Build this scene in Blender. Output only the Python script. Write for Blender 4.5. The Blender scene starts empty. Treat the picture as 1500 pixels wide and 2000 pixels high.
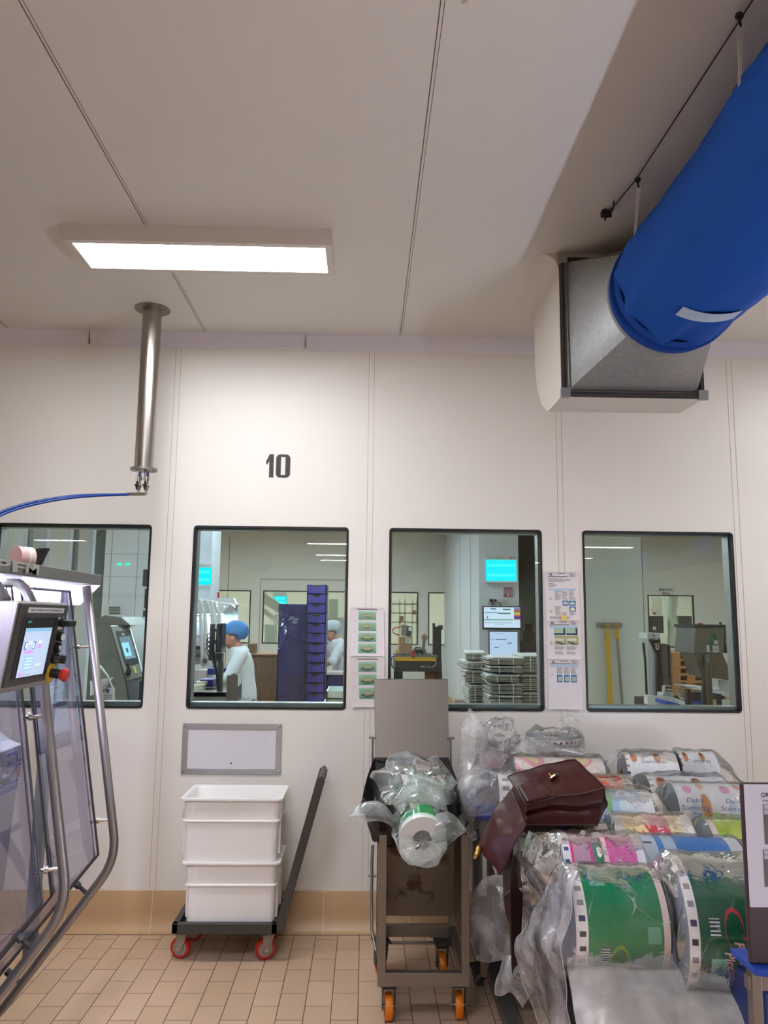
import bpy, math, random
from mathutils import Vector, Matrix, noise
random.seed(7)
PI = math.pi
V = Vector
scene = bpy.context.scene
COL = scene.collection

# ------------------------------------------------------------------ camera
F_PX, YAW, PITCH, ROLL, CAM_D, CAM_H, CEIL = 1495.8, 0.0225, 0.13756, 0.01069, 4.61, 1.75, 3.50
_f = V((math.sin(YAW) * math.cos(PITCH), math.cos(YAW) * math.cos(PITCH), math.sin(PITCH)))
_r = V((math.cos(YAW), -math.sin(YAW), 0))
_u = _r.cross(_f)
_r2 = _r * math.cos(ROLL) + _u * math.sin(ROLL)
_u2 = _u * math.cos(ROLL) - _r * math.sin(ROLL)
CAM = V((0, -CAM_D, CAM_H))
cam_data = bpy.data.cameras.new('camera')
cam = bpy.data.objects.new('camera', cam_data)
COL.objects.link(cam)
cam.matrix_world = Matrix(((_r2.x, _u2.x, -_f.x, CAM.x), (_r2.y, _u2.y, -_f.y, CAM.y), (_r2.z, _u2.z, -_f.z, CAM.z), (0, 0, 0, 1)))
cam_data.sensor_fit = 'VERTICAL'
cam_data.sensor_height = 24.0
cam_data.lens = F_PX / 2000 * 24.0
cam_data.clip_start = 0.05
cam_data.clip_end = 200
scene.camera = cam


def at(x, y, Y=None, Z=None, X=None):
    """world point seen at photo pixel (x, y) on the plane Y=, Z= or X="""
    d = _f + _r2 * ((x - 750) / F_PX) - _u2 * ((y - 1000) / F_PX)
    if Y is not None:
        t = (Y + CAM_D) / d.y
    elif Z is not None:
        t = (Z - CAM_H) / d.z
    else:
        t = X / d.x
    return CAM + d * t


# ------------------------------------------------------------------ view / world / exposure
scene.view_settings.view_transform = 'Standard'
scene.view_settings.look = 'None'
scene.view_settings.gamma = 1
scene.view_settings.use_curve_mapping = False
scene.view_settings.exposure = 0.80
LAMP = 26.0            # ceiling panels of this room
LAMP_FAR = 48.0        # ceiling panels of the next room
LED = 110.0              # lamp inside the packaging machine
LED_SIDE = 90.0        # bluish worklight on the right, out of frame
try:
    scene.cycles.transparent_max_bounces = 28
    scene.cycles.max_bounces = 10
    scene.cycles.diffuse_bounces = 5
    scene.cycles.glossy_bounces = 4
    scene.cycles.sample_clamp_indirect = 6
    scene.cycles.caustics_reflective = False
    scene.cycles.caustics_refractive = False
except Exception:
    pass
world = bpy.data.worlds.new('world')
scene.world = world
world.use_nodes = True
world.node_tree.nodes['Background'].inputs[0].default_value = (0.8, 0.85, 0.9, 1)
world.node_tree.nodes['Background'].inputs[1].default_value = 0.05


# ------------------------------------------------------------------ colours / materials
def C(h):
    h = h.lstrip('#')
    c = [int(h[i:i + 2], 16) / 255 for i in (0, 2, 4)]
    return tuple((x / 12.92 if x <= 0.04045 else ((x + 0.055) / 1.055) ** 2.4) for x in c)


def new_mat(name):
    m = bpy.data.materials.new(name)
    m.use_nodes = True
    nt = m.node_tree
    for n in list(nt.nodes):
        nt.nodes.remove(n)
    out = nt.nodes.new('ShaderNodeOutputMaterial')
    return m, nt, out


def pbr(name, col, rough=0.5, metal=0.0, var=0.0, vscale=8.0, bump=0.0, bscale=60.0, coat=0.0, spec=0.5, attr=None, emit=0.0, stretch=(1, 1, 1), stain=None, trans=0.0, sss=0.0):
    """procedural principled material: optional noise tint, bump, stains; attr = colour attribute name"""
    m, nt, out = new_mat(name)
    N, L = nt.nodes.new, nt.links.new
    b = N('ShaderNodeBsdfPrincipled')
    L(b.outputs[0], out.inputs[0])
    c = C(col) if isinstance(col, str) else col
    b.inputs['Base Color'].default_value = (*c, 1)
    b.inputs['Roughness'].default_value = rough
    b.inputs['Metallic'].default_value = metal
    b.inputs['Specular IOR Level'].default_value = spec
    b.inputs['Coat Weight'].default_value = coat
    b.inputs['Coat Roughness'].default_value = 0.06
    b.inputs['Transmission Weight'].default_value = trans
    tc = N('ShaderNodeTexCoord')
    mp = N('ShaderNodeMapping')
    mp.inputs['Scale'].default_value = stretch
    L(tc.outputs['Object'], mp.inputs[0])
    src = None
    if attr:
        a = N('ShaderNodeAttribute')
        a.attribute_name = attr
        src = a.outputs['Color']
    if var > 0:
        n = N('ShaderNodeTexNoise')
        n.inputs['Scale'].default_value = vscale
        n.inputs['Detail'].default_value = 5
        L(mp.outputs[0], n.inputs['Vector'])
        mr = N('ShaderNodeMapRange')
        mr.inputs[3].default_value = 1 - var
        mr.inputs[4].default_value = 1 + var
        L(n.outputs['Fac'], mr.inputs[0])
        vm = N('ShaderNodeVectorMath')
        vm.operation = 'SCALE'
        if src:
            L(src, vm.inputs[0])
        else:
            vm.inputs[0].default_value = c
        L(mr.outputs[0], vm.inputs['Scale'])
        src = vm.outputs[0]
        rr = N('ShaderNodeMapRange')
        rr.inputs[3].default_value = max(0, rough - 0.08)
        rr.inputs[4].default_value = min(1, rough + 0.08)
        L(n.outputs['Fac'], rr.inputs[0])
        L(rr.outputs[0], b.inputs['Roughness'])
    if stain:
        sc, lo, hi, scol = stain
        n2 = N('ShaderNodeTexNoise')
        n2.inputs['Scale'].default_value = sc
        n2.inputs['Detail'].default_value = 7
        n2.inputs['Roughness'].default_value = 0.62
        L(tc.outputs['Object'], n2.inputs['Vector'])
        mr2 = N('ShaderNodeMapRange')
        mr2.inputs[1].default_value = lo
        mr2.inputs[2].default_value = hi
        L(n2.outputs['Fac'], mr2.inputs[0])
        mx = N('ShaderNodeMix')
        mx.data_type = 'RGBA'
        L(mr2.outputs[0], mx.inputs[0])
        if src:
            L(src, mx.inputs[6])
        else:
            mx.inputs[6].default_value = (*c, 1)
        mx.inputs[7].default_value = (*C(scol), 1)
        src = mx.outputs[2]
    if src:
        L(src, b.inputs['Base Color'])
    if emit > 0:
        b.inputs['Emission Strength'].default_value = emit
        if src:
            L(src, b.inputs['Emission Color'])
        else:
            b.inputs['Emission Color'].default_value = (*c, 1)
    if bump > 0:
        n3 = N('ShaderNodeTexNoise')
        n3.inputs['Scale'].default_value = bscale
        n3.inputs['Detail'].default_value = 4
        L(mp.outputs[0], n3.inputs['Vector'])
        bp = N('ShaderNodeBump')
        bp.inputs['Strength'].default_value = bump
        bp.inputs['Distance'].default_value = 0.01
        L(n3.outputs['Fac'], bp.inputs['Height'])
        L(bp.outputs[0], b.inputs['Normal'])
    return m


def emis(name, col, strength):
    m, nt, out = new_mat(name)
    e = nt.nodes.new('ShaderNodeEmission')
    e.inputs[0].default_value = (*(C(col) if isinstance(col, str) else col), 1)
    e.inputs[1].default_value = strength
    nt.links.new(e.outputs[0], out.inputs[0])
    return m


def clear(name, tint, refl=1.0, rough=0.0, body=0.0, bodycol='#ffffff', bump=0.0, bscale=40.0, ior=1.5, crease=0.0, lines=9.0, linefac=1.0):
    """thin clear sheet: transparent + fresnel reflection (+ a little white haze of the sheet itself)"""
    m, nt, out = new_mat(name)
    N, L = nt.nodes.new, nt.links.new
    tr = N('ShaderNodeBsdfTransparent')
    tr.inputs[0].default_value = (*(C(tint) if isinstance(tint, str) else tint), 1)
    gl = N('ShaderNodeBsdfGlossy')
    gl.inputs['Roughness'].default_value = rough
    fr = N('ShaderNodeFresnel')
    fr.inputs[0].default_value = ior
    mu = N('ShaderNodeMath')
    mu.operation = 'MULTIPLY'
    mu.use_clamp = True
    mu.inputs[1].default_value = refl
    L(fr.outputs[0], mu.inputs[0])
    base = tr.outputs[0]
    tc = N('ShaderNodeTexCoord')
    if body > 0:
        df = N('ShaderNodeBsdfDiffuse')
        df.inputs[0].default_value = (*C(bodycol), 1)
        tl = N('ShaderNodeBsdfTranslucent')
        tl.inputs[0].default_value = (*C(bodycol), 1)
        ad = N('ShaderNodeMixShader')
        ad.inputs[0].default_value = 0.45
        L(df.outputs[0], ad.inputs[1])
        L(tl.outputs[0], ad.inputs[2])
        mb = N('ShaderNodeMixShader')
        mb.inputs[0].default_value = body
        if crease > 0:
            v = N('ShaderNodeTexNoise')
            v.inputs['Scale'].default_value = 9
            v.inputs['Detail'].default_value = 6
            L(tc.outputs['Object'], v.inputs['Vector'])
            mr = N('ShaderNodeMapRange')
            mr.inputs[1].default_value = 0.35
            mr.inputs[2].default_value = 0.7
            mr.inputs[3].default_value = body * (1 - crease)
            mr.inputs[4].default_value = min(1, body * (1 + crease))
            L(v.outputs['Fac'], mr.inputs[0])
            # white stress creases that also paint in crinkle highlights: thin lines along cell edges
            wn = N('ShaderNodeTexNoise')
            wn.inputs['Scale'].default_value = 5
            wn.inputs['Detail'].default_value = 3
            L(tc.outputs['Object'], wn.inputs['Vector'])
            ad2 = N('ShaderNodeVectorMath')
            ad2.operation = 'MULTIPLY_ADD'
            ad2.inputs[1].default_value = (0.16, 0.16, 0.16)
            L(wn.outputs['Color'], ad2.inputs[0])
            L(tc.outputs['Object'], ad2.inputs[2])
            vo = N('ShaderNodeTexVoronoi')
            vo.feature = 'DISTANCE_TO_EDGE'
            vo.inputs['Scale'].default_value = lines
            L(ad2.outputs[0], vo.inputs['Vector'])
            ml = N('ShaderNodeMapRange')
            ml.inputs[1].default_value = 0.0
            ml.inputs[2].default_value = 0.022
            ml.inputs[3].default_value = linefac
            ml.inputs[4].default_value = 0.0
            L(vo.outputs['Distance'], ml.inputs[0])
            mm = N('ShaderNodeMath')
            mm.operation = 'MULTIPLY'
            L(ml.outputs[0], mm.inputs[0])
            mk = N('ShaderNodeMapRange')
            mk.inputs[1].default_value = 0.50
            mk.inputs[2].default_value = 0.68
            L(v.outputs['Fac'], mk.inputs[0])
            L(mk.outputs[0], mm.inputs[1])
            sm = N('ShaderNodeMath')
            sm.operation = 'ADD'
            sm.use_clamp = True
            L(mr.outputs[0], sm.inputs[0])
            L(mm.outputs[0], sm.inputs[1])
            L(sm.outputs[0], mb.inputs[0])
        L(base, mb.inputs[1])
        L(ad.outputs[0], mb.inputs[2])
        base = mb.outputs[0]
    mx = N('ShaderNodeMixShader')
    L(mu.outputs[0], mx.inputs[0])
    L(base, mx.inputs[1])
    L(gl.outputs[0], mx.inputs[2])
    if bump > 0:
        nz = N('ShaderNodeTexNoise')
        nz.inputs['Scale'].default_value = bscale
        nz.inputs['Detail'].default_value = 3
        nz.inputs['Distortion'].default_value = 1.5
        L(tc.outputs['Object'], nz.inputs['Vector'])
        bp = N('ShaderNodeBump')
        bp.inputs['Strength'].default_value = bump
        bp.inputs['Distance'].default_value = 0.02
        L(nz.outputs['Fac'], bp.inputs['Height'])
        L(bp.outputs[0], gl.inputs['Normal'])
        L(bp.outputs[0], fr.inputs['Normal'])
    L(mx.outputs[0], out.inputs[0])
    return m


def tile_mat():
    m, nt, out = new_mat('terracotta_floor_tiles')
    N, L = nt.nodes.new, nt.links.new
    tc = N('ShaderNodeTexCoord')
    mp = N('ShaderNodeMapping')
    mp.inputs['Rotation'].default_value = (0, 0, PI / 2)
    mp.inputs['Location'].default_value = (0.0, 0.0095, 0)
    L(tc.outputs['Object'], mp.inputs[0])
    br = N('ShaderNodeTexBrick')
    br.offset = 0.5
    br.squash = 1
    br.inputs['Scale'].default_value = 1
    br.inputs['Mortar Size'].default_value = 0.0022
    br.inputs['Mortar Smooth'].default_value = 0.2
    br.inputs['Brick Width'].default_value = 0.243
    br.inputs['Row Height'].default_value = 0.1205
    br.inputs['Color1'].default_value = (*C('#cdb193'), 1)
    br.inputs['Color2'].default_value = (*C('#c3a688'), 1)
    br.inputs['Mortar'].default_value = (*C('#5a4434'), 1)
    L(mp.outputs[0], br.inputs['Vector'])
    nz = N('ShaderNodeTexNoise')
    nz.inputs['Scale'].default_value = 5
    nz.inputs['Detail'].default_value = 6
    L(tc.outputs['Object'], nz.inputs['Vector'])
    mr = N('ShaderNodeMapRange')
    mr.inputs[3].default_value = 0.9
    mr.inputs[4].default_value = 1.1
    L(nz.outputs['Fac'], mr.inputs[0])
    vm = N('ShaderNodeVectorMath')
    vm.operation = 'SCALE'
    L(br.outputs['Color'], vm.inputs[0])
    L(mr.outputs[0], vm.inputs['Scale'])
    b = N('ShaderNodeBsdfPrincipled')
    b.inputs['Roughness'].default_value = 0.38
    L(vm.outputs[0], b.inputs['Base Color'])
    bp = N('ShaderNodeBump')
    bp.inputs['Strength'].default_value = 0.5
    bp.inputs['Distance'].default_value = 0.003
    bp.invert = True
    L(br.outputs['Fac'], bp.inputs['Height'])
    L(bp.outputs[0], b.inputs['Normal'])
    L(b.outputs[0], out.inputs[0])
    return m


M = {}
M['wall'] = pbr('cream_wall_panel', '#e9e6df', 0.42, var=0.02, vscale=1.2)
M['wall_far'] = pbr('far_room_wall_panel', '#d9d8d0', 0.45, var=0.02, vscale=1.0)
M['wall_pale'] = pbr('pale_green_grey_wall', '#ccd6d2', 0.4, var=0.02, vscale=1.0)
M['column'] = pbr('bluish_white_column', '#d3dbe4', 0.4, var=0.02, vscale=1.0)
M['ceiling'] = pbr('ceiling_panel', '#e0ddd6', 0.5, var=0.03, vscale=0.9)
M['cove'] = pbr('grey_cove_strip', '#e6e4ec', 0.45, var=0.04, vscale=2)
M['joint'] = pbr('sealant_joint', '#b9aa99', 0.6)
M['jointdark'] = pbr('dark_ceiling_joint', '#6d6052', 0.7, var=0.3, vscale=14)
M['floor'] = tile_mat()
M['base'] = pbr('ochre_glazed_skirting', '#c2a27a', 0.32, var=0.06, vscale=4, stain=(6.5, 0.70, 0.80, '#4b3a25'))
M['grout'] = pbr('pale_grout', '#d8ccb4', 0.8)
M['seal'] = pbr('black_rubber_seal', '#0c0c0d', 0.45)
M['alu'] = pbr('aluminium_profile', '#b9babb', 0.38, 0.75, var=0.05, vscale=10, stretch=(1, 1, 8))
M['glass'] = clear('window_glass', '#dfe9e8', refl=0.9, ior=1.5)
M['panelwhite'] = pbr('white_hatch_panel', '#dcdbe2', 0.3, var=0.02)
M['lamp'] = emis('lamp_diffuser', '#fbfbff', LAMP)
M['lampfar'] = emis('far_lamp_diffuser', '#f4f8ff', LAMP_FAR)
M['lampend'] = emis('end_room_lamp_diffuser', '#fffdf6', LAMP_FAR * 1.1)
M['glassfar'] = clear('far_window_glass', '#f3f7f6', refl=0.6, ior=1.5)
M['whitepaint'] = pbr('white_painted_metal', '#dcd6cd', 0.45, var=0.02)
M['steel'] = pbr('brushed_stainless', '#928e8a', 0.40, 0.85, var=0.08, vscale=9, stretch=(5, 5, 0.5), bump=0.02, bscale=90)
M['steelcart'] = pbr('dull_stainless_cart', '#857a6e', 0.42, 0.75, var=0.12, vscale=6, bump=0.03, bscale=60)
M['steelstain'] = pbr('stained_stainless_sheet', '#85796c', 0.42, 0.7, var=0.1, vscale=5, stain=(7.0, 0.54, 0.62, '#574635'))
M['steellid'] = pbr('satin_stainless_lid', '#847c75', 0.4, 0.75, var=0.05, vscale=5, bump=0.02, bscale=70)
M['chrome'] = pbr('bright_steel', '#c8c6c2', 0.16, 1.0)
M['darkmetal'] = pbr('dark_grey_metal', '#4a4947', 0.42, 0.6, var=0.15, vscale=10, bump=0.04, bscale=50)
M['galv'] = pbr('galvanised_sheet', '#9fa2a2', 0.45, 0.55, var=0.28, vscale=55, bump=0.05, bscale=45)
M['blackplastic'] = pbr('black_plastic', '#111113', 0.4)
M['duct'] = pbr('blue_duct_fabric', '#184ea4', 0.85, var=0.10, vscale=3.0, bump=0.12, bscale=22, spec=0.2)
M['ductband'] = pbr('blue_duct_band', '#164292', 0.8, var=0.05, spec=0.2)
M['hose'] = pbr('blue_air_hose', '#0e3b8c', 0.35)
M['strap'] = pbr('white_strap', '#d9d5cc', 0.8)
M['rope'] = pbr('dark_wire_rope', '#3a332c', 0.6, 0.5)
M['print'] = pbr('printed_surface', '#ffffff', 0.55, attr='print')
M['film'] = pbr('printed_film', '#ffffff', 0.22, attr='print', coat=0.6, bump=0.04, bscale=14, stretch=(0.3, 6, 6))
M['screen'] = pbr('lit_screen', '#ffffff', 0.25, attr='print', emit=0.55)
M['binwhite'] = pbr('white_hdpe', '#f2f1ee', 0.38, var=0.03, vscale=4, sss=0.1, stain=(5.0, 0.66, 0.85, '#d9cfc8'))
M['red'] = pbr('red_polyurethane', '#b3251c', 0.4)
M['orange'] = pbr('orange_polyurethane', '#e07a0c', 0.4, var=0.06)
M['hubgrey'] = pbr('grey_wheel_hub', '#9a9186', 0.45, 0.3)
M['blackbag'] = pbr('black_bin_liner', '#0b0b0d', 0.28, bump=0.5, bscale=18)
M['leather'] = pbr('oxblood_leather', '#3a0f0a', 0.42, var=0.25, vscale=5, bump=0.18, bscale=26, spec=0.3)
M['leatherdark'] = pbr('dark_brown_strap_leather', '#2a1410', 0.5, var=0.15, vscale=12)
M['gold'] = pbr('gold_hardware', '#d9b25c', 0.22, 1.0)
M['wrap'] = clear('clear_plastic_wrap', '#fdfdfd', refl=0.7, rough=0.08, body=0.05, bodycol='#ffffff', bump=0.20, bscale=16, ior=1.45, crease=0.8, lines=8, linefac=0.6)
M['bag'] = clear('clear_polythene_bag', '#fcfdfd', refl=0.8, rough=0.08, body=0.36, bodycol='#ffffff', bump=0.18, bscale=14, ior=1.45, crease=0.7, lines=9, linefac=0.8)
M['baggreen'] = clear('clear_greenish_bag', '#f6fbf9', refl=0.7, rough=0.08, body=0.36, bodycol='#f4fcf9', bump=0.15, bscale=14, ior=1.45, crease=0.6, lines=9, linefac=0.8)
M['frost'] = clear('milky_polythene', '#f6f2ee', refl=0.8, rough=0.22, body=0.78, bodycol='#fbf6ef', bump=0.35, bscale=9, crease=0.3, linefac=0.12)
M['door'] = clear('clear_polycarbonate', '#e9e9f4', refl=0.22, body=0.05, bodycol='#d2d1f0', ior=1.5)
M['hem'] = clear('folded_film_edge', '#ffffff', refl=1.0, rough=0.15, body=0.6, bodycol='#ffffff')
M['core'] = pbr('cardboard_core', '#8c6f55', 0.8)
M['rollend'] = pbr('grey_roll_end', '#7f868c', 0.45, var=0.1, vscale=30)
M['rollwhite'] = pbr('white_roll_end', '#e4e6df', 0.4)
M['bluep'] = pbr('royal_blue_plastic', '#173d96', 0.4)
M['bluecrate'] = pbr('violet_blue_crate_plastic', '#3a3a8c', 0.4)
M['bluecrated'] = pbr('dark_blue_crate_plastic', '#1e2070', 0.35)
M['crateface'] = pbr('dark_crate_opening', '#3c3d3a', 0.7)
M['mint'] = pbr('pale_mint_crate_plastic', '#cfdcd9', 0.4)
M['cardboard'] = pbr('brown_cardboard', '#7b614b', 0.85, var=0.15, vscale=9)
M['carton'] = pbr('kraft_carton', '#a5876b', 0.8, var=0.05)
M['sheet'] = pbr('white_top_cardboard', '#e3e7ea', 0.6)
M['sheetedge'] = pbr('grey_cardboard_edge', '#b3b2ac', 0.8, var=0.1, vscale=30)
M['yellow'] = pbr('yellow_painted', '#c9a21d', 0.45)
M['machdark'] = pbr('black_machine_paint', '#1d2024', 0.45)
M['machgrey'] = pbr('grey_machine_steel', '#7d8280', 0.35, 0.6, var=0.08, vscale=5)
M['machwhite'] = pbr('white_machine_cover', '#d8dcdc', 0.4)
M['skin'] = pbr('skin', '#c58f78', 0.5)
M['coat'] = pbr('white_lab_coat', '#dfe6ee', 0.8, bump=0.25, bscale=9)
M['capblue'] = pbr('blue_hair_net', '#4f86c4', 0.75, bump=0.5, bscale=28)
M['capgrey'] = pbr('pale_grey_hair_net', '#b7c4cb', 0.75, bump=0.5, bscale=28)
M['trouser'] = pbr('white_trousers', '#d5dade', 0.8)
M['shoe'] = pbr('white_clog', '#cfd2d2', 0.5)
M['hair'] = pbr('brown_hair', '#4a3325', 0.6)
M['wood'] = pbr('pallet_wood', '#b98a5c', 0.75, var=0.15, vscale=7, stretch=(1, 8, 8))
M['ledtube'] = emis('machine_led', '#e6e6ff', LED)
M['cyan'] = emis('fly_lamp_tube_light', '#30f0ff', 2.2)
M['cyanback'] = emis('fly_lamp_glow_board', '#10e0f0', 1.1)
M['greenreflection'] = emis('green_reflection_glow', '#20f0a0', 1.5)  # glow for the green reflections, no lamp hangs there
M['purple'] = pbr('dark_aubergine_board', '#3b2b2f', 0.4)
M['hoodinner'] = pbr('white_hood_lining', '#e9e8f2', 0.4)


# ------------------------------------------------------------------ mesh builder
class MB:
    def __init__(self):
        self.v, self.f, self.mi, self.c = [], [], [], []
        self.col = (0.8, 0.8, 0.8)
        self.m = 0

    def add(self, vs, fs, m=None, col=None, cols=None):
        o = len(self.v)
        self.v += [V(p) for p in vs]
        for i, f in enumerate(fs):
            self.f.append([o + k for k in f])
            self.mi.append(self.m if m is None else m)
            cc = cols[i] if cols else (col if col is not None else self.col)
            self.c.append(C(cc) if isinstance(cc, str) else cc)
        return self

    def box(self, x0, x1, y0, y1, z0, z1, m=None, col=None):
        p = [(x, y, z) for z in (z0, z1) for y in (y0, y1) for x in (x0, x1)]
        return self.add(p, [(0, 2, 3, 1), (4, 5, 7, 6), (0, 1, 5, 4), (2, 6, 7, 3), (0, 4, 6, 2), (1, 3, 7, 5)], m, col)

    def obox(self, c, ax, ay, az, m=None, col=None):
        """box from a centre and three half-axis vectors"""
        c, ax, ay, az = V(c), V(ax), V(ay), V(az)
        p = [c + ax * i + ay * j + az * k for k in (-1, 1) for j in (-1, 1) for i in (-1, 1)]
        return self.add(p, [(0, 2, 3, 1), (4, 5, 7, 6), (0, 1, 5, 4), (2, 6, 7, 3), (0, 4, 6, 2), (1, 3, 7, 5)], m, col)

    def beam(self, p0, p1, w, h, up=(0, 0, 1), m=None, col=None):
        p0, p1, up = V(p0), V(p1), V(up)
        d = p1 - p0
        n = d.normalized()
        s = n.cross(up)
        if s.length < 1e-4:
            s = n.cross(V((0, 1, 0)))
        s.normalize()
        t = s.cross(n)
        return self.obox((p0 + p1) / 2, d / 2, s * w / 2, t * h / 2, m, col)

    def frame(self, d):
        n = V(d).normalized()
        a = V((0, 0, 1)) if abs(n.z) < 0.9 else V((1, 0, 0))
        s = n.cross(a).normalized()
        return n, s, s.cross(n)

    def cyl(self, p0, p1, r0, r1=None, n=24, caps=True, m=None, col=None):
        p0, p1 = V(p0), V(p1)
        r1 = r0 if r1 is None else r1
        d, s, t = self.frame(p1 - p0)
        vs = []
        for p, r in ((p0, r0), (p1, r1)):
            for i in range(n):
                a = 2 * PI * i / n
                vs.append(p + s * math.cos(a) * r + t * math.sin(a) * r)
        fs = [(i, (i + 1) % n, n + (i + 1) % n, n + i) for i in range(n)]
        if caps:
            fs += [tuple(range(n - 1, -1, -1)), tuple(range(n, 2 * n))]
        return self.add(vs, fs, m, col)

    def ring(self, p0, p1, ro, ri, n=32, m=None, col=None):
        """hollow cylinder"""
        p0, p1 = V(p0), V(p1)
        d, s, t = self.frame(p1 - p0)
        vs = []
        for p, r in ((p0, ro), (p1, ro), (p1, ri), (p0, ri)):
            for i in range(n):
                a = 2 * PI * i / n
                vs.append(p + s * math.cos(a) * r + t * math.sin(a) * r)
        fs = []
        for k in range(4):
            for i in range(n):
                j = (i + 1) % n
                fs.append((k * n + i, k * n + j, ((k + 1) % 4) * n + j, ((k + 1) % 4) * n + i))
        return self.add(vs, fs, m, col)

    def tube(self, pts, r, n=10, caps=True, m=None, col=None):
        pts = [V(p) for p in pts]
        k = len(pts)
        rs = r if isinstance(r, (list, tuple)) else [r] * k
        vs = []
        s = None
        for i, p in enumerate(pts):
            d = (pts[min(i + 1, k - 1)] - pts[max(i - 1, 0)]).normalized()
            if s is None:
                a = V((0, 0, 1)) if abs(d.z) < 0.9 else V((1, 0, 0))
                s = d.cross(a).normalized()
            else:
                s = (s - d * s.dot(d)).normalized()
            t = d.cross(s)
            for j in range(n):
                a = 2 * PI * j / n
                vs.append(p + (s * math.cos(a) + t * math.sin(a)) * rs[i])
        fs = []
        for i in range(k - 1):
            for j in range(n):
                fs.append((i * n + j, i * n + (j + 1) % n, (i + 1) * n + (j + 1) % n, (i + 1) * n + j))
        if caps:
            fs += [tuple(range(n - 1, -1, -1)), tuple((k - 1) * n + j for j in range(n))]
        return self.add(vs, fs, m, col)

    def prism(self, poly, ext, m=None, col=None):
        """closed 3D polygon extruded by vector ext"""
        poly = [V(p) for p in poly]
        ext = V(ext)
        n = len(poly)
        vs = poly + [p + ext for p in poly]
        fs = [tuple(range(n - 1, -1, -1)), tuple(range(n, 2 * n))] + [(i, (i + 1) % n, n + (i + 1) % n, n + i) for i in range(n)]
        return self.add(vs, fs, m, col)

    def grid(self, nu, nv, fn, m=None, col=None, closed=False, paint=None):
        """fn(u, v) -> point; paint(u, v) -> colour"""
        vs = [fn(i / nu, j / nv) for j in range(nv + 1) for i in range(nu + (0 if closed else 1))]
        w = nu if closed else nu + 1
        fs, cols = [], []
        for j in range(nv):
            for i in range(nu):
                a, b = i, (i + 1) % w
                fs.append((j * w + a, j * w + b, (j + 1) * w + b, (j + 1) * w + a))
                if paint:
                    cols.append(paint((i + 0.5) / nu, (j + 0.5) / nv))
        return self.add(vs, fs, m, col, cols if paint else None)

    def sphere(self, c, r, n=16, m=None, col=None, sc=(1, 1, 1), fn=None):
        c = V(c)
        vs = []
        h = n // 2
        for j in range(h + 1):
            for i in range(n):
                a, b = 2 * PI * i / n, PI * j / h
                q = V((math.sin(b) * math.cos(a) * sc[0], math.sin(b) * math.sin(a) * sc[1], math.cos(b) * sc[2])) * r
                if fn:
                    q = fn(q)
                vs.append(c + q)
        fs = [(j * n + i, (j + 1) * n + i, (j + 1) * n + (i + 1) % n, j * n + (i + 1) % n) for j in range(h) for i in range(n)]
        return self.add(vs, fs, m, col)

    def quad(self, a, b, c, d, m=None, col=None):
        return self.add([a, b, c, d], [(0, 1, 2, 3)], m, col)


ORG = {}


def build(name, mb, mats, parent=None, smooth=None, bevel=0.0, seg=2, weld=False, solid=0.0, sub=0, remesh=0.0, smoothit=0):
    """one mesh object from a builder (points in world space)"""
    org = ORG.get(parent.name, V((0, 0, 0))) if parent else V((0, 0, 0))
    me = bpy.data.meshes.new(name)
    me.from_pydata([tuple(p - org) for p in mb.v], [], mb.f)
    mats = mats if isinstance(mats, (list, tuple)) else [mats]
    for m in mats:
        me.materials.append(M[m] if isinstance(m, str) else m)
    if len(mats) > 1:
        me.polygons.foreach_set('material_index', mb.mi)
    at_ = me.color_attributes.new('print', 'FLOAT_COLOR', 'CORNER')
    buf = []
    for f, c in zip(mb.f, mb.c):
        buf += [c[0], c[1], c[2], 1.0] * len(f)
    at_.data.foreach_set('color', buf)
    me.update()
    o = bpy.data.objects.new(name, me)
    COL.objects.link(o)
    if parent:
        o.parent = parent
    ORG[o.name] = org
    if weld or bevel or remesh or smooth is not None:
        import bmesh
        bm = bmesh.new()
        bm.from_mesh(me)
        if weld:
            bmesh.ops.remove_doubles(bm, verts=bm.verts, dist=1e-5)
        bmesh.ops.recalc_face_normals(bm, faces=bm.faces)
        bm.to_mesh(me)
        bm.free()
    if smooth is not None:
        me.polygons.foreach_set('use_smooth', [True] * len(me.polygons))
        if smooth < 180:
            me.set_sharp_from_angle(angle=math.radians(smooth))
    if solid:
        md = o.modifiers.new('thick', 'SOLIDIFY')
        md.thickness = solid
        md.offset = 0
    if remesh:
        md = o.modifiers.new('skin', 'REMESH')
        md.mode = 'VOXEL'
        md.voxel_size = remesh
        md.use_smooth_shade = True
        if smoothit:
            md = o.modifiers.new('relax', 'SMOOTH')
            md.iterations = smoothit
            md.factor = 0.5
    if bevel:
        md = o.modifiers.new('bevel', 'BEVEL')
        md.width = bevel
        md.segments = seg
        md.limit_method = 'ANGLE'
        md.angle_limit = math.radians(40)
    if sub:
        md = o.modifiers.new('sub', 'SUBSURF')
        md.levels = sub
        md.render_levels = sub
    return o


def tag(o, label, cat, group=None, kind=None):
    o['label'] = label
    o['category'] = cat
    if group:
        o['group'] = group
    if kind:
        o['kind'] = kind
    return o


def thing(name, label, cat, loc=(0, 0, 0), group=None):
    o = bpy.data.objects.new(name, None)
    o.empty_display_size = 0.05
    COL.objects.link(o)
    o.location = loc
    ORG[o.name] = V(loc)
    return tag(o, label, cat, group)


def struct(name, mb, mats, parent=None, **k):
    o = build(name, mb, mats, parent, **k)
    if parent is None:
        o['kind'] = 'structure'
    return o


def copy_tree(o, parent=None):
    c = o.copy()
    COL.objects.link(c)
    if parent:
        c.parent = parent
    for ch in list(o.children):
        copy_tree(ch, c)
    return c


_font_cache = {}


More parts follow.
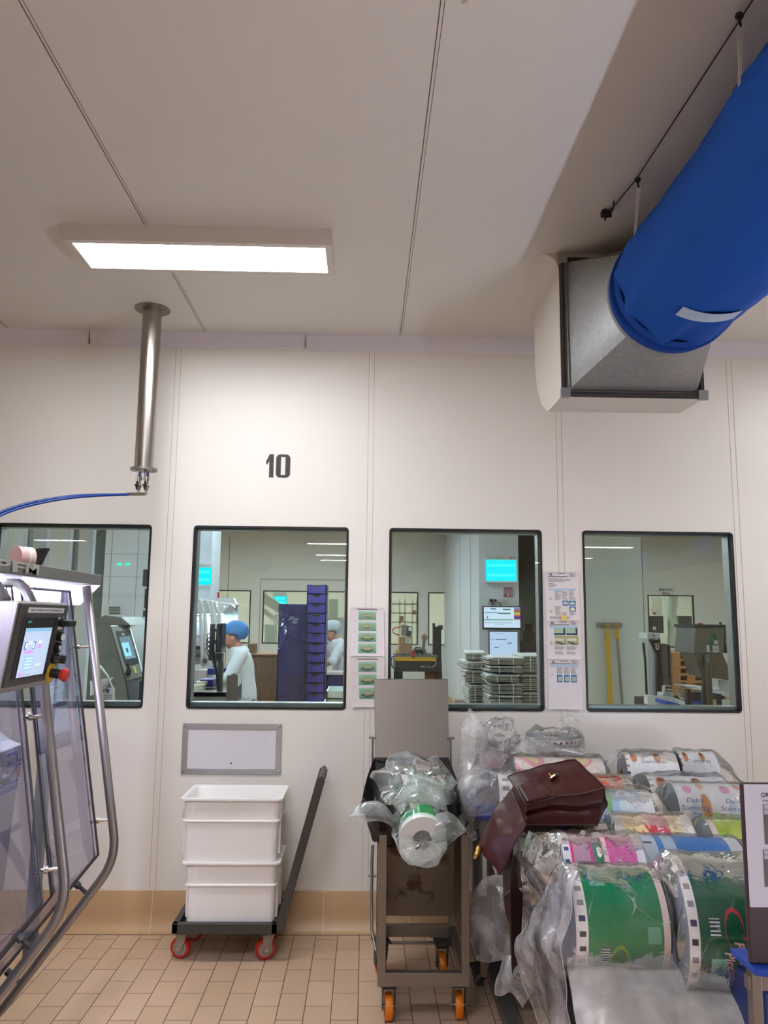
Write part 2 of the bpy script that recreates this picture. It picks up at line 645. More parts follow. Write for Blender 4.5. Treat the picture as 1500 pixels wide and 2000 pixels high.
def text_pts(s, shear=0.0, spacing=1.0, bold=0.0, extrude=0.0):
    key = (s, shear, spacing, bold, extrude)
    if key not in _font_cache:
        cu = bpy.data.curves.new('lettering', 'FONT')
        cu.body = s
        cu.size = 1.0
        cu.shear = shear
        cu.space_character = spacing
        cu.offset = bold
        cu.extrude = extrude
        cu.resolution_u = 3
        cu.align_x = 'CENTER'
        cu.align_y = 'CENTER'
        ob = bpy.data.objects.new('lettering', cu)
        COL.objects.link(ob)
        dg = bpy.context.evaluated_depsgraph_get()
        dg.update()
        me = bpy.data.meshes.new_from_object(ob.evaluated_get(dg))
        _font_cache[key] = ([v.co.copy() for v in me.vertices], [tuple(p.vertices) for p in me.polygons])
        bpy.data.objects.remove(ob)
        bpy.data.curves.remove(cu)
        bpy.data.meshes.remove(me)
    return _font_cache[key]


def text(mb, s, fn, size, m=None, col='#101010', shear=0.0, spacing=1.0, bold=0.0, extrude=0.0, xs=1.0, width=None):
    """lay lettering through fn(x, y, z) (metres in the writing plane) into the builder"""
    vs, fs = text_pts(s, shear, spacing, bold, extrude)
    if not vs:
        return
    if width:
        w = max(v.x for v in vs) - min(v.x for v in vs)
        xs = width / (w * size)
    mb.add([fn(v.x * size * xs, v.y * size, v.z * size) for v in vs], fs, m, col)


def plane_fn(o, r, u, off=0.0):
    o, r, u = V(o), V(r).normalized(), V(u).normalized()
    n = r.cross(u)
    return lambda x, y, z=0.0: o + r * x + u * y + n * (z + off)


def nz(p, s=1.0):
    return noise.noise(V(p) * s)


def arc(p0, p1, p2, n=8):
    """quadratic curve through control p1"""
    p0, p1, p2 = V(p0), V(p1), V(p2)
    return [p0 * (1 - t) ** 2 + p1 * 2 * t * (1 - t) + p2 * t * t for t in [i / n for i in range(n + 1)]]


def fillet(pts, r=0.08, n=6):
    """polyline with rounded corners"""
    pts = [V(p) for p in pts]
    out = [pts[0]]
    for i in range(1, len(pts) - 1):
        a, b, c = pts[i - 1], pts[i], pts[i + 1]
        ra = min(r, (a - b).length * 0.45, (c - b).length * 0.45)
        out += arc(b + (a - b).normalized() * ra, b, b + (c - b).normalized() * ra, n)
    return out + [pts[-1]]


# ------------------------------------------------------------------ setting: this room
WX0, WX1 = -10.0, 9.5
HALL_Y = -20.0
FARY = 11.3
mb = MB()
mb.box(WX0, WX1, HALL_Y, 16.0, -0.1, 0.0)
struct('floor', mb, 'floor')
mb = MB()
mb.box(WX0, WX1, HALL_Y, 0.0, CEIL, CEIL + 0.1)
ceiling = struct('ceiling', mb, 'ceiling')
mb = MB()
for k in range(-7, 8):
    x = -1.016 + 1.213 * k
    for dx, w_j in ((-0.006, 0.0016), (0.006, 0.0008)):
        mb.box(x + dx - w_j, x + dx + w_j, HALL_Y, -0.02, CEIL - 0.0012, CEIL + 0.001)
build('panel_joint', mb, 'jointdark', ceiling)
mb = MB()
mb.cyl(at(910, 5, Z=CEIL) + V((0, 0, 0.001)), at(910, 5, Z=CEIL) - V((0, 0, 0.006)), 0.009)
build('screw_cap', mb, 'whitepaint', ceiling, smooth=40)
for nm, x0, x1, y0, y1 in (('wall_left', WX0 - 0.1, WX0, HALL_Y, 16), ('wall_right', WX1, WX1 + 0.1, HALL_Y, 16), ('wall_front', WX0, WX1, HALL_Y - 0.1, HALL_Y)):
    mb = MB()
    mb.box(x0, x1, y0, y1, 0, 3.8)
    struct(nm, mb, 'wall')
# wall with four windows (0.12 thick)
WZ0, WZ1 = 1.218, 2.287
WINX = [(-2.213, -1.295), (-1.037, -0.112), (0.141, 1.060), (1.316, 2.236)]
TH = 0.12
mb = MB()
mb.box(WX0, WX1, 0, TH, 0, WZ0)
mb.box(WX0, WX1, 0, TH, WZ1, CEIL + 0.1)
xs = [WX0] + [x for w in WINX for x in w] + [WX1]
for i in range(0, len(xs), 2):
    mb.box(xs[i], xs[i + 1], 0, TH, WZ0, WZ1)
wall = struct('wall_back', mb, 'wall')
mb = MB()
for x in (-2.37, -1.183, 0.018, 1.183, 2.27):
    for dx in (-0.017, 0.017):
        for z0, z1 in ((0.21, CEIL - 0.1),):
            mb.box(x + dx - 0.0012, x + dx + 0.0012, -0.0012, 0.002, z0, z1)
build('panel_seam', mb, 'joint', wall)
mb = MB()
fn = plane_fn(at(540, 910, Y=0) - V((0, 0.0008, 0)), (1, 0, 0), (0, 0, 1))


def p2(pts):
    return [fn(x, y, 0) for x, y in pts]


# the number 10 (stencil plate shapes)
H2 = 0.0725
mb.prism(p2([(-0.005 - 0.012, H2), (-0.005 - 0.012, -H2), (-0.044, -H2), (-0.044, H2 - 0.043), (-0.058, H2 - 0.068), (-0.066, H2 - 0.05), (-0.043, H2)])[::-1], (0, -0.0006, 0))
o_out, o_in = [], []
for (cx, cy, a0) in ((0.057, H2 - 0.027, 0), (0.024, H2 - 0.027, 90), (0.024, -H2 + 0.027, 180), (0.057, -H2 + 0.027, 270)):
    for k in range(7):
        a = math.radians(a0 + 15 * k)
        o_out.append((cx + 0.027 * math.cos(a), cy + 0.027 * math.sin(a)))
        o_in.append((0.0405 + (0.0135 if cx > 0.04 else -0.0135), (H2 - 0.017) * (1 if cy > 0 else -1)))
n_ = len(o_out)
vs = p2(o_out) + p2(o_in)
vs = [p - V((0, 0.0006, 0)) for p in vs]
mb.add(vs, [(i, (i + 1) % n_, n_ + (i + 1) % n_, n_ + i) for i in range(n_)])
num = build('wall_number', mb, pbr('worn_black_paint', '#1f1d20', 0.45, var=0.5, vscale=60))
tag(num, 'black number 10 painted on the cream wall above the second window', 'wall number')
mb = MB()
text(mb, 'NORMA DI IGIENE PER FIRME', plane_fn(at(918, 1390, Y=0) - V((0, 0.0008, 0)), (1, 0, 0), (0, 0, 1)), 0.011, width=0.135)
tag(build('wall_lettering', mb, pbr('black_print', '#2a2726', 0.6)), 'tiny black line of lettering under the third window', 'lettering')

# windows
for i, (x0, x1) in enumerate(WINX):
    mb = MB()

    def rrect(x0, x1, z0, z1, r, y):
        out = []
        for cx, cz, a0 in ((x1 - r, z1 - r, 0), (x0 + r, z1 - r, 90), (x0 + r, z0 + r, 180), (x1 - r, z0 + r, 270)):
            for k in range(6):
                a = math.radians(a0 + 18 * k)
                out.append(V((cx + r * math.cos(a), y, cz + r * math.sin(a))))
        return out
    a = rrect(x0 - 0.004, x1 + 0.004, WZ0 - 0.004, WZ1 + 0.004, 0.022, -0.004)
    b = rrect(x0 + 0.008, x1 - 0.008, WZ0 + 0.008, WZ1 - 0.008, 0.016, -0.004)
    a2 = [p + V((0, 0.008, 0)) for p in a]
    b2 = [p + V((0, 0.010, 0)) for p in b]
    n = len(a)
    mb.add(a + b + b2 + a2, [(k * n + j, k * n + (j + 1) % n, ((k + 1) % 4) * n + (j + 1) % n, ((k + 1) % 4) * n + j) for k in range(4) for j in range(n)])
    w = struct('window_%d' % (i + 1), mb, 'seal')
    mb = MB()
    t = 0.03
    for (ax0, ax1, az0, az1) in ((x0, x1, WZ0, WZ0 + t), (x0, x1, WZ1 - t * 0.6, WZ1), (x0, x0 + t * 0.5, WZ0, WZ1), (x1 - t * 0.5, x1, WZ0, WZ1)):
        mb.box(ax0, ax1, 0.03, TH - 0.01, az0, az1)
    build('frame', mb, 'alu', w)
    mb = MB()
    mb.box(x0 + 0.002, x1 - 0.002, 0.008, 0.014, WZ0 + 0.002, WZ1 - 0.002)
    build('pane', mb, 'glass', w)

# cove between wall and ceiling, skirting
mb = MB()
mb.prism([(WX0, 0.0, 3.402), (WX0, -0.006, 3.402), (WX0, -0.012, 3.41), (WX0, -0.03, 3.49), (WX0, -0.03, CEIL), (WX0, 0, CEIL)], (WX1 - WX0, 0, 0))
cv = struct('trim_1', mb, 'cove')
mb = MB()
for px in (175, 598, 1240):
    p = at(px, 665, Y=-0.02)
    mb.box(p.x - 0.001, p.x + 0.001, -0.032, -0.0, 3.41, 3.5)
build('strip_joint', mb, 'jointdark', cv)
mb = MB()
prof = [(0, 0.213), (-0.012, 0.213), (-0.014, 0.208), (-0.014, 0.10)] + [(-0.014 - 0.05 * (1 - math.cos(a)), 0.10 - 0.095 * math.sin(a)) for a in [math.radians(x) for x in (15, 30, 45, 60, 75, 90)]] + [(-0.066, 0.0), (0, 0)]
mb.prism([(WX0, y + 0.004, z) for y, z in prof], (WX1 - WX0, 0, 0))
sk = struct('baseboard_back', mb, 'base', smooth=35)
mb = MB()
for x in [-1.66 + 0.482 * k for k in range(-6, 12)]:
    mb.prism([(x - 0.002, y + 0.003, z + 0.0005) for y, z in prof], (0.004, 0, 0))
build('joint', mb, 'grout', sk)
mb = MB()
mb.box(WX0, WX1, -0.066, -0.062, 0, 0.0015)
build('floor_joint', mb, pbr('dark_grout', '#4a3a2c', 0.9), sk)  # dark grout strip along the foot of the skirting

# hatch under the second window
x0, x1, z0, z1 = -1.052, -0.477, 0.847, 1.133
hatch = thing('wall_hatch', 'white wall hatch in an aluminium frame below the second window', 'wall hatch', (-0.765, 0, z0))
mb = MB()
w_ = 0.033
for a, b in (((x0, z0), (x1, z0)), ((x1, z0), (x1, z1)), ((x1, z1), (x0, z1)), ((x0, z1), (x0, z0))):
    ax, az = a
    bx, bz = b
    cx, cz = (x0 + x1) / 2, (z0 + z1) / 2

    def ins(x, z):
        return (x + (w_ if x < cx else -w_), z + (w_ if z < cz else -w_))
    ia, ib = ins(ax, az), ins(bx, bz)
    mb.prism([(ax, 0, az), (bx, 0, bz), (ib[0], 0, ib[1]), (ia[0], 0, ia[1])], (0, -0.008, 0))
build('frame', mb, 'alu', hatch, bevel=0.0015)
mb = MB()
mb.box(x0 + w_, x1 - w_, -0.003, 0, z0 + w_, z1 - w_)
build('panel', mb, 'panelwhite', hatch)
for x, z in ((x0 + 0.017, z0 + 0.012), (x1 - 0.014, z0 + 0.016), (x0 + 0.014, z1 - 0.016), (x1 - 0.014, z1 - 0.014)):
    mb = MB()
    mb.sphere((x, -0.008, z), 0.006, 10, sc=(1, 0.4, 1))
    build('screw', mb, 'chrome', hatch, smooth=180)
mb = MB()
mb.cyl((-0.765, -0.0045, z0 + 0.062), (-0.765, 0, z0 + 0.062), 0.005)
build('keyhole', mb, 'seal', hatch)


# ceiling lamps
def ceiling_lamp(x0, x1, y0, y1, zc, mat, label, group, hh=0.08, name='ceiling_light', col='whitepaint'):
    t = thing(name, label, 'ceiling light', ((x0 + x1) / 2, (y0 + y1) / 2, zc), group)
    mb = MB()
    b = 0.032
    mb.box(x0, x1, y0, y0 + b, zc - hh, zc)
    mb.box(x0, x1, y1 - b, y1, zc - hh, zc)
    mb.box(x0, x0 + b, y0 + b, y1 - b, zc - hh, zc)
    mb.box(x1 - b, x1, y0 + b, y1 - b, zc - hh, zc)
    mb.box(x0 + b, x1 - b, y0 + b, y1 - b, zc - 0.01, zc)
    build('housing', mb, col, t)
    mb = MB()
    mb.box(x0 + b, x1 - b, y0 + b, y1 - b, zc - hh + 0.002, zc - hh + 0.006)
    build('diffuser', mb, mat, t)
    return t


LX0, LX1 = -1.385, -0.176
ceiling_lamp(LX0, LX1, -1.335, -1.02, CEIL, 'lamp', 'long white ceiling light panel left of the blue duct, lit', 'ceiling lights of the hall')
proto = ceiling_lamp(LX0, LX1, -6.66, -6.34, CEIL, 'lamp', 'unseen lit ceiling panel of the hall, rear rows mirrored in the window glass', 'ceiling lights of the hall')
for ix, dx in enumerate((-6.2, 0.0, 6.36)):
    for y in (-1.2, -3.6, -6.5, -9.7, -12.9, -16.1, -18.0):  # the centre lamp of the second row is unseen, kept to light the crates
        if (dx == 0 and y in (-1.2, -6.5)) or (y == -3.6 and dx != 0) or (dx == -6.2 and y not in (-1.2, -12.9)):
            continue
        c = copy_tree(proto)
        c.location = ((LX0 + LX1) / 2 + dx, y, CEIL)
        if dx > 1 and y == -1.2:
            c.location.x = 3.5  # unseen lamp, moved nearer to brighten the right of the wall

# steel drop pipe with air fittings
pc = V((-1.252, -0.363, CEIL))
pole = thing('ceiling_drop_pipe', 'stainless steel drop pipe hanging from the ceiling on the left', 'service pipe', pc)
mb = MB()
mb.cyl((pc.x, pc.y, 2.563), (pc.x, pc.y, CEIL), 0.053, n=40)
build('pipe', mb, pbr('brushed_pipe_steel', '#a8a29b', 0.32, 1.0, var=0.1, vscale=5, stretch=(6, 6, 0.4)), pole, smooth=40)
mb = MB()
mb.cyl((pc.x, pc.y, CEIL - 0.004), (pc.x, pc.y, CEIL), 0.1, n=40)
build('ceiling_flange', mb, 'steel', pole, smooth=40)
mb = MB()
mb.cyl((pc.x, pc.y, 2.553), (pc.x, pc.y, 2.565), 0.074, n=40)
mb.cyl((pc.x + 0.062, pc.y - 0.02, 2.54), (pc.x + 0.062, pc.y - 0.02, 2.555), 0.006, n=8)
build('end_flange', mb, 'steel', pole, smooth=40)
for k, dx in enumerate((-0.022, 0.022)):
    mb = MB()
    x, y = pc.x + dx, pc.y - 0.01
    mb.cyl((x, y, 2.515), (x, y, 2.553), 0.017, n=6)
    mb.cyl((x, y, 2.495), (x, y, 2.515), 0.019, n=16)
    mb.cyl((x, y, 2.44), (x, y, 2.495), 0.013, n=16)
    mb.sphere((x, y, 2.463), 0.019, 14)
    mb.tube(fillet([(x, y, 2.44), (x, y, 2.42), (x - 0.06 - 0.02 * k, y, 2.418)], 0.015), 0.009, 10)
    v_ = build('valve', mb, 'chrome', pole, smooth=40)
    mb = MB()
    mb.beam((x, y - 0.026, 2.44), (x, y - 0.026, 2.487), 0.010, 0.008, (0, 1, 0))
    mb.cyl((x, y - 0.03, 2.463), (x, y - 0.012, 2.463), 0.010, n=12)
    mb.beam((x - 0.014, y - 0.026, 2.468), (x + 0.014, y - 0.026, 2.458), 0.008, 0.010, (0, 1, 0))
    build('lever', mb, 'blackplastic', v_)
for k in range(2):
    st = V((pc.x - 0.055 - 0.02 * k, pc.y - 0.01, 2.418 - 0.003 * k))
    e1 = at(140, 972 - 3 * k, Y=-0.42)
    e2 = at(40, 992 - 5 * k, Y=-0.6)
    e3 = at(-30, 1022 - 6 * k, Y=-0.75)
    e4 = at(-140, 1085, Y=-1.0)
    e5 = V((-2.6, -1.4, 1.9))
    pts = []
    ctrl = [st, e1, e2, e3, e4, e5]
    for a in range(len(ctrl) - 1):
        p0, p1, p2_, p3 = ctrl[max(a - 1, 0)], ctrl[a], ctrl[a + 1], ctrl[min(a + 2, len(ctrl) - 1)]
        for s in range(6):
            t = s / 6
            pts.append(0.5 * ((2 * p1) + (p2_ - p0) * t + (2 * p0 - 5 * p1 + 4 * p2_ - p3) * t * t + (3 * p1 - p0 - 3 * p2_ + p3) * t ** 3))
    pts.append(ctrl[-1])
    mb = MB()
    mb.tube(pts, 0.0075, 10)
    build('air_hose', mb, 'hose', pole, smooth=180)

# ------------------------------------------------------------------ air duct
DX, DZ, DR = 1.305, 3.16, 0.262
CY = -1.50
duct = thing('fabric_air_duct', 'big blue fabric air duct hanging under the ceiling on the right', 'air duct', (DX, -1.0, DZ))


def duct_pt(u, v):
    a = 2 * PI * u
    y = CY - 0.055 + v * (-13.6)
    k = abs(y - CY)
    near = math.exp(-k * 3.2)
    r = DR * (1.0 + 0.025 * (1 - near))
    # folds gathering at the band and slight sag between the straps
    r += 0.014 * near * math.sin(a * 9 + 2 * nz((a, y, 0), 1.5)) + 0.010 * nz((math.cos(a) * 1.6, y * 1.4, math.sin(a) * 1.6)) * (0.4 + near)
    x = DX + r * math.cos(a)
    z = DZ + r * math.sin(a)
    for sy in (-1.79, -2.65, -3.6):
        g = math.exp(-((y - sy) / 0.13) ** 2)
        for aa in (math.radians(172), math.radians(8)):
            d = math.atan2(math.sin(a - aa), math.cos(a - aa))
            r_f = math.exp(-((y - sy) / 0.35) ** 2) * math.exp(-((d + 0.45) / 0.5) ** 2)
            x += 0.008 * r_f * math.sin(a * 26 + (y - sy) * 22) * math.cos(a)
            z += 0.008 * r_f * math.sin(a * 26 + (y - sy) * 22) * math.sin(a)
            q = g * math.exp(-(d / 0.35) ** 2)
            x += 0.018 * q * math.cos(aa)
            z += 0.022 * q
    return V((x, y, z))


mb = MB()
ys = [0.0]
mb.grid(120, 260, lambda u, v: duct_pt(u, v ** 1.9), closed=True)
mb.add([duct_pt(i / 72, 1) for i in range(72)], [tuple(range(72))])
build('fabric_sleeve', mb, 'duct', duct, smooth=180)
mb = MB()
prof = [(0.0, 1.03), (-0.045, 1.055), (-0.05, 0.985), (-0.072, 0.97), (-0.078, 1.03), (-0.10, 1.045), (-0.115, 1.0)]
mb.grid(72, 6, lambda u, v: V((DX + DR * prof[round(v * 6)][1] * math.cos(2 * PI * u), CY + prof[round(v * 6)][0] + 0.03, DZ + DR * prof[round(v * 6)][1] * math.sin(2 * PI * u))), closed=True)
build('clamp_band', mb, 'ductband', duct, smooth=50)
mb = MB()
mb.ring((DX, CY + 0.055, DZ), (DX, CY + 0.02, DZ), DR * 1.03, DR * 0.9, 64)
# square to round transition
fx0, fx1, fz0, fz1, fy = 0.918, 1.566, 2.80, 3.462, -1.15
n = 64
c_, s_ = [], []
for i in range(n):
    a = 2 * PI * i / n
    ca, sa = math.cos(a), math.sin(a)
    c_.append(V((DX + DR * 1.01 * ca, CY + 0.05, DZ + DR * 1.01 * sa)))
    k = (i + n // 8) % n
    side, f = divmod(k, n // 4)
    f = f / (n // 4)
    corners = [(fx1 - .02, fz0 + .02), (fx1 - .02, fz1 - .01), (fx0 + .02, fz1 - .01), (fx0 + .02, fz0 + .02)]
    p0, p1 = corners[side], corners[(side + 1) % 4]
    s_.append(V((p0[0] + (p1[0] - p0[0]) * f, fy, p0[1] + (p1[1] - p0[1]) * f)))
mb.add(c_ + s_, [(i, (i + 1) % n, n + (i + 1) % n, n + i) for i in range(n)])
build('transition_piece', mb, 'galv', duct, smooth=22)
mb = MB()
for q0, q1 in (((fx0, fz0), (fx1, fz0)), ((fx1, fz0), (fx1, fz1)), ((fx1, fz1), (fx0, fz1)), ((fx0, fz1), (fx0, fz0))):
    for dy, w in ((-0.012, 0.016), (0.006, 0.022)):
        mb.beam((q0[0], fy + dy, q0[1]), (q1[0], fy + dy, q1[1]), w, 0.012, (0, 1, 0))
build('flange_rails', mb, 'darkmetal', duct)
for x, z in ((fx0, fz0), (fx1, fz0), (fx0, fz1), (fx1, fz1)):
    mb = MB()
    mb.obox((x, fy - 0.016, z), (0.022, 0, 0), (0, 0.012, 0), (0, 0, 0.022))
    mb.cyl((x, fy - 0.03, z), (x, fy - 0.02, z), 0.008, n=6)
    build('corner_bracket', mb, 'galv', duct)
# white insulated elbow box
mb = MB()
prof = [(-1.14, 2.79), (-1.14, CEIL), (-0.60, CEIL), (-0.60, 3.12), (-0.64, 2.98), (-0.74, 2.86), (-0.86, 2.795), (-0.98, 2.79)]
mb.prism([(fx0 - 0.012, y, z) for y, z in prof], (fx1 - fx0 + 0.024, 0, 0))
build('elbow_box', mb, 'whitepaint', duct, smooth=35)
for xs_, sg in ((fx0 - 0.012, -1), (fx1 + 0.012, 1)):
    mb = MB()
    mb.prism([(xs_, -1.14, CEIL)] + [(xs_ + sg * (0.085 - 0.085 * math.sin(a)), -1.14, CEIL - 0.085 + 0.085 * math.cos(a) - 0.0) for a in [math.radians(x) for x in (0, 20, 40, 60, 80, 90)]] + [(xs_, -1.14, CEIL - 0.085)], (0, 0.62, 0))
    build('coving', mb, 'whitepaint', duct, smooth=40)
# label stitched on the fabric
mb = MB()


def lab(u, v):
    a = math.radians(-118 + 46 * u)
    y = -1.86 + 0.075 * (v - 0.5) - 0.02 * u
    r = DR * 1.045
    return V((DX + r * math.cos(a), y, DZ + r * math.sin(a)))


mb.grid(10, 3, lab)
build('care_label', mb, pbr('pale_label_cloth', '#a9bccf', 0.8), duct, solid=0.002)
# wire rope, straps
rope = thing('wire_rope', 'thin dark wire rope strung under the ceiling beside the blue duct', 'wire rope', (1.03, -1.5, 3.485))
mb = MB()
rp = [V((1.02, -1.56, 3.484)), V((1.045, -1.82, 3.476)), V((1.06, -2.65, 3.476)), V((1.06, -3.6, 3.47)), V((1.06, -7.5, 3.48))]
mb.tube(rp, 0.0028, 6)
build('rope', mb, 'rope', rope, smooth=180)
mb = MB()
c0 = V((1.005, -1.55, 3.48))
mb.obox(c0, (0.016, 0, 0), (0, 0.012, 0), (0, 0, 0.012))
mb.cyl(c0, c0 + V((0, 0, 0.022)), 0.007, n=8)
mb.cyl(c0 + V((0.022, 0, 0.006)), c0 + V((0.022, 0, -0.014)), 0.007, n=8)
mb.cyl(c0 + V((0.0, 0, 0)), c0 + V((0, 0, -0.03)), 0.004, n=6)
mb.tube(arc(c0 + V((0.022, -0.005, 0.005)), c0 + V((0.02, -0.04, -0.02)), c0 + V((-0.005, -0.13, -0.02)), 8), 0.0035, 6)
build('anchor_clamp', mb, 'rope', rope)
for k, (px0, py0, px1, py1) in enumerate(((1241, 345, 1255, 492), (1459, 26, 1478, 212))):
    y = (-1.82, -2.65)[k]
    top = V((1.05, y, 3.474))
    bot = at(px1, py1, Y=y + (0.02 if k == 0 else -0.005))
    bot = V((1.034, bot.y, bot.z))
    mb = MB()
    mb.tube([top, top + V((0.002, 0, -0.035))], 0.004, 6)
    mb.ring(top + V((0, -0.004, 0)), top + V((0, 0.004, 0)), 0.012, 0.006, 12)
    st = build('hook', mb, 'rope', rope if False else duct, smooth=40)
    mb = MB()
    a, b = top + V((0.002, 0, -0.03)), bot
    mb.add([a + V((-0.010, 0, 0)), a + V((0.010, 0, 0)), (a + b) / 2 + V((0.004, 0, 0)), b + V((0.006, 0.002, 0)), b + V((-0.006, 0.002, 0)), (a + b) / 2 + V((-0.005, 0, 0))], [(0, 1, 2, 5), (5, 2, 3, 4)])
    build('hanging_strap', mb, 'strap', duct, solid=0.003)

# more ducts further back in the hall (mirrored in the window glass)
for nm, x, y0, y1, lb in (('duct_a', -2.75, -15.5, -6.5, 'blue fabric duct mirrored dark in the second window'), ('duct_b', 6.6, -15.6, -4.0, 'blue fabric duct mirrored in the fourth window')):
    mb = MB()
    mb.tube([V((x, y0, 3.12)), V((x, y0 + 0.04, 3.12)), V((x, (y0 + y1) / 2, 3.12)), V((x, y1, 3.12))], [0.2, DR, DR, DR], 32)
    tag(build('fabric_air_duct', mb, 'duct', smooth=60), lb, 'air duct')

# ------------------------------------------------------------------ packaging machine on the left
HX = -1.12
mach = thing('packaging_machine', 'stainless packaging machine with clear doors at the left edge', 'packaging machine', (-1.8, -2.2, 0))


def dx_of(z):
    return -1.177 + (1.827 - z) * 0.178


BEND_Z = 0.775
LOW = (-1.45, 0.15)
mb = MB()
mb.box(-2.4, HX, -3.6, -1.325, 1.876, 1.918)
build('hood', mb, 'steel', mach, bevel=0.003)
mb = MB()
mb.prism([(HX - 0.003, -3.6, 1.8755), (HX - 0.003, -3.6, 1.873), (-2.38, -3.6, 1.873), (-2.38, -3.6, 1.8755)], (0, 2.27, 0))
mb.prism([(HX - 0.002, -1.337, 1.874), (-1.165, -1.337, 1.828), (-1.20, -1.337, 1.79), (-2.3, -1.337, 1.79), (-2.3, -1.337, 1.874)], (0, 0.010, 0))
build('hood_lining', mb, 'hoodinner', mach)
mb = MB()
mb.cyl((-1.36, -3.4, 1.852), (-1.36, -1.46, 1.852), 0.014, n=12)
build('led_lamp', mb, 'ledtube', mach, smooth=40)
mb = MB()
for (s, yc, w) in (('P', -2.235, 0.10), ('F', -2.125, 0.085), ('M', -2.02, 0.10)):
    text(mb, s, plane_fn((HX + 0.001, yc, 1.897), (0, 1, 0), (0, 0, 1), 0.003), 0.046, width=w, extrude=0.05, bold=0.02)
build('letter', mb, pbr('ivory_letter', '#b9b6b0', 0.35, 0.5), mach)
mb = MB()
mb.box(-1.80, -1.78, -3.5, -1.40, 1.45, 1.868)
mb.prism([(-1.60, -1.40, 1.58), (-1.42, -1.40, 1.60), (-1.42, -1.40, 1.80), (-1.60, -1.40, 1.83)], (0, -0.5, 0))
build('reflector_panel', mb, 'hoodinner', mach)
# tubes and doors
for k, (y, top) in enumerate(((-1.335, 'straight'), (-1.85, 'curved'))):
    mb = MB()
    pts = [V((dx_of(BEND_Z), y, BEND_Z)), V((LOW[0], y, LOW[1])), V((LOW[0] - 0.25, y, LOW[1] - 0.03))]
    if top == 'straight':
        pts = [V((dx_of(1.84), y, 1.87))] + pts
    else:
        pts = [V((-1.30, y - 0.04, 1.875)), V((-1.22, y, 1.86)), V((dx_of(1.76), y, 1.76))] + pts
    mb.tube(fillet(pts, 0.10, 8), 0.0175, 16)
    fr = build('door_tube', mb, 'steel', mach, smooth=180)
    for z in (1.62, 0.93) if k == 0 else (0.90, 1.40):
        x = dx_of(z)
        mb = MB()
        mb.cyl((x - 0.005, y, z), (x - 0.075, y - 0.02, z - 0.004), 0.007, n=10)
        mb.cyl((x - 0.045, y - 0.012, z), (x - 0.058, y - 0.016, z), 0.014, n=14)
        build('standoff', mb, 'chrome', fr, smooth=40)
    for q in (0.22, 0.75):
        x = dx_of(BEND_Z) + (LOW[0] - dx_of(BEND_Z)) * q
        z = BEND_Z + (LOW[1] - BEND_Z) * q
        mb = MB()
        mb.cyl((x, y, z), (x - 0.055, y, z + 0.045), 0.008, n=10)
        mb.cyl((x - 0.04, y, z + 0.033), (x - 0.062, y, z + 0.05), 0.014, n=14)
        build('standoff', mb, 'darkmetal', fr, smooth=40)
for k, (ya, yb) in enumerate(((-1.37, -1.84), (-1.90, -2.55), (-2.58, -3.5))):
    off = 0.052
    dr = None
    mb = MB()
    t = 0.004
    pr = [(dx_of(1.845) - off, 1.845), (dx_of(BEND_Z + 0.05) - off, BEND_Z + 0.03), (LOW[0] - off + 0.03, LOW[1] + 0.12)]
    mb.prism([(x, ya, z) for x, z in pr] + [(x - t, ya, z) for x, z in pr[::-1]], (0, yb - ya, 0))
    dr = build('door', mb, 'door', mach)
    mb = MB()
    for yy in (ya, yb):
        e = -0.006 if yy == ya else 0.006
        mb.tube([V((x, yy + e, z)) for x, z in pr], 0.005, 4)
        mb.tube([V((x - 0.004, yy + e * 6, z)) for x, z in pr], 0.0035, 4)
    mb.tube([V((pr[2][0], ya, pr[2][1])), V((pr[2][0], yb, pr[2][1]))], 0.005, 4)
    mb.tube([V((pr[0][0], ya, pr[0][1])), V((pr[0][0], yb, pr[0][1]))], 0.005, 4)
    build('door_edging', mb, 'darkmetal', dr)
# inner uprights (seen through the doors)
for y in (-1.93, -1.36):
    mb = MB()
    mb.beam((-1.30, y, 0.42), (-1.29, y, 1.85), 0.045, 0.03, (0, 1, 0))
    build('upright', mb, 'machgrey', mach)
# bodies
mb = MB()
mb.prism([(-2.3, -3.6, 0.70), (-1.38, -3.6, 0.70), (-1.35, -3.6, 1.24), (-1.40, -3.6, 1.26), (-1.62, -3.6, 1.42), (-2.3, -3.6, 1.42)], (0, 2.15, 0))
body = build('sealing_unit', mb, pbr('machine_sheet_steel', '#b5b0a9', 0.4, 0.3, var=0.06, vscale=3), mach, bevel=0.004)
mb = MB()
_pf = plane_fn((-1.3572, -1.605, 1.117), (0, 1, 0), (0.0555, 0, 1), 0.0015)
pf = lambda x, y, o=0.0: _pf(x * 0.8, y * 0.57, o)
dg_ = '#1c3f96'
# logo: angular outline, letters, name plate


def lp(pts, col=dg_, o=0.0):
    mb.prism([pf(x, y, o) for x, y in pts], pf(0, 0, 0.001) - pf(0, 0, 0), col=col)


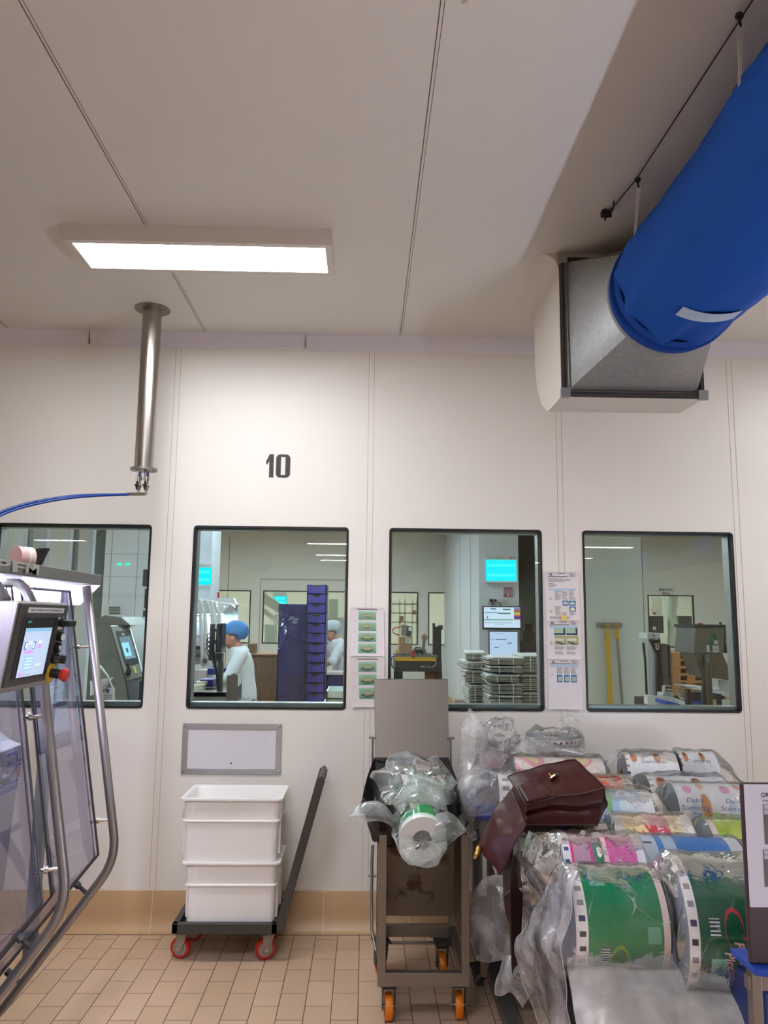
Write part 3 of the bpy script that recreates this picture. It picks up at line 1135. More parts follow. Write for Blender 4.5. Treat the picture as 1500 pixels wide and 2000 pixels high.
X0, Y0 = 0.155, 0.125  # logo right end / height over the plate
for grow, col, o in ((0.006, '#dfe4f2', 0.0), (0.0, dg_, 0.0012)):
    g = grow
    lp([(0.03 - g, 0.165 - g), (0.03 - g, 0.19 + g), (0.135, 0.19 + g), (0.165 + g, 0.125 + g), (0.20 + g, 0.125 + g), (0.20 + g, 0.105 - g), (0.15, 0.105 - g), (0.122, 0.165 - g)], col, o)
    lp([(0.0 - g, 0.0 - g), (0.11, 0.0 - g), (0.165, 0.08), (0.20 + g, 0.08 - g), (0.20 + g, 0.095 + g), (0.15, 0.095 + g), (0.10, 0.02 + g), (0.0 - g, 0.02 + g)], col, o)
    lp([(-0.05 - g, -0.075 - g), (0.185 + g, -0.075 - g), (0.185 + g, -0.008 + g), (-0.05 - g, -0.008 + g)], '#3a5097' if grow == 0 else col, o)
text(mb, 'pfm', lambda x, y, z=0: pf(0.067 + x, 0.085 + y, 0.003), 0.12, col='#24459c', bold=0.012, width=0.13)
text(mb, 'Packaging Machinery', lambda x, y, z=0: pf(0.068 + x, -0.030 + y, 0.0034), 0.026, col='#e8ecf6', width=0.22)
for k in range(2):
    mb.prism([pf(-0.045, -0.05 - 0.012 * k, 0.003), pf(0.175, -0.05 - 0.012 * k, 0.003), pf(0.175, -0.047 - 0.012 * k, 0.003), pf(-0.045, -0.047 - 0.012 * k, 0.003)], pf(0, 0, 0.0005) - pf(0, 0, 0), col='#8fa0cf')
build('maker_logo', mb, 'print', body)
mb = MB()
sd = V((-1.475, -1.625, 1.315))
rr_, uu = V((0, 1, 0)), V((-0.22, 0, 0.16)).normalized()
nn = rr_.cross(uu)
sd = sd + nn * 0.003
for r, col, o in ((0.042, '#f2f2fa', 0), (0.039, '#5960a0', 0.0006), (0.037, '#f2f2fa', 0.0012)):
    mb.add([sd + (rr_ * math.cos(a) + uu * math.sin(a) * 1.0) * r + nn * o for a in [2 * PI * i / 32 for i in range(32)]], [tuple(range(32))], col=col)
for k in range(20):
    a = 2 * PI * k / 20
    p = sd + (rr_ * math.cos(a) + uu * math.sin(a)) * 0.030 + nn * 0.0018
    mb.obox(p, rr_ * 0.003, uu * 0.004, nn * 0.0002, col='#4a5196')
mb.obox(sd + nn * 0.0018, rr_ * 0.016, uu * 0.02, nn * 0.0002, col='#8a90c0')
build('round_sticker', mb, 'print', body)
mb = MB()
mb.prism([(-2.2, -1.44, 1.05), (-1.42, -1.44, 1.05), (-1.40, -1.44, 1.22), (-2.2, -1.44, 1.22)], (0, 0.10, 0))
mb.box(-2.2, -1.45, -1.44, -1.35, 0.98, 1.02)
build('transfer_unit', mb, pbr('machine_pale_steel', '#a09ca0', 0.4, 0.4, var=0.08), mach, bevel=0.004)
mb = MB()
mb.cyl((-1.62, -3.4, 0.70), (-1.62, -1.75, 0.70), 0.11, n=28)
mb.cyl((-1.95, -3.4, 0.56), (-1.95, -1.6, 0.56), 0.15, n=28)
build('roller', mb, 'machdark', mach, smooth=40)
mb = MB()
mb.box(-2.3, -1.44, -3.6, -1.45, 0.38, 0.44)
mb.box(-2.3, -1.60, -3.6, -1.50, 0.16, 0.38)
build('base_tray', mb, 'machgrey', mach, bevel=0.004)
mb = MB()
mb.prism([(-1.50, -1.66, 0.44), (-1.46, -1.66, 0.50), (-1.50, -1.66, 0.74), (-1.62, -1.66, 0.74), (-1.70, -1.66, 0.44)], (0, 0.04, 0))
build('guide_plate', mb, 'darkmetal', mach, bevel=0.003)
mb = MB()
mb.prism([(-1.46, -2.3, 0.46), (-1.40, -2.3, 0.80), (-1.47, -2.3, 0.84), (-1.60, -2.3, 0.46)], (0, 0.28, 0))
build('guide_plate', mb, 'darkmetal', mach, bevel=0.003)
mb = MB()
mb.cyl((-1.47, -1.72, 1.16), (-1.30, -1.72, 1.16), 0.012, n=12)
mb.sphere((-1.29, -1.72, 1.16), 0.02, 12)
build('clamp_knob', mb, 'machdark', mach, smooth=40)
mb = MB()
mb.cyl((-1.50, -1.78, 1.00), (-1.38, -1.70, 0.98), 0.012, n=10)
mb.sphere((-1.37, -1.69, 0.98), 0.024, 12)
build('clamp_knob', mb, 'machdark', mach, smooth=40)
mb = MB()
mb.box(-1.40, -1.388, -1.40, -1.36, 1.10, 1.18)
build('warning_label', mb, pbr('amber_label', '#d99a2b', 0.5), mach)
for i, (x, y) in enumerate(((-2.1, -1.55), (-2.1, -3.4), (-1.68, -1.6), (-1.68, -3.3))):
    mb = MB()
    mb.cyl((x, y, 0.03), (x, y, 0.17), 0.025, n=16)
    mb.cyl((x, y, 0.0), (x, y, 0.03), 0.05, 0.035, n=20)
    build('foot', mb, 'steel', mach, smooth=40)
mb = MB()
mb.tube(fillet([(-1.30, -1.62, 1.88), (-1.30, -1.60, 1.83), (-1.33, -1.56, 1.79), (-1.4, -1.5, 1.7)], 0.03), 0.004, 8)
build('cable', mb, pbr('orange_cable', '#b5532b', 0.5), mach, smooth=180)
mb = MB()
mb.cyl((-1.34, -1.60, 1.79), (-1.34, -1.60, 1.845), 0.028, n=16)
build('sensor', mb, 'rollwhite', mach, smooth=40)
mb = MB()
mb.prism([(-1.25, -1.72, 1.70), (-1.245, -1.66, 1.70), (-1.25, -1.685, 1.79)], (-0.01, 0, 0))
build('sensor', mb, 'yellow', mach)
# control box
bt, bb = -1.0, -1.034
yn, yf = -2.362, -1.982
zt, zb = 1.783, 1.540
th_ = 0.20
mb = MB()
mb.prism([(bt, yn, zt), (bb, yn, zb), (bb - 0.012, yn, zb - 0.018), (bt - th_ - 0.05, yn, zb + 0.03), (bt - th_ + 0.0, yn, zt + 0.004), (bt - 0.015, yn, zt + 0.006)], (0, yf - yn, 0))
cb = build('control_box', mb, 'steel', mach, bevel=0.003)
ax_y = V((0, 1, 0))
ax_u = V((bt - bb, 0, zt - zb)).normalized()
ax_n = ax_y.cross(ax_u)
H_ = (V((bt, 0, zt)) - V((bb, 0, zb))).length


def cf(s, t, o=0.0):
    """point on the front of the control box: s 0..1 near to far, t 0..1 bottom to top"""
    return V((bb, yn, zb)) + ax_y * (s * (yf - yn)) + ax_u * (t * H_) + ax_n * o


def cquad(mb, s0, s1, t0, t1, o, col, th=0.001):
    mb.prism([cf(s0, t0, o), cf(s1, t0, o), cf(s1, t1, o), cf(s0, t1, o)], ax_n * th, col=col)


mb = MB()
mb.prism([cf(0.03, 0.0, 0), cf(0.97, 0.0, 0), cf(0.97, 0.99, 0), cf(0.03, 0.99, 0)], ax_n * 0.004)
build('front_plate', mb, pbr('dark_anodised_plate', '#54524f', 0.4, 0.6), cb, bevel=0.001)
mb = MB()
cquad(mb, 0.13, 0.75, 0.08, 0.86, 0.004, '#3e3f40', 0.004)
cquad(mb, 0.15, 0.73, 0.10, 0.83, 0.008, '#08090b', 0.002)
cquad(mb, 0.17, 0.24, 0.765, 0.79, 0.0102, '#3fa79a', 0.0004)
text(mb, 'TOUCH', lambda x, y, z=0: cf(0.64, 0.775, 0.0103) + ax_y * x + ax_u * y, 0.006, col='#9a9a9a')
cquad(mb, 0.17, 0.88, 0.885, 0.95, 0.004, '#d9d9d6', 0.0008)
text(mb, 'PRIMA DI CAMBIARE LA RICETTA PREMI EMERGENZA', lambda x, y, z=0: cf(0.525, 0.917, 0.0052) + ax_y * x + ax_u * y, 0.009, col='#1a1a1a', width=0.24, bold=0.01)
cquad(mb, 0.82, 0.92, 0.665, 0.705, 0.004, '#d0d0cc', 0.0006)
cquad(mb, 0.80, 0.83, 0.80, 0.835, 0.004, '#e0e0e0', 0.0006)
cquad(mb, 0.88, 0.91, 0.80, 0.835, 0.004, '#e0e0e0', 0.0006)
build('operator_panel', mb, 'print', cb)
mb = MB()
S0, S1, T0, T1 = 0.165, 0.665, 0.105, 0.70


def sq(a0, a1, b0, b1, col, o=0.0104):
    cquad(mb, S0 + (S1 - S0) * a0, S0 + (S1 - S0) * a1, T0 + (T1 - T0) * b0, T0 + (T1 - T0) * b1, o, col, 0.0002)


sq(0, 1, 0, 1, '#a7b9d0', 0.0101)
sq(0, 1, 0.93, 1, '#7aa7c4')
sq(0.05, 0.85, 0.885, 0.89, '#8c98b0')
sq(0.06, 0.17, 0.56, 0.72, '#4a6fb8')
sq(0.36, 0.47, 0.56, 0.72, '#4a6fb8')
sq(0.10, 0.16, 0.58, 0.70, '#e3eaf4', 0.0107)
sq(0.37, 0.43, 0.58, 0.70, '#e3eaf4', 0.0107)
sq(0.19, 0.34, 0.66, 0.74, '#c2cfdf')
sq(0.10, 0.42, 0.48, 0.535, '#c38bd0')
sq(0.58, 0.70, 0.57, 0.65, '#c38bd0')
sq(0.58, 0.70, 0.67, 0.73, '#cfd3d8')
sq(0.16, 0.50, 0.12, 0.43, '#8fb2d2')
for k in range(4):
    sq(0.20, 0.46, 0.36 - 0.065 * k, 0.395 - 0.065 * k, '#b5d3e8', 0.0107)
sq(0.60, 0.82, 0.20, 0.25, '#bccbd8')
sq(0.05, 0.18, 0.02, 0.09, '#c38bd0')
for k in range(3):
    sq(0.24 + 0.09 * k, 0.28 + 0.09 * k, 0.035, 0.05, '#56606e')
build('screen', mb, 'screen', cb)


def button(s, t, r, h, m, nm, extra=None):
    mb = MB()
    mb.cyl(cf(s, t, 0.004), cf(s, t, 0.004 + h), r, n=24)
    o = build(nm, mb, m, cb, smooth=40)
    return o


b_ = button(0.87, 0.765, 0.016, 0.012, 'blackplastic', 'selector_switch')
mb = MB()
mb.obox(cf(0.87, 0.765, 0.03), ax_y * 0.03, ax_u * 0.011, ax_n * 0.014)
build('switch_grip', mb, 'blackplastic', b_, bevel=0.004)
b_ = button(0.875, 0.575, 0.0155, 0.014, 'blackplastic', 'push_button')
mb = MB()
mb.cyl(cf(0.875, 0.575, 0.018), cf(0.875, 0.575, 0.022), 0.012, n=24)
build('button_cap', mb, 'rollwhite', b_, smooth=40)
b_ = button(0.865, 0.43, 0.0155, 0.014, 'blackplastic', 'push_button')
mb = MB()
mb.ring(cf(0.865, 0.43, 0.018), cf(0.865, 0.43, 0.021), 0.007, 0.005, 20)
build('button_mark', mb, 'rollwhite', b_)
b_ = button(0.865, 0.285, 0.019, 0.010, 'blackplastic', 'key_switch')
mb = MB()
mb.cyl(cf(0.865, 0.285, 0.012), cf(0.865, 0.285, 0.03), 0.014, n=24)
build('key_ring', mb, 'chrome', b_, smooth=40)
mb = MB()
mb.obox(cf(0.865, 0.285, 0.036), ax_y * 0.006, ax_u * 0.014, ax_n * 0.008)
build('key_knob', mb, 'blackplastic', b_, bevel=0.003)
mb = MB()
mb.cyl(cf(0.86, 0.09, 0.004), cf(0.86, 0.09, 0.007), 0.034, n=36)
es = build('emergency_stop', mb, 'yellow', cb, smooth=40)
mb = MB()
mb.cyl(cf(0.86, 0.09, 0.006), cf(0.86, 0.09, 0.04), 0.015, n=24)
build('stem', mb, 'blackplastic', es, smooth=40)
mb = MB()
mb.cyl(cf(0.86, 0.09, 0.038), cf(0.86, 0.09, 0.052), 0.015, 0.0235, n=28)
mb.cyl(cf(0.86, 0.09, 0.052), cf(0.86, 0.09, 0.062), 0.0235, 0.017, n=28)
build('push_cap', mb, 'red', es, smooth=50)
mb = MB()
mb.cyl((bt - 0.12, yn - 0.004, 1.635), (bt - 0.12, yn, 1.635), 0.04, n=32)
mb2 = mb
build('side_sticker', mb2, pbr('white_sticker', '#e4e6ea', 0.4), cb)
mb = MB()
mb.obox((bt - 0.12, yn - 0.005, 1.635), (0.028, 0, 0), (0, 0.001, 0), (0, 0, 0.02))
build('sticker_mark', mb, 'bluep', cb)
mb = MB()
mb.tube(fillet([(-1.35, -2.05, 1.89), (-1.22, -2.10, 1.87), (-1.14, -2.15, 1.79)], 0.08, 8), 0.022, 14)
build('hanger_arm', mb, 'steel', cb, smooth=180)
# label reel on the hood
lr = thing('label_reel', 'reel of pink and white labels lying on the machine hood', 'label reel', (-1.22, -1.95, 1.94))
rc = at(52, 1092, X=-1.25)
ry = rc.y
mb = MB()
ax = V((0.55, 0.83, 0)).normalized()
c0 = V((rc.x, ry - 0.03, 1.918 + 0.036))
mb.cyl(c0 - ax * 0.03, c0 + ax * 0.0, 0.040, n=40, col='#e2b6b4')
mb.cyl(c0 + ax * 0.0005, c0 + ax * 0.008, 0.0405, n=40, col='#efe3da')
mb.cyl(c0 + ax * 0.0085, c0 + ax * 0.028, 0.040, n=40, col='#e4d3c6')
build('label_roll', mb, 'print', lr, smooth=40)
mb = MB()
mb.obox(c0 + ax * 0.062 + V((0, 0, 0.004)), ax * 0.010, V((-0.83, 0.55, 0)) * 0.03, V((0.3, 0.3, 1)).normalized() * 0.04)
build('holder', mb, 'blackplastic', lr, bevel=0.004)

# a worklight of the next packaging line, standing to the right of the camera
wl = thing('led_worklight', 'led worklight of the next packaging line, right of the camera', 'worklight', (2.7, -3.3, 0))
mb = MB()
mb.box(2.60, 2.76, -4.4, -2.4, 0.62, 0.635)
mb.box(2.745, 2.76, -4.4, -2.4, 0.635, 0.78)
mb.box(2.60, 2.76, -2.40, -2.385, 0.62, 0.78)
for y in (-4.3, -2.5):
    mb.beam((2.72, y, 0), (2.72, y, 0.63), 0.05, 0.05, (0, 1, 0))
    mb.box(2.5, 2.9, y - 0.05, y + 0.05, 0.0, 0.03)
build('stand', mb, 'steel', wl)
mb = MB()
mb.cyl((2.68, -4.35, 0.67), (2.68, -2.45, 0.67), 0.022, n=12)
build('lamp_tube', mb, emis('worklight_led', '#dfe6ff', LED_SIDE), wl, smooth=40)


# ------------------------------------------------------------------ dolly with white bins
def caster(parent, x, y, r, w, top, yaw, wheel, hub, fork='steel', plate=True):
    c, s = math.cos(yaw), math.sin(yaw)
    ax = V((c, s, 0))
    fw = V((-s, c, 0))
    mb = MB()
    if plate:
        mb.obox((x, y, top - 0.004), ax * 0.04, fw * 0.045, V((0, 0, 0.004)))
    mb.cyl((x, y, top - 0.02), (x, y, top - 0.006), 0.028, n=20)
    off = fw * 0.012
    for sg in (-1, 1):
        p = V((x, y, 0)) + ax * sg * (w / 2 + 0.008)
        mb.prism([p + fw * 0.03 + V((0, 0, top - 0.02)), p - fw * 0.03 + V((0, 0, top - 0.02)), p + off - fw * 0.014 + V((0, 0, r - 0.012)), p + off + fw * 0.014 + V((0, 0, r - 0.012))], ax * sg * 0.004)
    mb.obox((x, y, top - 0.022), ax * (w / 2 + 0.012), fw * 0.03, V((0, 0, 0.003)))
    cs = build('caster', mb, fork, parent, smooth=30)
    cc = V((x, y, r)) + off
    mb = MB()
    n = 36
    prof = [(-w / 2, r * 0.72), (-w / 2, r * 0.94), (-w / 2 * 0.7, r), (w / 2 * 0.7, r), (w / 2, r * 0.94), (w / 2, r * 0.72)]
    mb.grid(n, 5, lambda u, v: cc + ax * prof[round(v * 5)][0] + (fw * math.cos(2 * PI * u) + V((0, 0, 1)) * math.sin(2 * PI * u)) * prof[round(v * 5)][1], closed=True)
    wh = build('wheel', mb, wheel, cs, smooth=50)
    mb = MB()
    mb.cyl(cc - ax * (w / 2 - 0.002), cc + ax * (w / 2 - 0.002), r * 0.74, n=28)
    mb.m = 1
    mb.cyl(cc - ax * (w / 2 + 0.016), cc + ax * (w / 2 + 0.016), 0.008, n=12)
    build('hub', mb, [hub, 'chrome'], cs, smooth=40)
    return cs


dl = thing('platform_dolly', 'black platform dolly with a leaning push handle and red wheels', 'dolly', (-0.7, -0.24, 0))
dx0, dx1, dy0, dy1 = -0.965, -0.43, -0.43, -0.075
mb = MB()
mb.box(dx0, dx1, dy0, dy0 + 0.03, 0.145, 0.195)
mb.box(dx0, dx1, dy1 - 0.03, dy1, 0.145, 0.195)
mb.box(dx0, dx0 + 0.03, dy0, dy1, 0.145, 0.195)
mb.box(dx1 - 0.03, dx1, dy0, dy1, 0.145, 0.195)
mb.box(dx0, dx1, dy0 + 0.01, dy1 - 0.01, 0.145, 0.165)
build('platform', mb, 'darkmetal', dl, bevel=0.003)
mb = MB()
hb0, ht0 = V((-0.425, dy0 + 0.015, 0.15)), at(627, 1522, Y=-0.40)
hb1, ht1 = V((-0.425, dy1 - 0.015, 0.15)), at(641, 1500, Y=-0.12)
ht1.z = ht0.z + 0.0
ht1.x = ht0.x
for a, b in ((hb0, ht0), (hb1, ht1)):
    mb.beam(a, b, 0.022, 0.045, (0, 1, 0)) if False else mb.beam(a, b, 0.045, 0.024, (0, 1, 0))
mb.tube([ht0 + V((0, -0.012, 0.0)), ht1 + V((0, 0.012, 0.0))], 0.016, 16)
mb.beam(hb0.lerp(ht0, 0.5), hb1.lerp(ht1, 0.5), 0.03, 0.012, (1, 0, 0.3))
build('push_handle', mb, 'darkmetal', dl, bevel=0.002)
for x, y, yaw in ((-0.922, -0.35, 1.35), (-0.485, -0.36, 1.95), (-0.90, -0.13, 1.5), (-0.49, -0.13, 1.7)):
    caster(dl, x, y, 0.052, 0.032, 0.145, yaw, 'red', 'hubgrey', 'hubgrey')


def bin_(name, label, x0, x1, y0, y1, z0, h, fl, group):
    """open crate: tapered walls, flared rim, band rib, corner ribs"""
    t = thing(name, label, 'crate', ((x0 + x1) / 2, (y0 + y1) / 2, z0), group)
    cx, cy = (x0 + x1) / 2, (y0 + y1) / 2
    hx, hy = (x1 - x0) / 2, (y1 - y0) / 2

    def loop(grow, z, r=0.03):
        out = []
        for sx, sy, a0 in ((1, 1, 0), (-1, 1, 90), (-1, -1, 180), (1, -1, 270)):
            for k in range(4):
                a = math.radians(a0 + 30 * k)
                out.append(V((cx + sx * (hx + grow - r) + r * math.cos(a), cy + sy * (hy + grow - r) + r * math.sin(a), z)))
        return out
    zs = [(0.0, z0), (0.004, z0 + h * 0.62), (0.014, z0 + h * 0.63), (0.014, z0 + h * 0.65), (0.006, z0 + h * 0.66), (0.010, z0 + h * 0.965), (0.028, z0 + h * 0.975), (0.028, z0 + h), (0.004, z0 + h), (-0.002, z0 + h * 0.97), (-0.010, z0 + 0.012)]
    mb = MB()
    n = 16
    for g, z in zs:
        mb.add(loop(g * fl, z), [])
    for k in range(len(zs) - 1):
        mb.f += [[k * n + i, k * n + (i + 1) % n, (k + 1) * n + (i + 1) % n, (k + 1) * n + i] for i in range(n)]
    mb.f.append(list(range(n - 1, -1, -1)))
    mb.f.append([(len(zs) - 1) * n + i for i in range(n)])
    mb.mi = [0] * len(mb.f)
    mb.c = [(0.8, 0.8, 0.8)] * len(mb.f)
    for sx in (-1, 1):
        x = cx + sx * (hx - 0.045)
        mb.box(x - 0.004, x + 0.004, y0 - 0.011, y0 + 0.002, z0 + h * 0.66, z0 + h * 0.97)
        for sy in (-1, 1):
            y = cy + sy * (hy - 0.05)
            mb.box((x1 - 0.002) if sx > 0 else (x0 - 0.012), (x1 + 0.012) if sx > 0 else (x0 + 0.002), y - 0.004, y + 0.004, z0 + h * 0.1, z0 + h * 0.97)
    build('body', mb, 'binwhite', t, smooth=35)
    return t


P_ = lambda x, y, Y: at(x, y, Y=Y)
bin_('storage_crate', 'lower white plastic crate standing on the black dolly', -0.905, -0.452, -0.396, -0.108, 0.168, 0.318, 1.0, 'white crates on the dolly')
bin_('storage_crate', 'upper white plastic crate stacked open on top of the lower crate', -0.93, -0.445, -0.405, -0.10, 0.487, 0.318, 0.9, 'white crates on the dolly')
mb = MB()
rg = P_(381, 1574, -0.26)
mb.sphere(rg, 0.045, 26, sc=(1.0, 1.0, 0.9), fn=lambda q: q * (1 + 0.45 * nz(q, 22) + 0.2 * nz(q, 50)))
mb.sphere(rg + V((-0.022, -0.05, -0.02)), 0.035, 22, sc=(1, 1.1, 1.0), fn=lambda q: q * (1 + 0.5 * nz(q + V((3, 1, 2)), 26)))
tag(build('crumpled_cloth', mb, pbr('white_cloth', '#e9e4dc', 0.9), smooth=180), 'crumpled white cloth hanging inside the upper white crate', 'cloth')

# ------------------------------------------------------------------ waste bin stand
ws = thing('waste_bin_stand', 'stainless wheeled waste stand with raised lid and black liner', 'waste bin', (0.28, -0.76, 0))
P = lambda x, y, Y: at(x, y, Y=Y)
yf_, yb_ = -1.02, -0.50
xl, xr = 0.075, 0.475
zt_ = P(750, 1630, yf_).z
sq_ = 0.034
zr = 0.165
fl = build
mb = MB()
mb.box(xl, xr, yf_ - sq_ / 2, yf_ + sq_ / 2, zr, zr + 0.055)
mb.box(xl, xr, yb_ - sq_ / 2, yb_ + sq_ / 2, zr, zr + 0.055)
mb.box(xl, xl + sq_, yf_, yb_, zr, zr + 0.055)
mb.box(xr - sq_, xr, yf_, yb_, zr, zr + 0.055)
build('base_frame', mb, 'steelcart', ws, bevel=0.002)
for x, y in ((xl + sq_ / 2, yf_), (xr - sq_ / 2, yf_), (xl + sq_ / 2, yb_), (xr - sq_ / 2, yb_)):
    mb = MB()
    mb.box(x - sq_ / 2, x + sq_ / 2, y - sq_ / 2, y + sq_ / 2, zr + 0.05, zt_ if y == yf_ else zt_)
    build('leg', mb, 'steelcart', ws, bevel=0.002)
mb = MB()
mb.box(xl, xl + sq_, yf_, yb_, zt_ - 0.03, zt_)
mb.box(xr - sq_, xr, yf_, yb_, zt_ - 0.03, zt_)
mb.box(xl, xr, yb_ - sq_ / 2, yb_ + sq_ / 2, zt_ - 0.03, zt_)
build('top_rail', mb, 'steelcart', ws, bevel=0.002)
mb = MB()
mb.box(xl + sq_, xr - sq_, yb_ - 0.012, yb_ - 0.006, zr + 0.10, zt_)
mb.box(xr - 0.008, xr - 0.004, yf_ + 0.02, yb_, zr + 0.10, zt_)
mb.box(xl + 0.004, xl + 0.008, yf_ + 0.02, yb_, zr + 0.10, zt_)
build('sheet_panel', mb, 'steelstain', ws)
mb = MB()
mb.cyl((xl + 0.03, yb_ + 0.06, 0.11), (xr - 0.03, yb_ + 0.06, 0.11), 0.009, n=12)
mb.box(xr - 0.13, xr - 0.02, yb_ - 0.02, yb_ + 0.09, zr - 0.002, zr + 0.002)
build('pedal_bar', mb, 'chrome', ws)
mb = MB()
px_ = xl - 0.022
mb.tube([(px_, yb_, 0.60), (px_ - 0.004, yb_ - 0.02, 0.52), (px_ - 0.002, yb_ - 0.03, 0.46), (px_ - 0.004, yb_ - 0.05, 0.38), (px_, yb_ - 0.08, 0.22), (px_ + 0.02, yb_ - 0.14, 0.15)], 0.008, 10)
mb.cyl((px_ - 0.02, yb_ - 0.03, 0.46), (px_ + 0.02, yb_ - 0.03, 0.46), 0.006, n=10)
build('pedal_rod', mb, 'steel', ws, smooth=60)
for x, y, yaw in ((0.125, -0.98, 0.05), (0.437, -0.965, -0.04), (0.402, -0.56, 0.04), (0.10, -0.54, 0.3)):
    caster(ws, x, y, 0.056, 0.034, zr, yaw, 'orange', 'darkmetal', 'darkmetal')
# lid, tilted back against the wall
L0, L1 = P(732, 1480, -0.43), P(877, 1480, -0.43)
T0_, T1_ = P(731, 1328, -0.30), P(875, 1328, -0.30)
mb = MB()
mb.prism([L0, L1, T1_, T0_], (0, 0.02, 0.004))
lid = build('lid', mb, 'steellid', ws, bevel=0.002)
for x in (L0.x - 0.012, L1.x + 0.012):
    mb = MB()
    mb.cyl((x, -0.42, L0.z - 0.30), (x, -0.40, L0.z + 0.10), 0.006, n=10)
    mb.cyl((x - 0.02, -0.40, L0.z + 0.10), (x + 0.02, -0.40, L0.z + 0.10), 0.007, n=10)
    build('lid_rod', mb, 'steel', lid)
# liner: rim loop hooked over a wire frame, hanging skirt outside, hollow inside
rim = [P(731, 1480, -0.45), P(800, 1480, -0.45), P(876, 1480, -0.45), P(892, 1522, -0.7), P(897, 1560, -0.93), P(880, 1572, -1.0), P(800, 1575, -1.0), P(722, 1570, -1.0), P(708, 1556, -0.93), P(718, 1515, -0.68)]
n = len(rim)
cen = sum(rim, V()) / n
mb = MB()
NR = 60


def rimpt(u):
    k = u * n
    i = int(k) % n
    f = k - int(k)
    p0, p1, p2_, p3 = rim[(i - 1) % n], rim[i], rim[(i + 1) % n], rim[(i + 2) % n]
    return 0.5 * ((2 * p1) + (p2_ - p0) * f + (2 * p0 - 5 * p1 + 4 * p2_ - p3) * f * f + (3 * p1 - p0 - 3 * p2_ + p3) * f ** 3) if False else p1.lerp(p2_, f)


def liner(u, v):
    p = rimpt(u)
    out = V((p.x - cen.x, p.y - cen.y, 0))
    if v < 0.4:      # outside skirt
        t = 1 - v / 0.4
        q = p + V((out.x * 0.05 * t, out.y * 0.02 * t, -0.07 * t * (1.0 + 0.4 * nz((u * 9, 0, 1), 1))))
    else:            # inside down to the bottom
        t = (v - 0.4) / 0.6
        q = p + V((-out.x * 0.25 * t, -out.y * 0.25 * t, -0.20 * t ** 0.8))
    w = 0.014 * min(1, abs(v - 0.4) * 8)
    return q + V((nz((u * 22, v * 5, 0)), nz((u * 22, v * 5, 7)), 0.4 * nz((u * 17, v * 6, 3)))) * w


mb.grid(NR, 20, liner, closed=True)
mb.add([liner(i / NR, 1) for i in range(NR)], [tuple(range(NR))])
# V-shaped front of the liner below the roll
build('bin_liner', mb, 'blackbag', ws, smooth=70, solid=0.002)
mb = MB()
va, vb, vc = P(775, 1640, -1.03), P(893, 1640, -1.03), P(829, 1697, -1.03)
mb.prism([va, vc, vb, vb + V((0, 0, 0.1)), va + V((0, 0, 0.1))], (0, 0.004, 0))
build('liner_tip', mb, 'blackbag', ws)


# ------------------------------------------------------------------ film rolls
def hexc(a, b, t):
    ca, cb_ = C(a) if isinstance(a, str) else a, C(b) if isinstance(b, str) else b
    return tuple(x + (y - x) * t for x, y in zip(ca, cb_))


def marks(u, v, edge=0.09, right=False, dark='#34343c', n=22):
    """printed register marks on the pale edge of the film; returns colour or None"""
    e = v if not right else 1 - v
    if e < edge:
        k = (u * n) % 1.0
        if 0.25 < e / edge < 0.8 and k < 0.36:
            i = int(u * n) % 7
            return C(('#2b2b33', '#31345c', '#8c8a90', '#9a9088', '#a8a29c', '#b3a7a6', '#5b4a48')[i])
        return C('#e6e3e0')
    return None


ROLL_N = 0


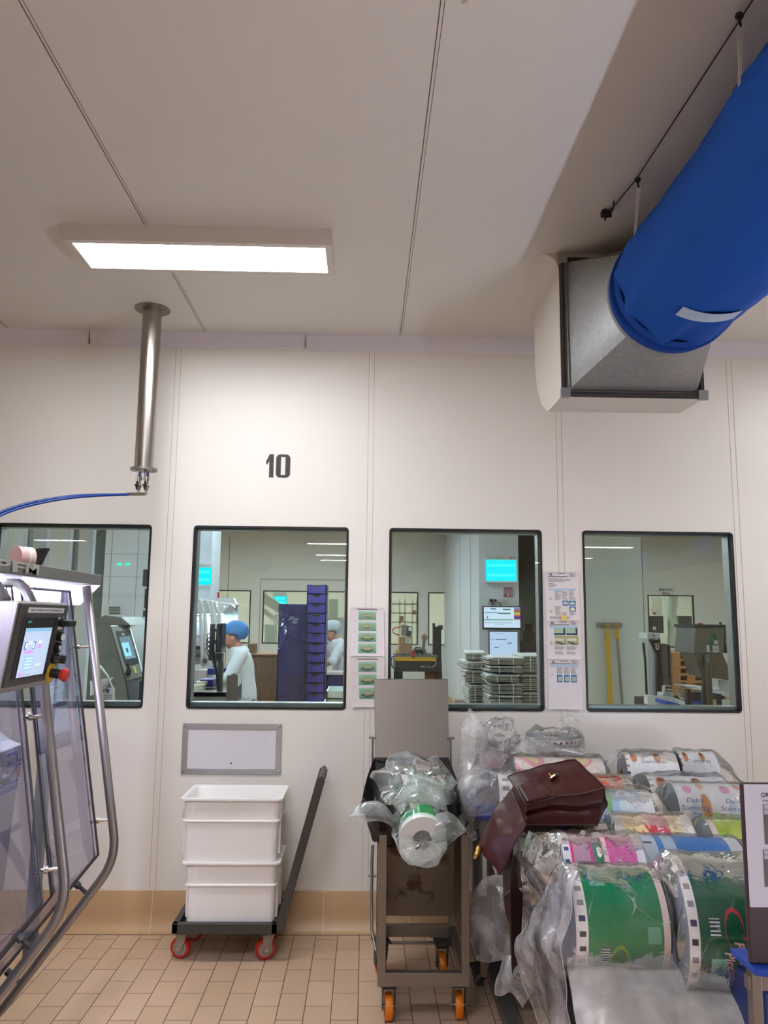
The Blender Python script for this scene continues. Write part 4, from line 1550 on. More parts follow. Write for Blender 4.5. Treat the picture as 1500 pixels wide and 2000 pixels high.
def film_roll(label, c, axis, R, W, paint, group, wrap='wrap', up=V((0, 0, 1)), core_r=0.042, name='film_roll', end='rollend', tails=(0.05, 0.05), loose=0.012, letters=(), nu=180, nv=90, seed=0, tailclose=(0.55, 0.55)):
    c, ax = V(c), V(axis).normalized()
    s = V((0, -1, 0)) if abs(ax.y) < 0.8 else V((1, 0, 0))
    s = (s - ax * s.dot(ax)).normalized()       # u=0 faces the camera side
    t_ = ax.cross(s)                            # then over the top
    if t_.z < 0 and abs(ax.z) < 0.8:
        t_ = -t_
    root = thing(name, label, 'film roll', c, group)

    def pt(u, v, r=R):
        a = 2 * PI * u
        return c + ax * (v - 0.5) * W + (s * math.cos(a) + t_ * math.sin(a)) * r
    mb = MB()
    mb.grid(nu, nv, lambda u, v: pt(u, v), closed=True, paint=paint)
    for lt in letters:
        string, u0, v0, size, col = lt[:5]
        kw = lt[5] if len(lt) > 5 else {}
        rot = kw.pop('rot', 0)
        rot = rot * PI / 180
        ca, sa = math.cos(rot), math.sin(rot)

        def f(x, y, z=0):
            xx, yy = x * ca - y * sa, x * sa + y * ca
            return pt(u0 + yy / (2 * PI * R), 0.5 + (v0 + xx) / W, R + 0.0006)
        text(mb, string, f, size, col=col, **dict(kw))
        kw['rot'] = rot * 180 / PI
    build('film', mb, 'film', root, smooth=40)
    for sg in (-1, 1):
        mb = MB()
        mb.ring(c + ax * sg * (W / 2 - 0.002), c + ax * sg * (W / 2 + 0.0005), R * 0.998, core_r, 48)
        build('roll_end', mb, end, root)
    mb = MB()
    mb.ring(c - ax * (W / 2 + 0.004), c + ax * (W / 2 + 0.004), core_r + 0.001, core_r - 0.007, 32)
    build('core', mb, 'core', root, smooth=40)
    if wrap:
        mb = MB()
        NU, NV = 46, 34
        L0_, L1_ = tails
        tot = W + L0_ + L1_

        def wp(u, v):
            d = v * tot - L0_          # 0..W over the roll
            a = 2 * PI * u
            r = R + 0.004 + loose * (0.5 + 0.9 * nz((math.cos(a) * 2.2 + seed, math.sin(a) * 2.2, d * 9)))
            r += loose * 0.9 * abs(nz((math.cos(a) * 6 + seed, math.sin(a) * 6, d * 22)))
            r = max(r, R + 0.002)
            k = 0
            if d < 0:
                k = min(1, -d / max(L0_, 1e-4))
                r *= 1 - tailclose[0] * k ** 1.2
            elif d > W:
                k = min(1, (d - W) / max(L1_, 1e-4))
                r *= 1 - tailclose[1] * k ** 1.2
            p = c + ax * (d - W / 2) + (s * math.cos(a) + t_ * math.sin(a)) * r
            if abs(ax.z) < 0.5:
                p.z = max(p.z, c.z - R - 0.001)
            if k > 0:
                p += V((nz((u * 11 + seed, d * 9, 0)), nz((u * 11, d * 9, 4 + seed)), nz((u * 11, d * 9, 9)))) * 0.05 * k - V((0, 0, 0.06 * k * k))
            return p
        mb.grid(NU, NV, wp, closed=True)
        build('plastic_wrap', mb, wrap, root, smooth=None if False else 24)
    return root


# ---- the roll bagged on the front of the waste stand
rc_ = P(825, 1640, -1.14)
ws_roll = thing('film_roll', 'green and white film roll in a clear bag on the waste stand', 'film roll', rc_)
Rw = 0.104
axr = V((0.03, -1, -0.24)).normalized()
c_front = rc_
c_back = rc_ - axr * 0.36


def wpaint(u, v):
    if v > 0.93:
        return C('#e7ebe4')
    return C('#1f8a4c') if 0.35 < v < 0.9 else C('#bcd6c8')


n_, s_ax, t_ax = MB().frame(axr)
mb = MB()
mb.grid(48, 20, lambda u, v: c_back + (c_front - c_back) * v + (s_ax * math.cos(2 * PI * u) + t_ax * math.sin(2 * PI * u)) * Rw, closed=True, paint=wpaint)
build('film', mb, 'film', ws_roll, smooth=40)
mb = MB()
mb.ring(c_front - axr * 0.004, c_front + axr * 0.002, Rw * 0.995, 0.043, 48)
build('roll_end', mb, 'rollwhite', ws_roll)
mb = MB()
mb.ring(c_front - axr * 0.2, c_front + axr * 0.001, 0.044, 0.037, 32)
mb.cyl(c_front - axr * 0.06, c_front - axr * 0.05, 0.04, n=24)
build('core', mb, pbr('grey_core', '#8a7f7a', 0.8), ws_roll, smooth=40)
# bag: tight sleeve over the front, opened out and gathered behind, with two loose ears
mb = MB()


def bagw(u, v):
    a = 2 * PI * u
    ca, sa = math.cos(a), math.sin(a)
    # v 0 front closed .. 1 open mouth
    if v < 0.12:
        r = Rw * 1.05 * (v / 0.12)
        d = 0.016
    else:
        t = (v - 0.12) / 0.88
        r = Rw * (1.06 + 0.30 * t + 0.75 * t * t * (1 if sa > -0.3 else 0.2))
        d = 0.016 - 0.40 * t
    p = c_front + axr * d + (V((1, 0, 0)) * ca + V((0, 0.24, 0.97)) * sa) * r
    k = max(0, v - 0.12)
    am = 0.012 + 0.05 * k
    p += V((nz((ca * 2.5, sa * 2.5, v * 5)), nz((ca * 2.5 + 9, sa * 2.5, v * 5)), nz((ca * 2.5, sa * 2.5 + 9, v * 5)))) * am
    if v > 0.12:
        p.z = max(p.z, c_front.z - Rw * 1.25 + 0.0)
    return p


mb.grid(40, 26, bagw, closed=True)
build('plastic_bag', mb, 'baggreen', ws_roll, smooth=20)


def sheet(name, pts_rows, mat, parent, amp=0.012, sub=(18, 12), seed=0, fr=6.0, smooth=20, hem=0.0):
    """crumpled film stretched through rows of control points"""
    rows = [[V(p) for p in r] for r in pts_rows]

    def ev(lst, t):
        k = t * (len(lst) - 1)
        i = min(int(k), len(lst) - 2)
        f = k - i
        p0, p1, p2_, p3 = lst[max(i - 1, 0)], lst[i], lst[i + 1], lst[min(i + 2, len(lst) - 1)]
        return 0.5 * ((2 * p1) + (p2_ - p0) * f + (2 * p0 - 5 * p1 + 4 * p2_ - p3) * f * f + (3 * p1 - p0 - 3 * p2_ + p3) * f ** 3)

    def fn(u, v):
        p = ev([ev(r, u) for r in rows], v)
        q = p * fr + V((seed, 0, 0))
        d = V((nz(q), nz(q + V((5, 5, 5))), nz(q + V((9, 1, 4))))) * amp
        q2 = p * fr * 2.4 + V((0, seed, 3))
        d += V((nz(q2), nz(q2 + V((5, 5, 5))), nz(q2 + V((9, 1, 4))))) * amp * 0.4
        return p + d
    mb = MB()
    mb.grid(sub[0], sub[1], fn)
    if hem:
        k = 24
        for line in ([fn(i / k, 0) for i in range(k + 1)], [fn(i / k, 1) for i in range(k + 1)], [fn(0, i / k) for i in range(k + 1)], [fn(1, i / k) for i in range(k + 1)]):
            mb.tube(line, hem, 5, m=1)
        return build(name, mb, [mat, 'hem'], parent, smooth=smooth)
    return build(name, mb, mat, parent, smooth=smooth)


sheet('bag_flap', [[P(775, 1600, -1.0), P(735, 1565, -1.02), P(700, 1572, -1.04), P(684, 1592, -1.05)],
                   [P(782, 1612, -1.08), P(740, 1592, -1.12), P(705, 1590, -1.12), P(683, 1596, -1.1)],
                   [P(782, 1632, -1.04), P(745, 1606, -1.08), P(712, 1606, -1.06), P(690, 1616, -1.06)]], 'baggreen', ws_roll, 0.016, seed=3, hem=0.0012)
sheet('bag_flap', [[P(850, 1590, -1.12), P(872, 1588, -1.12), P(895, 1600, -1.1), P(908, 1618, -1.08)],
                   [P(852, 1620, -1.18), P(872, 1612, -1.17), P(893, 1616, -1.14), P(908, 1624, -1.1)],
                   [P(848, 1650, -1.16), P(868, 1652, -1.13), P(884, 1640, -1.1), P(900, 1630, -1.08)]], 'baggreen', ws_roll, 0.014, seed=7, hem=0.0012)
# opened-out crown of the bag behind the roll
sheet('bag_crown', [[P(762, 1600, -0.98), P(790, 1580, -1.02), P(830, 1575, -1.05), P(868, 1585, -1.02), P(890, 1600, -0.98)],
                    [P(757, 1560, -0.90), P(785, 1548, -0.97), P(830, 1545, -1.0), P(865, 1550, -0.97), P(893, 1575, -0.9)],
                    [P(760, 1530, -0.82), P(780, 1515, -0.86), P(825, 1520, -0.88), P(865, 1530, -0.86), P(892, 1556, -0.82)],
                    [P(768, 1515, -0.78), P(790, 1507, -0.78), P(835, 1501, -0.76), P(862, 1515, -0.77), P(888, 1545, -0.78)]], 'baggreen', ws_roll, 0.02, seed=11, hem=0.0012)

# ------------------------------------------------------------------ trolley piled with film rolls
tr = thing('roll_trolley', 'grey steel trolley with blue corner blocks carrying the pile of film rolls', 'trolley', (1.2, -1.3, 0))
tx0, tx1, ty0, ty1 = 0.60, 2.0, -2.36, -0.08
steps = [(-2.36, -1.94, 0.664), (-1.94, -1.62, 0.680), (-1.62, -1.30, 0.658), (-1.30, -0.99, 0.712), (-0.99, -0.69, 0.713), (-0.69, -0.40, 0.760), (-0.40, -0.08, 0.71)]
mb = MB()
for y0, y1, z in steps:
    mb.box(tx0 + 0.10, tx1, y0, y1, 0.55, z)
mb.box(1.32, tx1, -0.60, -0.28, 0.70, 0.799)
build('deck', mb, 'darkmetal', tr)
mb = MB()
mb.beam((0.62, -0.62, 0.115), (0.62, -2.36, 0.115), 0.06, 0.05)
mb.beam((1.97, -0.2, 0.115), (1.97, -2.36, 0.115), 0.06, 0.05)
for y in (-0.70, -0.95, -1.3, -1.65, -2.3):
    mb.beam((0.62, y, 0.115), (1.97, y, 0.115), 0.035, 0.035)
mb.box(0.80, 1.97, -2.3, -0.5, 0.20, 0.22)
build('base_frame', mb, pbr('scuffed_grey_frame', '#605e5b', 0.4, 0.7, var=0.12), tr, bevel=0.002)
pst = at(941, 1895, Z=0.14)
pst = V((0.585, -0.78, 0.14))
mb = MB()
mb.box(0.56, 0.60, -0.80, -0.76, 0.10, 0.80)
mb.box(0.60, 0.78, -0.80, -0.765, 0.765, 0.80)
post = build('post', mb, 'steelcart', tr, bevel=0.002)
mb = MB()
mb.box(0.570, 0.590, -0.802, -0.80, 0.46, 0.735, col='#e9e7e2')
for s_, z in (('FILM', 0.665), ('RESO', 0.51)):
    text(mb, s_, plane_fn((0.580, -0.8025, z), (0, 0, -1), (1, 0, 0)), 0.022, col='#1c1c1c', spacing=1.4, bold=0.02)
build('post_label', mb, 'print', post)
for x, y in ((1.95, -0.16), (1.95, -2.28), (0.76, -2.28), (0.76, -0.16)):
    mb = MB()
    mb.box(x - 0.02, x + 0.02, y - 0.02, y + 0.02, 0.10, 0.56)
    build('post', mb, 'steelcart', tr, bevel=0.002)
mb = MB()
mb.box(0.545, 0.80, -0.81, -0.55, 0.80, 0.822)
build('corner_block', mb, 'bluep', tr, bevel=0.003)
mb = MB()
mb.box(0.56, 0.72, -0.56, -0.50, 0.10, 0.80)
build('back_plate', mb, 'steelcart', tr)
for x, y in ((0.57, -0.66), (0.64, -2.2), (1.95, -0.5), (1.95, -2.2)):
    caster(tr, x, y, 0.042, 0.03, 0.092, 0.1, 'darkmetal', 'hubgrey', 'darkmetal')

GRP = 'film rolls piled on the trolley'


def roll_px(label, x0, x1, ytop, d, R, paint, axis=(1, -0.10, 0), ycen=None, **k):
    Y = d - CAM_D
    if ycen is not None:
        a, b = P(x0, ycen, Y), P(x1, ycen, Y)
        zc = (a.z + b.z) / 2
    else:
        a, b = P(x0, ytop, Y), P(x1, ytop, Y)
        zc = (a.z + b.z) / 2 - R
    W = b.x - a.x
    return film_roll(label, ((a.x + b.x) / 2, Y, zc), axis, R, W, paint, GRP, **k)


def ell(u, v, u0, v0, ru, rv):
    du = (u - u0 + 0.5) % 1 - 0.5
    return (du / ru) ** 2 + ((v - v0) / rv) ** 2 < 1


def rect(u, v, u0, u1, v0, v1):
    du = (u + 0.5) % 1 - 0.5
    return u0 < du < u1 and v0 < v < v1


GRN, GRN2 = '#007a44', '#045232'


def green1(u, v):
    m_ = marks(u, v, 0.13)
    if m_:
        return m_
    if v > 0.93:
        return C('#d9c9bd')
    if rect(u, v, -0.085, -0.03, 0.27, 0.36):
        k = ((u + 0.5) % 1 * 110) % 1
        return C('#23272b') if k < 0.5 else C('#c4cfca')
    if rect(u, v, -0.02, 0.03, 0.76, 0.90):
        return C('#5fa585')
    if rect(u, v, 0.155, 0.22, 0.22, 0.38):
        return C('#6fae92')
    if ell(u, v, -0.10, 0.47, 0.075, 0.115):
        return C('#2f6a26') if ell(u, v, -0.10, 0.47, 0.062, 0.095) else C('#6f9a25')
    if ell(u, v, -0.15, 0.68, 0.085, 0.16):
        return C('#164f38')
    if ell(u, v, 0.20, 0.55, 0.035, 0.16) and not ell(u, v, 0.20, 0.55, 0.028, 0.14):
        return C('#4f9a3a')
    return C(GRN)


def green2(u, v):
    m_ = marks(u, v, 0.085, n=24)
    if m_:
        return m_
    if rect(u, v, 0.02, 0.06, 0.17, 0.25):
        k = ((u + 0.5) % 1 * 110) % 1
        return C('#23272b') if k < 0.5 else C('#c4cfca')
    if rect(u, v, -0.10, -0.03, 0.17, 0.29):
        return C('#6fae92') if (u * 160) % 1 < 0.6 else C('#8fc2a8')
    if ell(u, v, 0.04, 0.36, 0.045, 0.075) and not ell(u, v, 0.035, 0.36, 0.040, 0.068):
        return C('#c02438')
    if rect(u, v, 0.015, 0.022, 0.435, 0.8):
        return C('#c02438')
    if ell(u, v, -0.145, 0.46, 0.010, 0.13) or ell(u, v, -0.135, 0.44, 0.016, 0.02):
        return C('#b41f36')
    if ell(u, v, 0.0, 0.95, 0.2, 0.15):
        return C('#1f6a3f')
    return C(GRN2)


roll_px('green printed film roll at the left front of the pile, in clear wrap', 1104, 1276, 0, 2.49, 0.146, green1, axis=(1, -0.03, 0), ycen=1793, loose=0.010, tails=(0.035, 0.03), tailclose=(0.25, 0.2), seed=1, nu=420, nv=170,
        letters=[('Provolone', -0.155, 0.045, 0.030, '#9dbd6a', {'rot': 75, 'shear': 0.3}), ('8022', -0.06, -0.092, 0.012, '#b9c9c0', {'rot': 90})])
roll_px('large dark green film roll at the right front of the pile, beside the sign', 1310, 1535, 0, 2.43, 0.186, green2, axis=(1, -0.08, 0), ycen=1800, loose=0.007, tails=(0.02, 0.08), tailclose=(0.15, 0.5), seed=2, nu=480, nv=200,
        letters=[('Piccante', -0.06, -0.060, 0.036, '#e0a9a4', {'rot': -80, 'shear': 0.3, 'bold': 0.02}), ('Provolone', -0.05, -0.030, 0.036, '#e0a9a4', {'rot': -80, 'shear': 0.3, 'bold': 0.02}), ('8022', 0.04, -0.092, 0.010, '#b9c9c0', {'rot': 90})])


def pink(u, v):
    m_ = marks(u, v, 0.10, n=20)
    if m_:
        return C('#e4e0ea') if m_ == C('#e6e3e0') else C('#3a4a86')
    if v > 0.90:
        return C('#dcdce4')
    if v < 0.135:
        return C('#d8347a')
    if 0.135 < v < 0.33:
        return C('#b98fa8')
    if 0.33 < v < 0.37:
        return C('#d04a8c')
    if 0.37 < v < 0.56:
        if ell(u, v, 0.15, 0.45, 0.045, 0.05):
            return C('#f2ece4') if ell(u, v, 0.15, 0.45, 0.025, 0.028) else C('#2f7a52')
        if ell(u, v, 0.06, 0.43, 0.042, 0.048):
            return C('#e8793a') if ell(u, v, 0.06, 0.43, 0.03, 0.03) else C('#d9532a')
        if ell(u, v, -0.02, 0.46, 0.04, 0.05):
            return C('#2f7a52')
        if v > 0.505:
            return C('#efc3c9')
        return C('#77737f') if v < 0.45 else C('#8a6a72')
    k = math.sin(u * 260) * math.sin(v * 150)
    return C('#d2629f') if k > -0.2 else C('#c24f90')


def blue(u, v):
    if v < 0.16:
        return C('#33405f') if ell(u, v, 0.2, 0.07, 0.006, 0.05) or ell(u, v, 0.05, 0.07, 0.006, 0.05) else C('#cfd9ea')
    if v > 0.88:
        return C('#e1e6ee')
    if v < 0.22:
        return C('#3a86d0')
    if v < 0.34:
        return C('#bcd2ea')
    if ell(u, v, 0.10, 0.58, 0.06, 0.07):
        return C('#c3cfbf')
    if ell(u, v, -0.02, 0.52, 0.02, 0.18):
        return C('#a8a480')
    return C('#3f86d2')


roll_px('pink film roll with printed fruits behind the front green roll', 1092, 1243, 1632, 2.83, 0.152, pink, loose=0.014, tails=(0.10, 0.02), tailclose=(0.35, 0.1), seed=3)
roll_px('blue and white film roll lying right of the pink roll', 1247, 1432, 1636, 2.83, 0.152, blue, loose=0.008, tails=(0.015, 0.09), tailclose=(0.1, 0.5), seed=4,
        letters=[('BLOCK', 0.01, 0.02, 0.035, '#9fb3c9', {'bold': 0.02})])


def cream(u, v):
    if v < 0.10 or v > 0.93:
        return marks(u, min(v, 0.08), 0.1) or C('#e4e2dc')
    if 0.42 < v < 0.60:
        return C('#2b59ae') if ell(u, v, 0.22, 0.5, 0.12, 0.07) else C('#b9963f')
    return C('#d9cfa4')


def yellowred(u, v):
    if v < 0.12 or v > 0.86:
        return C('#e3e0da')
    if 0.46 < v < 0.70:
        return C('#c7324e') if not ell(u, v, 0.22, 0.58, 0.05, 0.06) else C('#d67a80')
    if 0.36 < v < 0.46:
        return C('#d4494c') if math.sin(u * 90 + v * 60) > 0.1 else C('#e8d9a0')
    if 0.74 < v < 0.80 and (u * 46) % 1 < 0.4:
        return C('#c98a7a')
    if 0.16 < v < 0.36 and abs(nz((u * 30, v * 14, 2))) < 0.10:
        return C('#d08a62')
    return C('#e6d79a')


roll_px('cream, blue and gold film roll directly under the leather bag', 1010, 1180, 1607, 3.14, 0.150, cream, loose=0.012, tails=(0.07, 0.02), tailclose=(0.3, 0.1), seed=5)
roll_px('yellow and red film roll right of the leather bag', 1192, 1338, 1592, 3.14, 0.150, yellowred, loose=0.010, tails=(0.02, 0.05), tailclose=(0.1, 0.45), seed=6,
        letters=[('LATTE', 0.15, 0.027, 0.030, '#f0dfe0', {'rot': 90, 'bold': 0.02})])


def paleblue(u, v):
    if v > 0.86:
        return C('#e4e8ec')
    if ell(u, v, 0.18, 0.42, 0.10, 0.05):
        return C('#86bd7a')
    return C('#a9cbe8') if nz((u * 12, v * 5, 0)) > -0.15 else C('#cfe0ec')


def orange_(u, v):
    m_ = marks(u, v, 0.14, right=True, n=18)
    if m_:
        return m_
    if rect(u, v, 0.14, 0.23, 0.62, 0.72):
        return C('#d9a79a') if (u * 120) % 1 < 0.5 else C('#8a7f86')
    return C('#e8502e')


def navyw(u, v):
    m_ = marks(u, v, 0.2, n=18)
    if m_:
        return m_
    return C('#e6c9bd') if v < 0.4 else C('#e9e4e2')


def palepink(u, v):
    if v > 0.93:
        return C('#e6e4e2')
    k = nz((u * 7, v * 4, 3))
    if k > 0.16:
        return C('#ecd9a8')
    return C('#e9a9b4') if k > -0.12 else C('#ece4dc')


roll_px('pale blue film roll with a green patch right of the leather bag', 1120, 1262, 1542, 3.46, 0.150, paleblue, loose=0.016, tails=(0.02, 0.12), tailclose=(0.1, 0.6), seed=7)
roll_px('orange red film roll with a white edge behind the leather bag', 1112, 1225, 1514, 3.77, 0.150, orange_, loose=0.008, tails=(0.01, 0.05), tailclose=(0.1, 0.3), seed=8)
roll_px('white film roll with grey end left behind the leather bag', 972, 1100, 1512, 3.77, 0.150, navyw, loose=0.016, tails=(0.17, 0.01), tailclose=(0.35, 0.1), seed=9)
roll_px('pale pink and yellow film roll in the row behind the leather bag', 1005, 1172, 1480, 4.06, 0.140, palepink, loose=0.016, tails=(0.08, 0.06), tailclose=(0.5, 0.5), seed=10)


def scam(u, v):
    k = (v * 2.35 + 0.907) % 1
    if v < 0.05:
        return C('#d5d9da')
    if ell(u, k, 0.085, 0.62, 0.07, 0.13):
        return C('#c98a4c') if not ell(u, k, 0.075, 0.64, 0.012, 0.03) else C('#4a3328')
    if ell(u, k, 0.02, 0.60, 0.022, 0.16):
        return C('#7a4440')
    if ell(u, k, 0.05, 0.33, 0.07, 0.16):
        return C('#c3d2dd')
    if ell(u, k, 0.19, 0.24, 0.03, 0.13) or ell(u, k, 0.0, 0.88, 0.045, 0.08):
        return C('#e5a8d0')
    if ell(u, k, 0.22, 0.62, 0.03, 0.10):
        return C('#d2a184')
    return C('#e7e9ea')


def whitetop(u, v):
    k = (v * 2.2) % 1
    if v < 0.06:
        return marks(u, 0.05, 0.09) or C('#e9e9ea')
    if ell(u, k, 0.17, 0.36, 0.05, 0.15):
        return C('#c98a62') if not ell(u, k, 0.19, 0.36, 0.02, 0.1) else C('#7a4030')
    if ell(u, k, 0.26, 0.62, 0.02, 0.25):
        return C('#5a78bd')
    return C('#e8ebee')


SC = {'shear': 0.35}
roll_px('white film roll with grey end topmost at the back right of the pile', 1216, 1312, 1468, 4.17, 0.130, whitetop, loose=0.010, tails=(0.12, 0.01), tailclose=(0.3, 0.05), seed=12,
        letters=[('Scamorza', 0.13, 0.0, 0.03, '#44619f', SC)])
roll_px('white film roll at the far right end of the topmost row', 1320, 1388, 1467, 4.17, 0.130, whitetop, loose=0.010, tails=(0.01, 0.14), tailclose=(0.05, 0.7), seed=13,
        letters=[('Scamorza', 0.13, 0.0, 0.03, '#44619f', SC)])
roll_px('white and tan film roll in the second row from the wall on the right', 1262, 1405, 1516, 3.86, 0.140, whitetop, loose=0.016, tails=(0.14, 0.08), tailclose=(0.5, 0.6), seed=14)
roll_px('white film roll with printed cheese animals, grey end facing left', 1312, 1475, 1532, 3.52, 0.150, scam, loose=0.010, tails=(0.07, 0.03), tailclose=(0.45, 0.2), seed=15,
        letters=[(w_2, u_, v_, s_, '#3c5488', SC) for (w_2, u_, v_, s_) in (('Dolce', 0.120, -0.120, 0.030), ('Scamorza', 0.085, -0.125, 0.030), ('Dolce', 0.120, 0.045, 0.030), ('Scamorza', 0.085, 0.040, 0.030), ('Bianca', 0.060, -0.115, 0.016))])


def lime(u, v):
    if v < 0.10:
        return C('#e2c9cc')
    if rect(u, v, 0.10, 0.13, 0.3, 0.7):
        return C('#5f7a1e')
    if ell(u, v, 0.2, 0.75, 0.03, 0.2):
        return C('#8a7a78')
    return C('#aac923') if nz((u * 9, v * 6, 1)) > -0.25 else C('#c3d65c')


roll_px('lime green film roll just left of the sign board', 1378, 1490, 1603, 3.17, 0.150, lime, loose=0.016, tails=(0.10, 0.02), tailclose=(0.55, 0.2), seed=16)


def stand1(u, v):
    m_ = marks(u, 1 - v, 0.1, n=16)
    if m_:
        return m_
    if v > 0.76:
        return C('#e6c8c8') if v < 0.83 else C('#e9e6e4')
    if v > 0.60:
        return C('#d8324a') if not ell(u, v, 0.1, 0.66, 0.06, 0.05) else C('#e8b9bd')
    if v > 0.42:
        return C('#2f4f86')
    return C('#6a2a36')


def stand2(u, v):
    m_ = marks(u, 1 - v, 0.07, n=30)
    if m_:
        return m_
    return C('#ddc2c4') if v < 0.86 and v > 0.82 else C('#e2e0e2')


a = P(957, 1440, -0.30)
film_roll('upright film roll with red and navy print at the back left of the pile', (a.x + 0.03, -0.30, a.z - 0.19), (0.06, 0, 1), 0.075, 0.40, stand1, GRP, wrap='bag', tails=(0.0, 0.15), loose=0.05, tailclose=(0, 0.75), seed=20, end='rollwhite')
a = P(1082, 1440, -0.245)
film_roll('upright grey and white film roll standing against the wall', (a.x, -0.245, a.z - 0.19), (-0.02, 0, 1), 0.150, 0.39, stand2, GRP, wrap='wrap', tails=(0.0, 0.09), loose=0.012, tailclose=(0, 0.35), seed=21)

# an orange roll on the lower shelf, seen through milky film
film_roll('orange film roll on the lower shelf behind the milky plastic', (P(1275, 1985, -2.08).x + 0.0, -2.10, 0.36), (0, 1, 0.0), 0.125, 0.36, lambda u, v: C('#c9502c'), GRP, wrap=None, nu=48, nv=4)


# loose bags around the pile (each one a thing)
def bag(label, rows, mat='bag', amp=0.020, sub=(16, 14), seed=0, fr=6.0, smooth=18):
    o = sheet('plastic_bag', rows, mat, None, amp, sub, seed, fr, smooth, hem=0.0013)
    return tag(o, label, 'plastic bag', 'loose plastic bags around the trolley')


bag('tall crumpled clear bag peaking at the back left of the pile',
    [[P(905, 1600, -0.55), P(920, 1610, -0.66), P(940, 1600, -0.70), P(960, 1590, -0.68), P(985, 1585, -0.62)],
     [P(893, 1545, -0.42), P(905, 1560, -0.55), P(935, 1560, -0.58), P(965, 1550, -0.56), P(990, 1540, -0.50)],
     [P(897, 1470, -0.34), P(905, 1480, -0.42), P(930, 1490, -0.46), P(960, 1490, -0.44), P(992, 1480, -0.40)],
     [P(898, 1420, -0.30), P(906, 1425, -0.38), P(925, 1430, -0.42), P(955, 1435, -0.40), P(985, 1450, -0.34)],
     [P(913, 1384, -0.30), P(917, 1387, -0.30), P(926, 1398, -0.32), P(942, 1412, -0.32), P(960, 1424, -0.30)]], 'bag', 0.018, seed=30)
bag('clear bag bulging left of the pile above the blue corner block',
    [[P(897, 1560, -0.75), P(905, 1590, -0.82), P(918, 1608, -0.84), P(935, 1592, -0.85), P(965, 1585, -0.84)],
     [P(895, 1540, -0.80), P(908, 1565, -0.92), P(930, 1575, -0.94), P(950, 1570, -0.94), P(972, 1568, -0.90)],
     [P(905, 1515, -0.78), P(915, 1525, -0.90), P(935, 1535, -0.94), P(958, 1530, -0.92), P(975, 1530, -0.88)],
     [P(925, 1498, -0.72), P(935, 1502, -0.80), P(950, 1505, -0.82), P(965, 1505, -0.80), P(980, 1505, -0.78)]], 'bag', 0.02, seed=31)
bag('crumpled bag lying over the upright rolls near the wall',
    [[P(985, 1500, -0.42), P(1010, 1495, -0.45), P(1050, 1490, -0.46), P(1090, 1478, -0.44), P(1135, 1482, -0.42)],
     [P(982, 1470, -0.36), P(1005, 1468, -0.42), P(1045, 1466, -0.44), P(1090, 1460, -0.42), P(1140, 1462, -0.38)],
     [P(985, 1440, -0.26), P(1010, 1436, -0.30), P(1050, 1440, -0.34), P(1090, 1436, -0.32), P(1140, 1440, -0.28)]], 'bag', 0.02, seed=32)
bag('pointed clear bag tuft rising over the upright white roll',
    [[P(1078, 1440, -0.30), P(1090, 1432, -0.34), P(1105, 1430, -0.34), P(1122, 1432, -0.34), P(1138, 1444, -0.3)],
     [P(1085, 1420, -0.28), P(1095, 1415, -0.32), P(1108, 1412, -0.32), P(1122, 1416, -0.31), P(1134, 1425, -0.28)],
     [P(1100, 1405, -0.26), P(1107, 1402, -0.28), P(1115, 1400, -0.28), P(1124, 1403, -0.27), P(1130, 1410, -0.26)]], 'bag', 0.016, seed=33)
bag('big clear bag hanging off the front left corner of the pile',
    [[P(1106, 1690, -1.95), P(1095, 1685, -2.0), P(1100, 1690, -2.15), P(1112, 1695, -2.24), P(1128, 1700, -2.27)],
     [P(1070, 1740, -1.85), P(1075, 1745, -2.0), P(1085, 1750, -2.15), P(1098, 1760, -2.24), P(1112, 1770, -2.28)],
     [P(1008, 1838, -1.75), P(1030, 1830, -1.95), P(1060, 1835, -2.1), P(1085, 1840, -2.22), P(1105, 1850, -2.28)],
     [P(1015, 1880, -1.75), P(1040, 1890, -1.95), P(1070, 1900, -2.1), P(1095, 1905, -2.22), P(1110, 1910, -2.28)],
     [P(1030, 1940, -1.8), P(1060, 1955, -1.95), P(1080, 1970, -2.1), P(1100, 1980, -2.2), P(1118, 1990, -2.26)],
     [P(1060, 2010, -1.85), P(1075, 2030, -1.98), P(1095, 2040, -2.1), P(1110, 2050, -2.2), P(1130, 2060, -2.26)]], 'bag', 0.022, (26, 34), seed=34, fr=7)
bag('clear bag end wrapped over the pink roll beside the bag strap',
    [[P(1030, 1625, -1.62), P(1060, 1640, -1.75), P(1085, 1645, -1.85), P(1100, 1650, -1.92)],
     [P(1012, 1670, -1.60), P(1040, 1690, -1.75), P(1070, 1700, -1.85), P(1092, 1705, -1.93)],
     [P(1018, 1710, -1.60), P(1045, 1735, -1.72), P(1072, 1750, -1.82), P(1090, 1755, -1.92)],
     [P(1040, 1745, -1.60), P(1060, 1765, -1.72), P(1078, 1790, -1.82), P(1090, 1800, -1.9)]], 'bag', 0.018, seed=35)
bag('grey clear bag hanging inside the trolley behind the bag strap',
    [[P(945, 1720, -1.0), P(965, 1715, -1.05), P(985, 1712, -1.1), P(1010, 1715, -1.15), P(1030, 1720, -1.2)],
     [P(925, 1760, -0.95), P(955, 1770, -1.02), P(980, 1775, -1.1), P(1010, 1780, -1.15), P(1035, 1780, -1.2)],
     [P(918, 1830, -0.95), P(950, 1835, -1.02), P(980, 1840, -1.1), P(1010, 1840, -1.15), P(1040, 1840, -1.2)],
     [P(928, 1870, -0.95), P(950, 1878, -1.02), P(980, 1880, -1.1), P(1010, 1880, -1.15), P(1040, 1880, -1.2)]], 'bag', 0.02, seed=36)
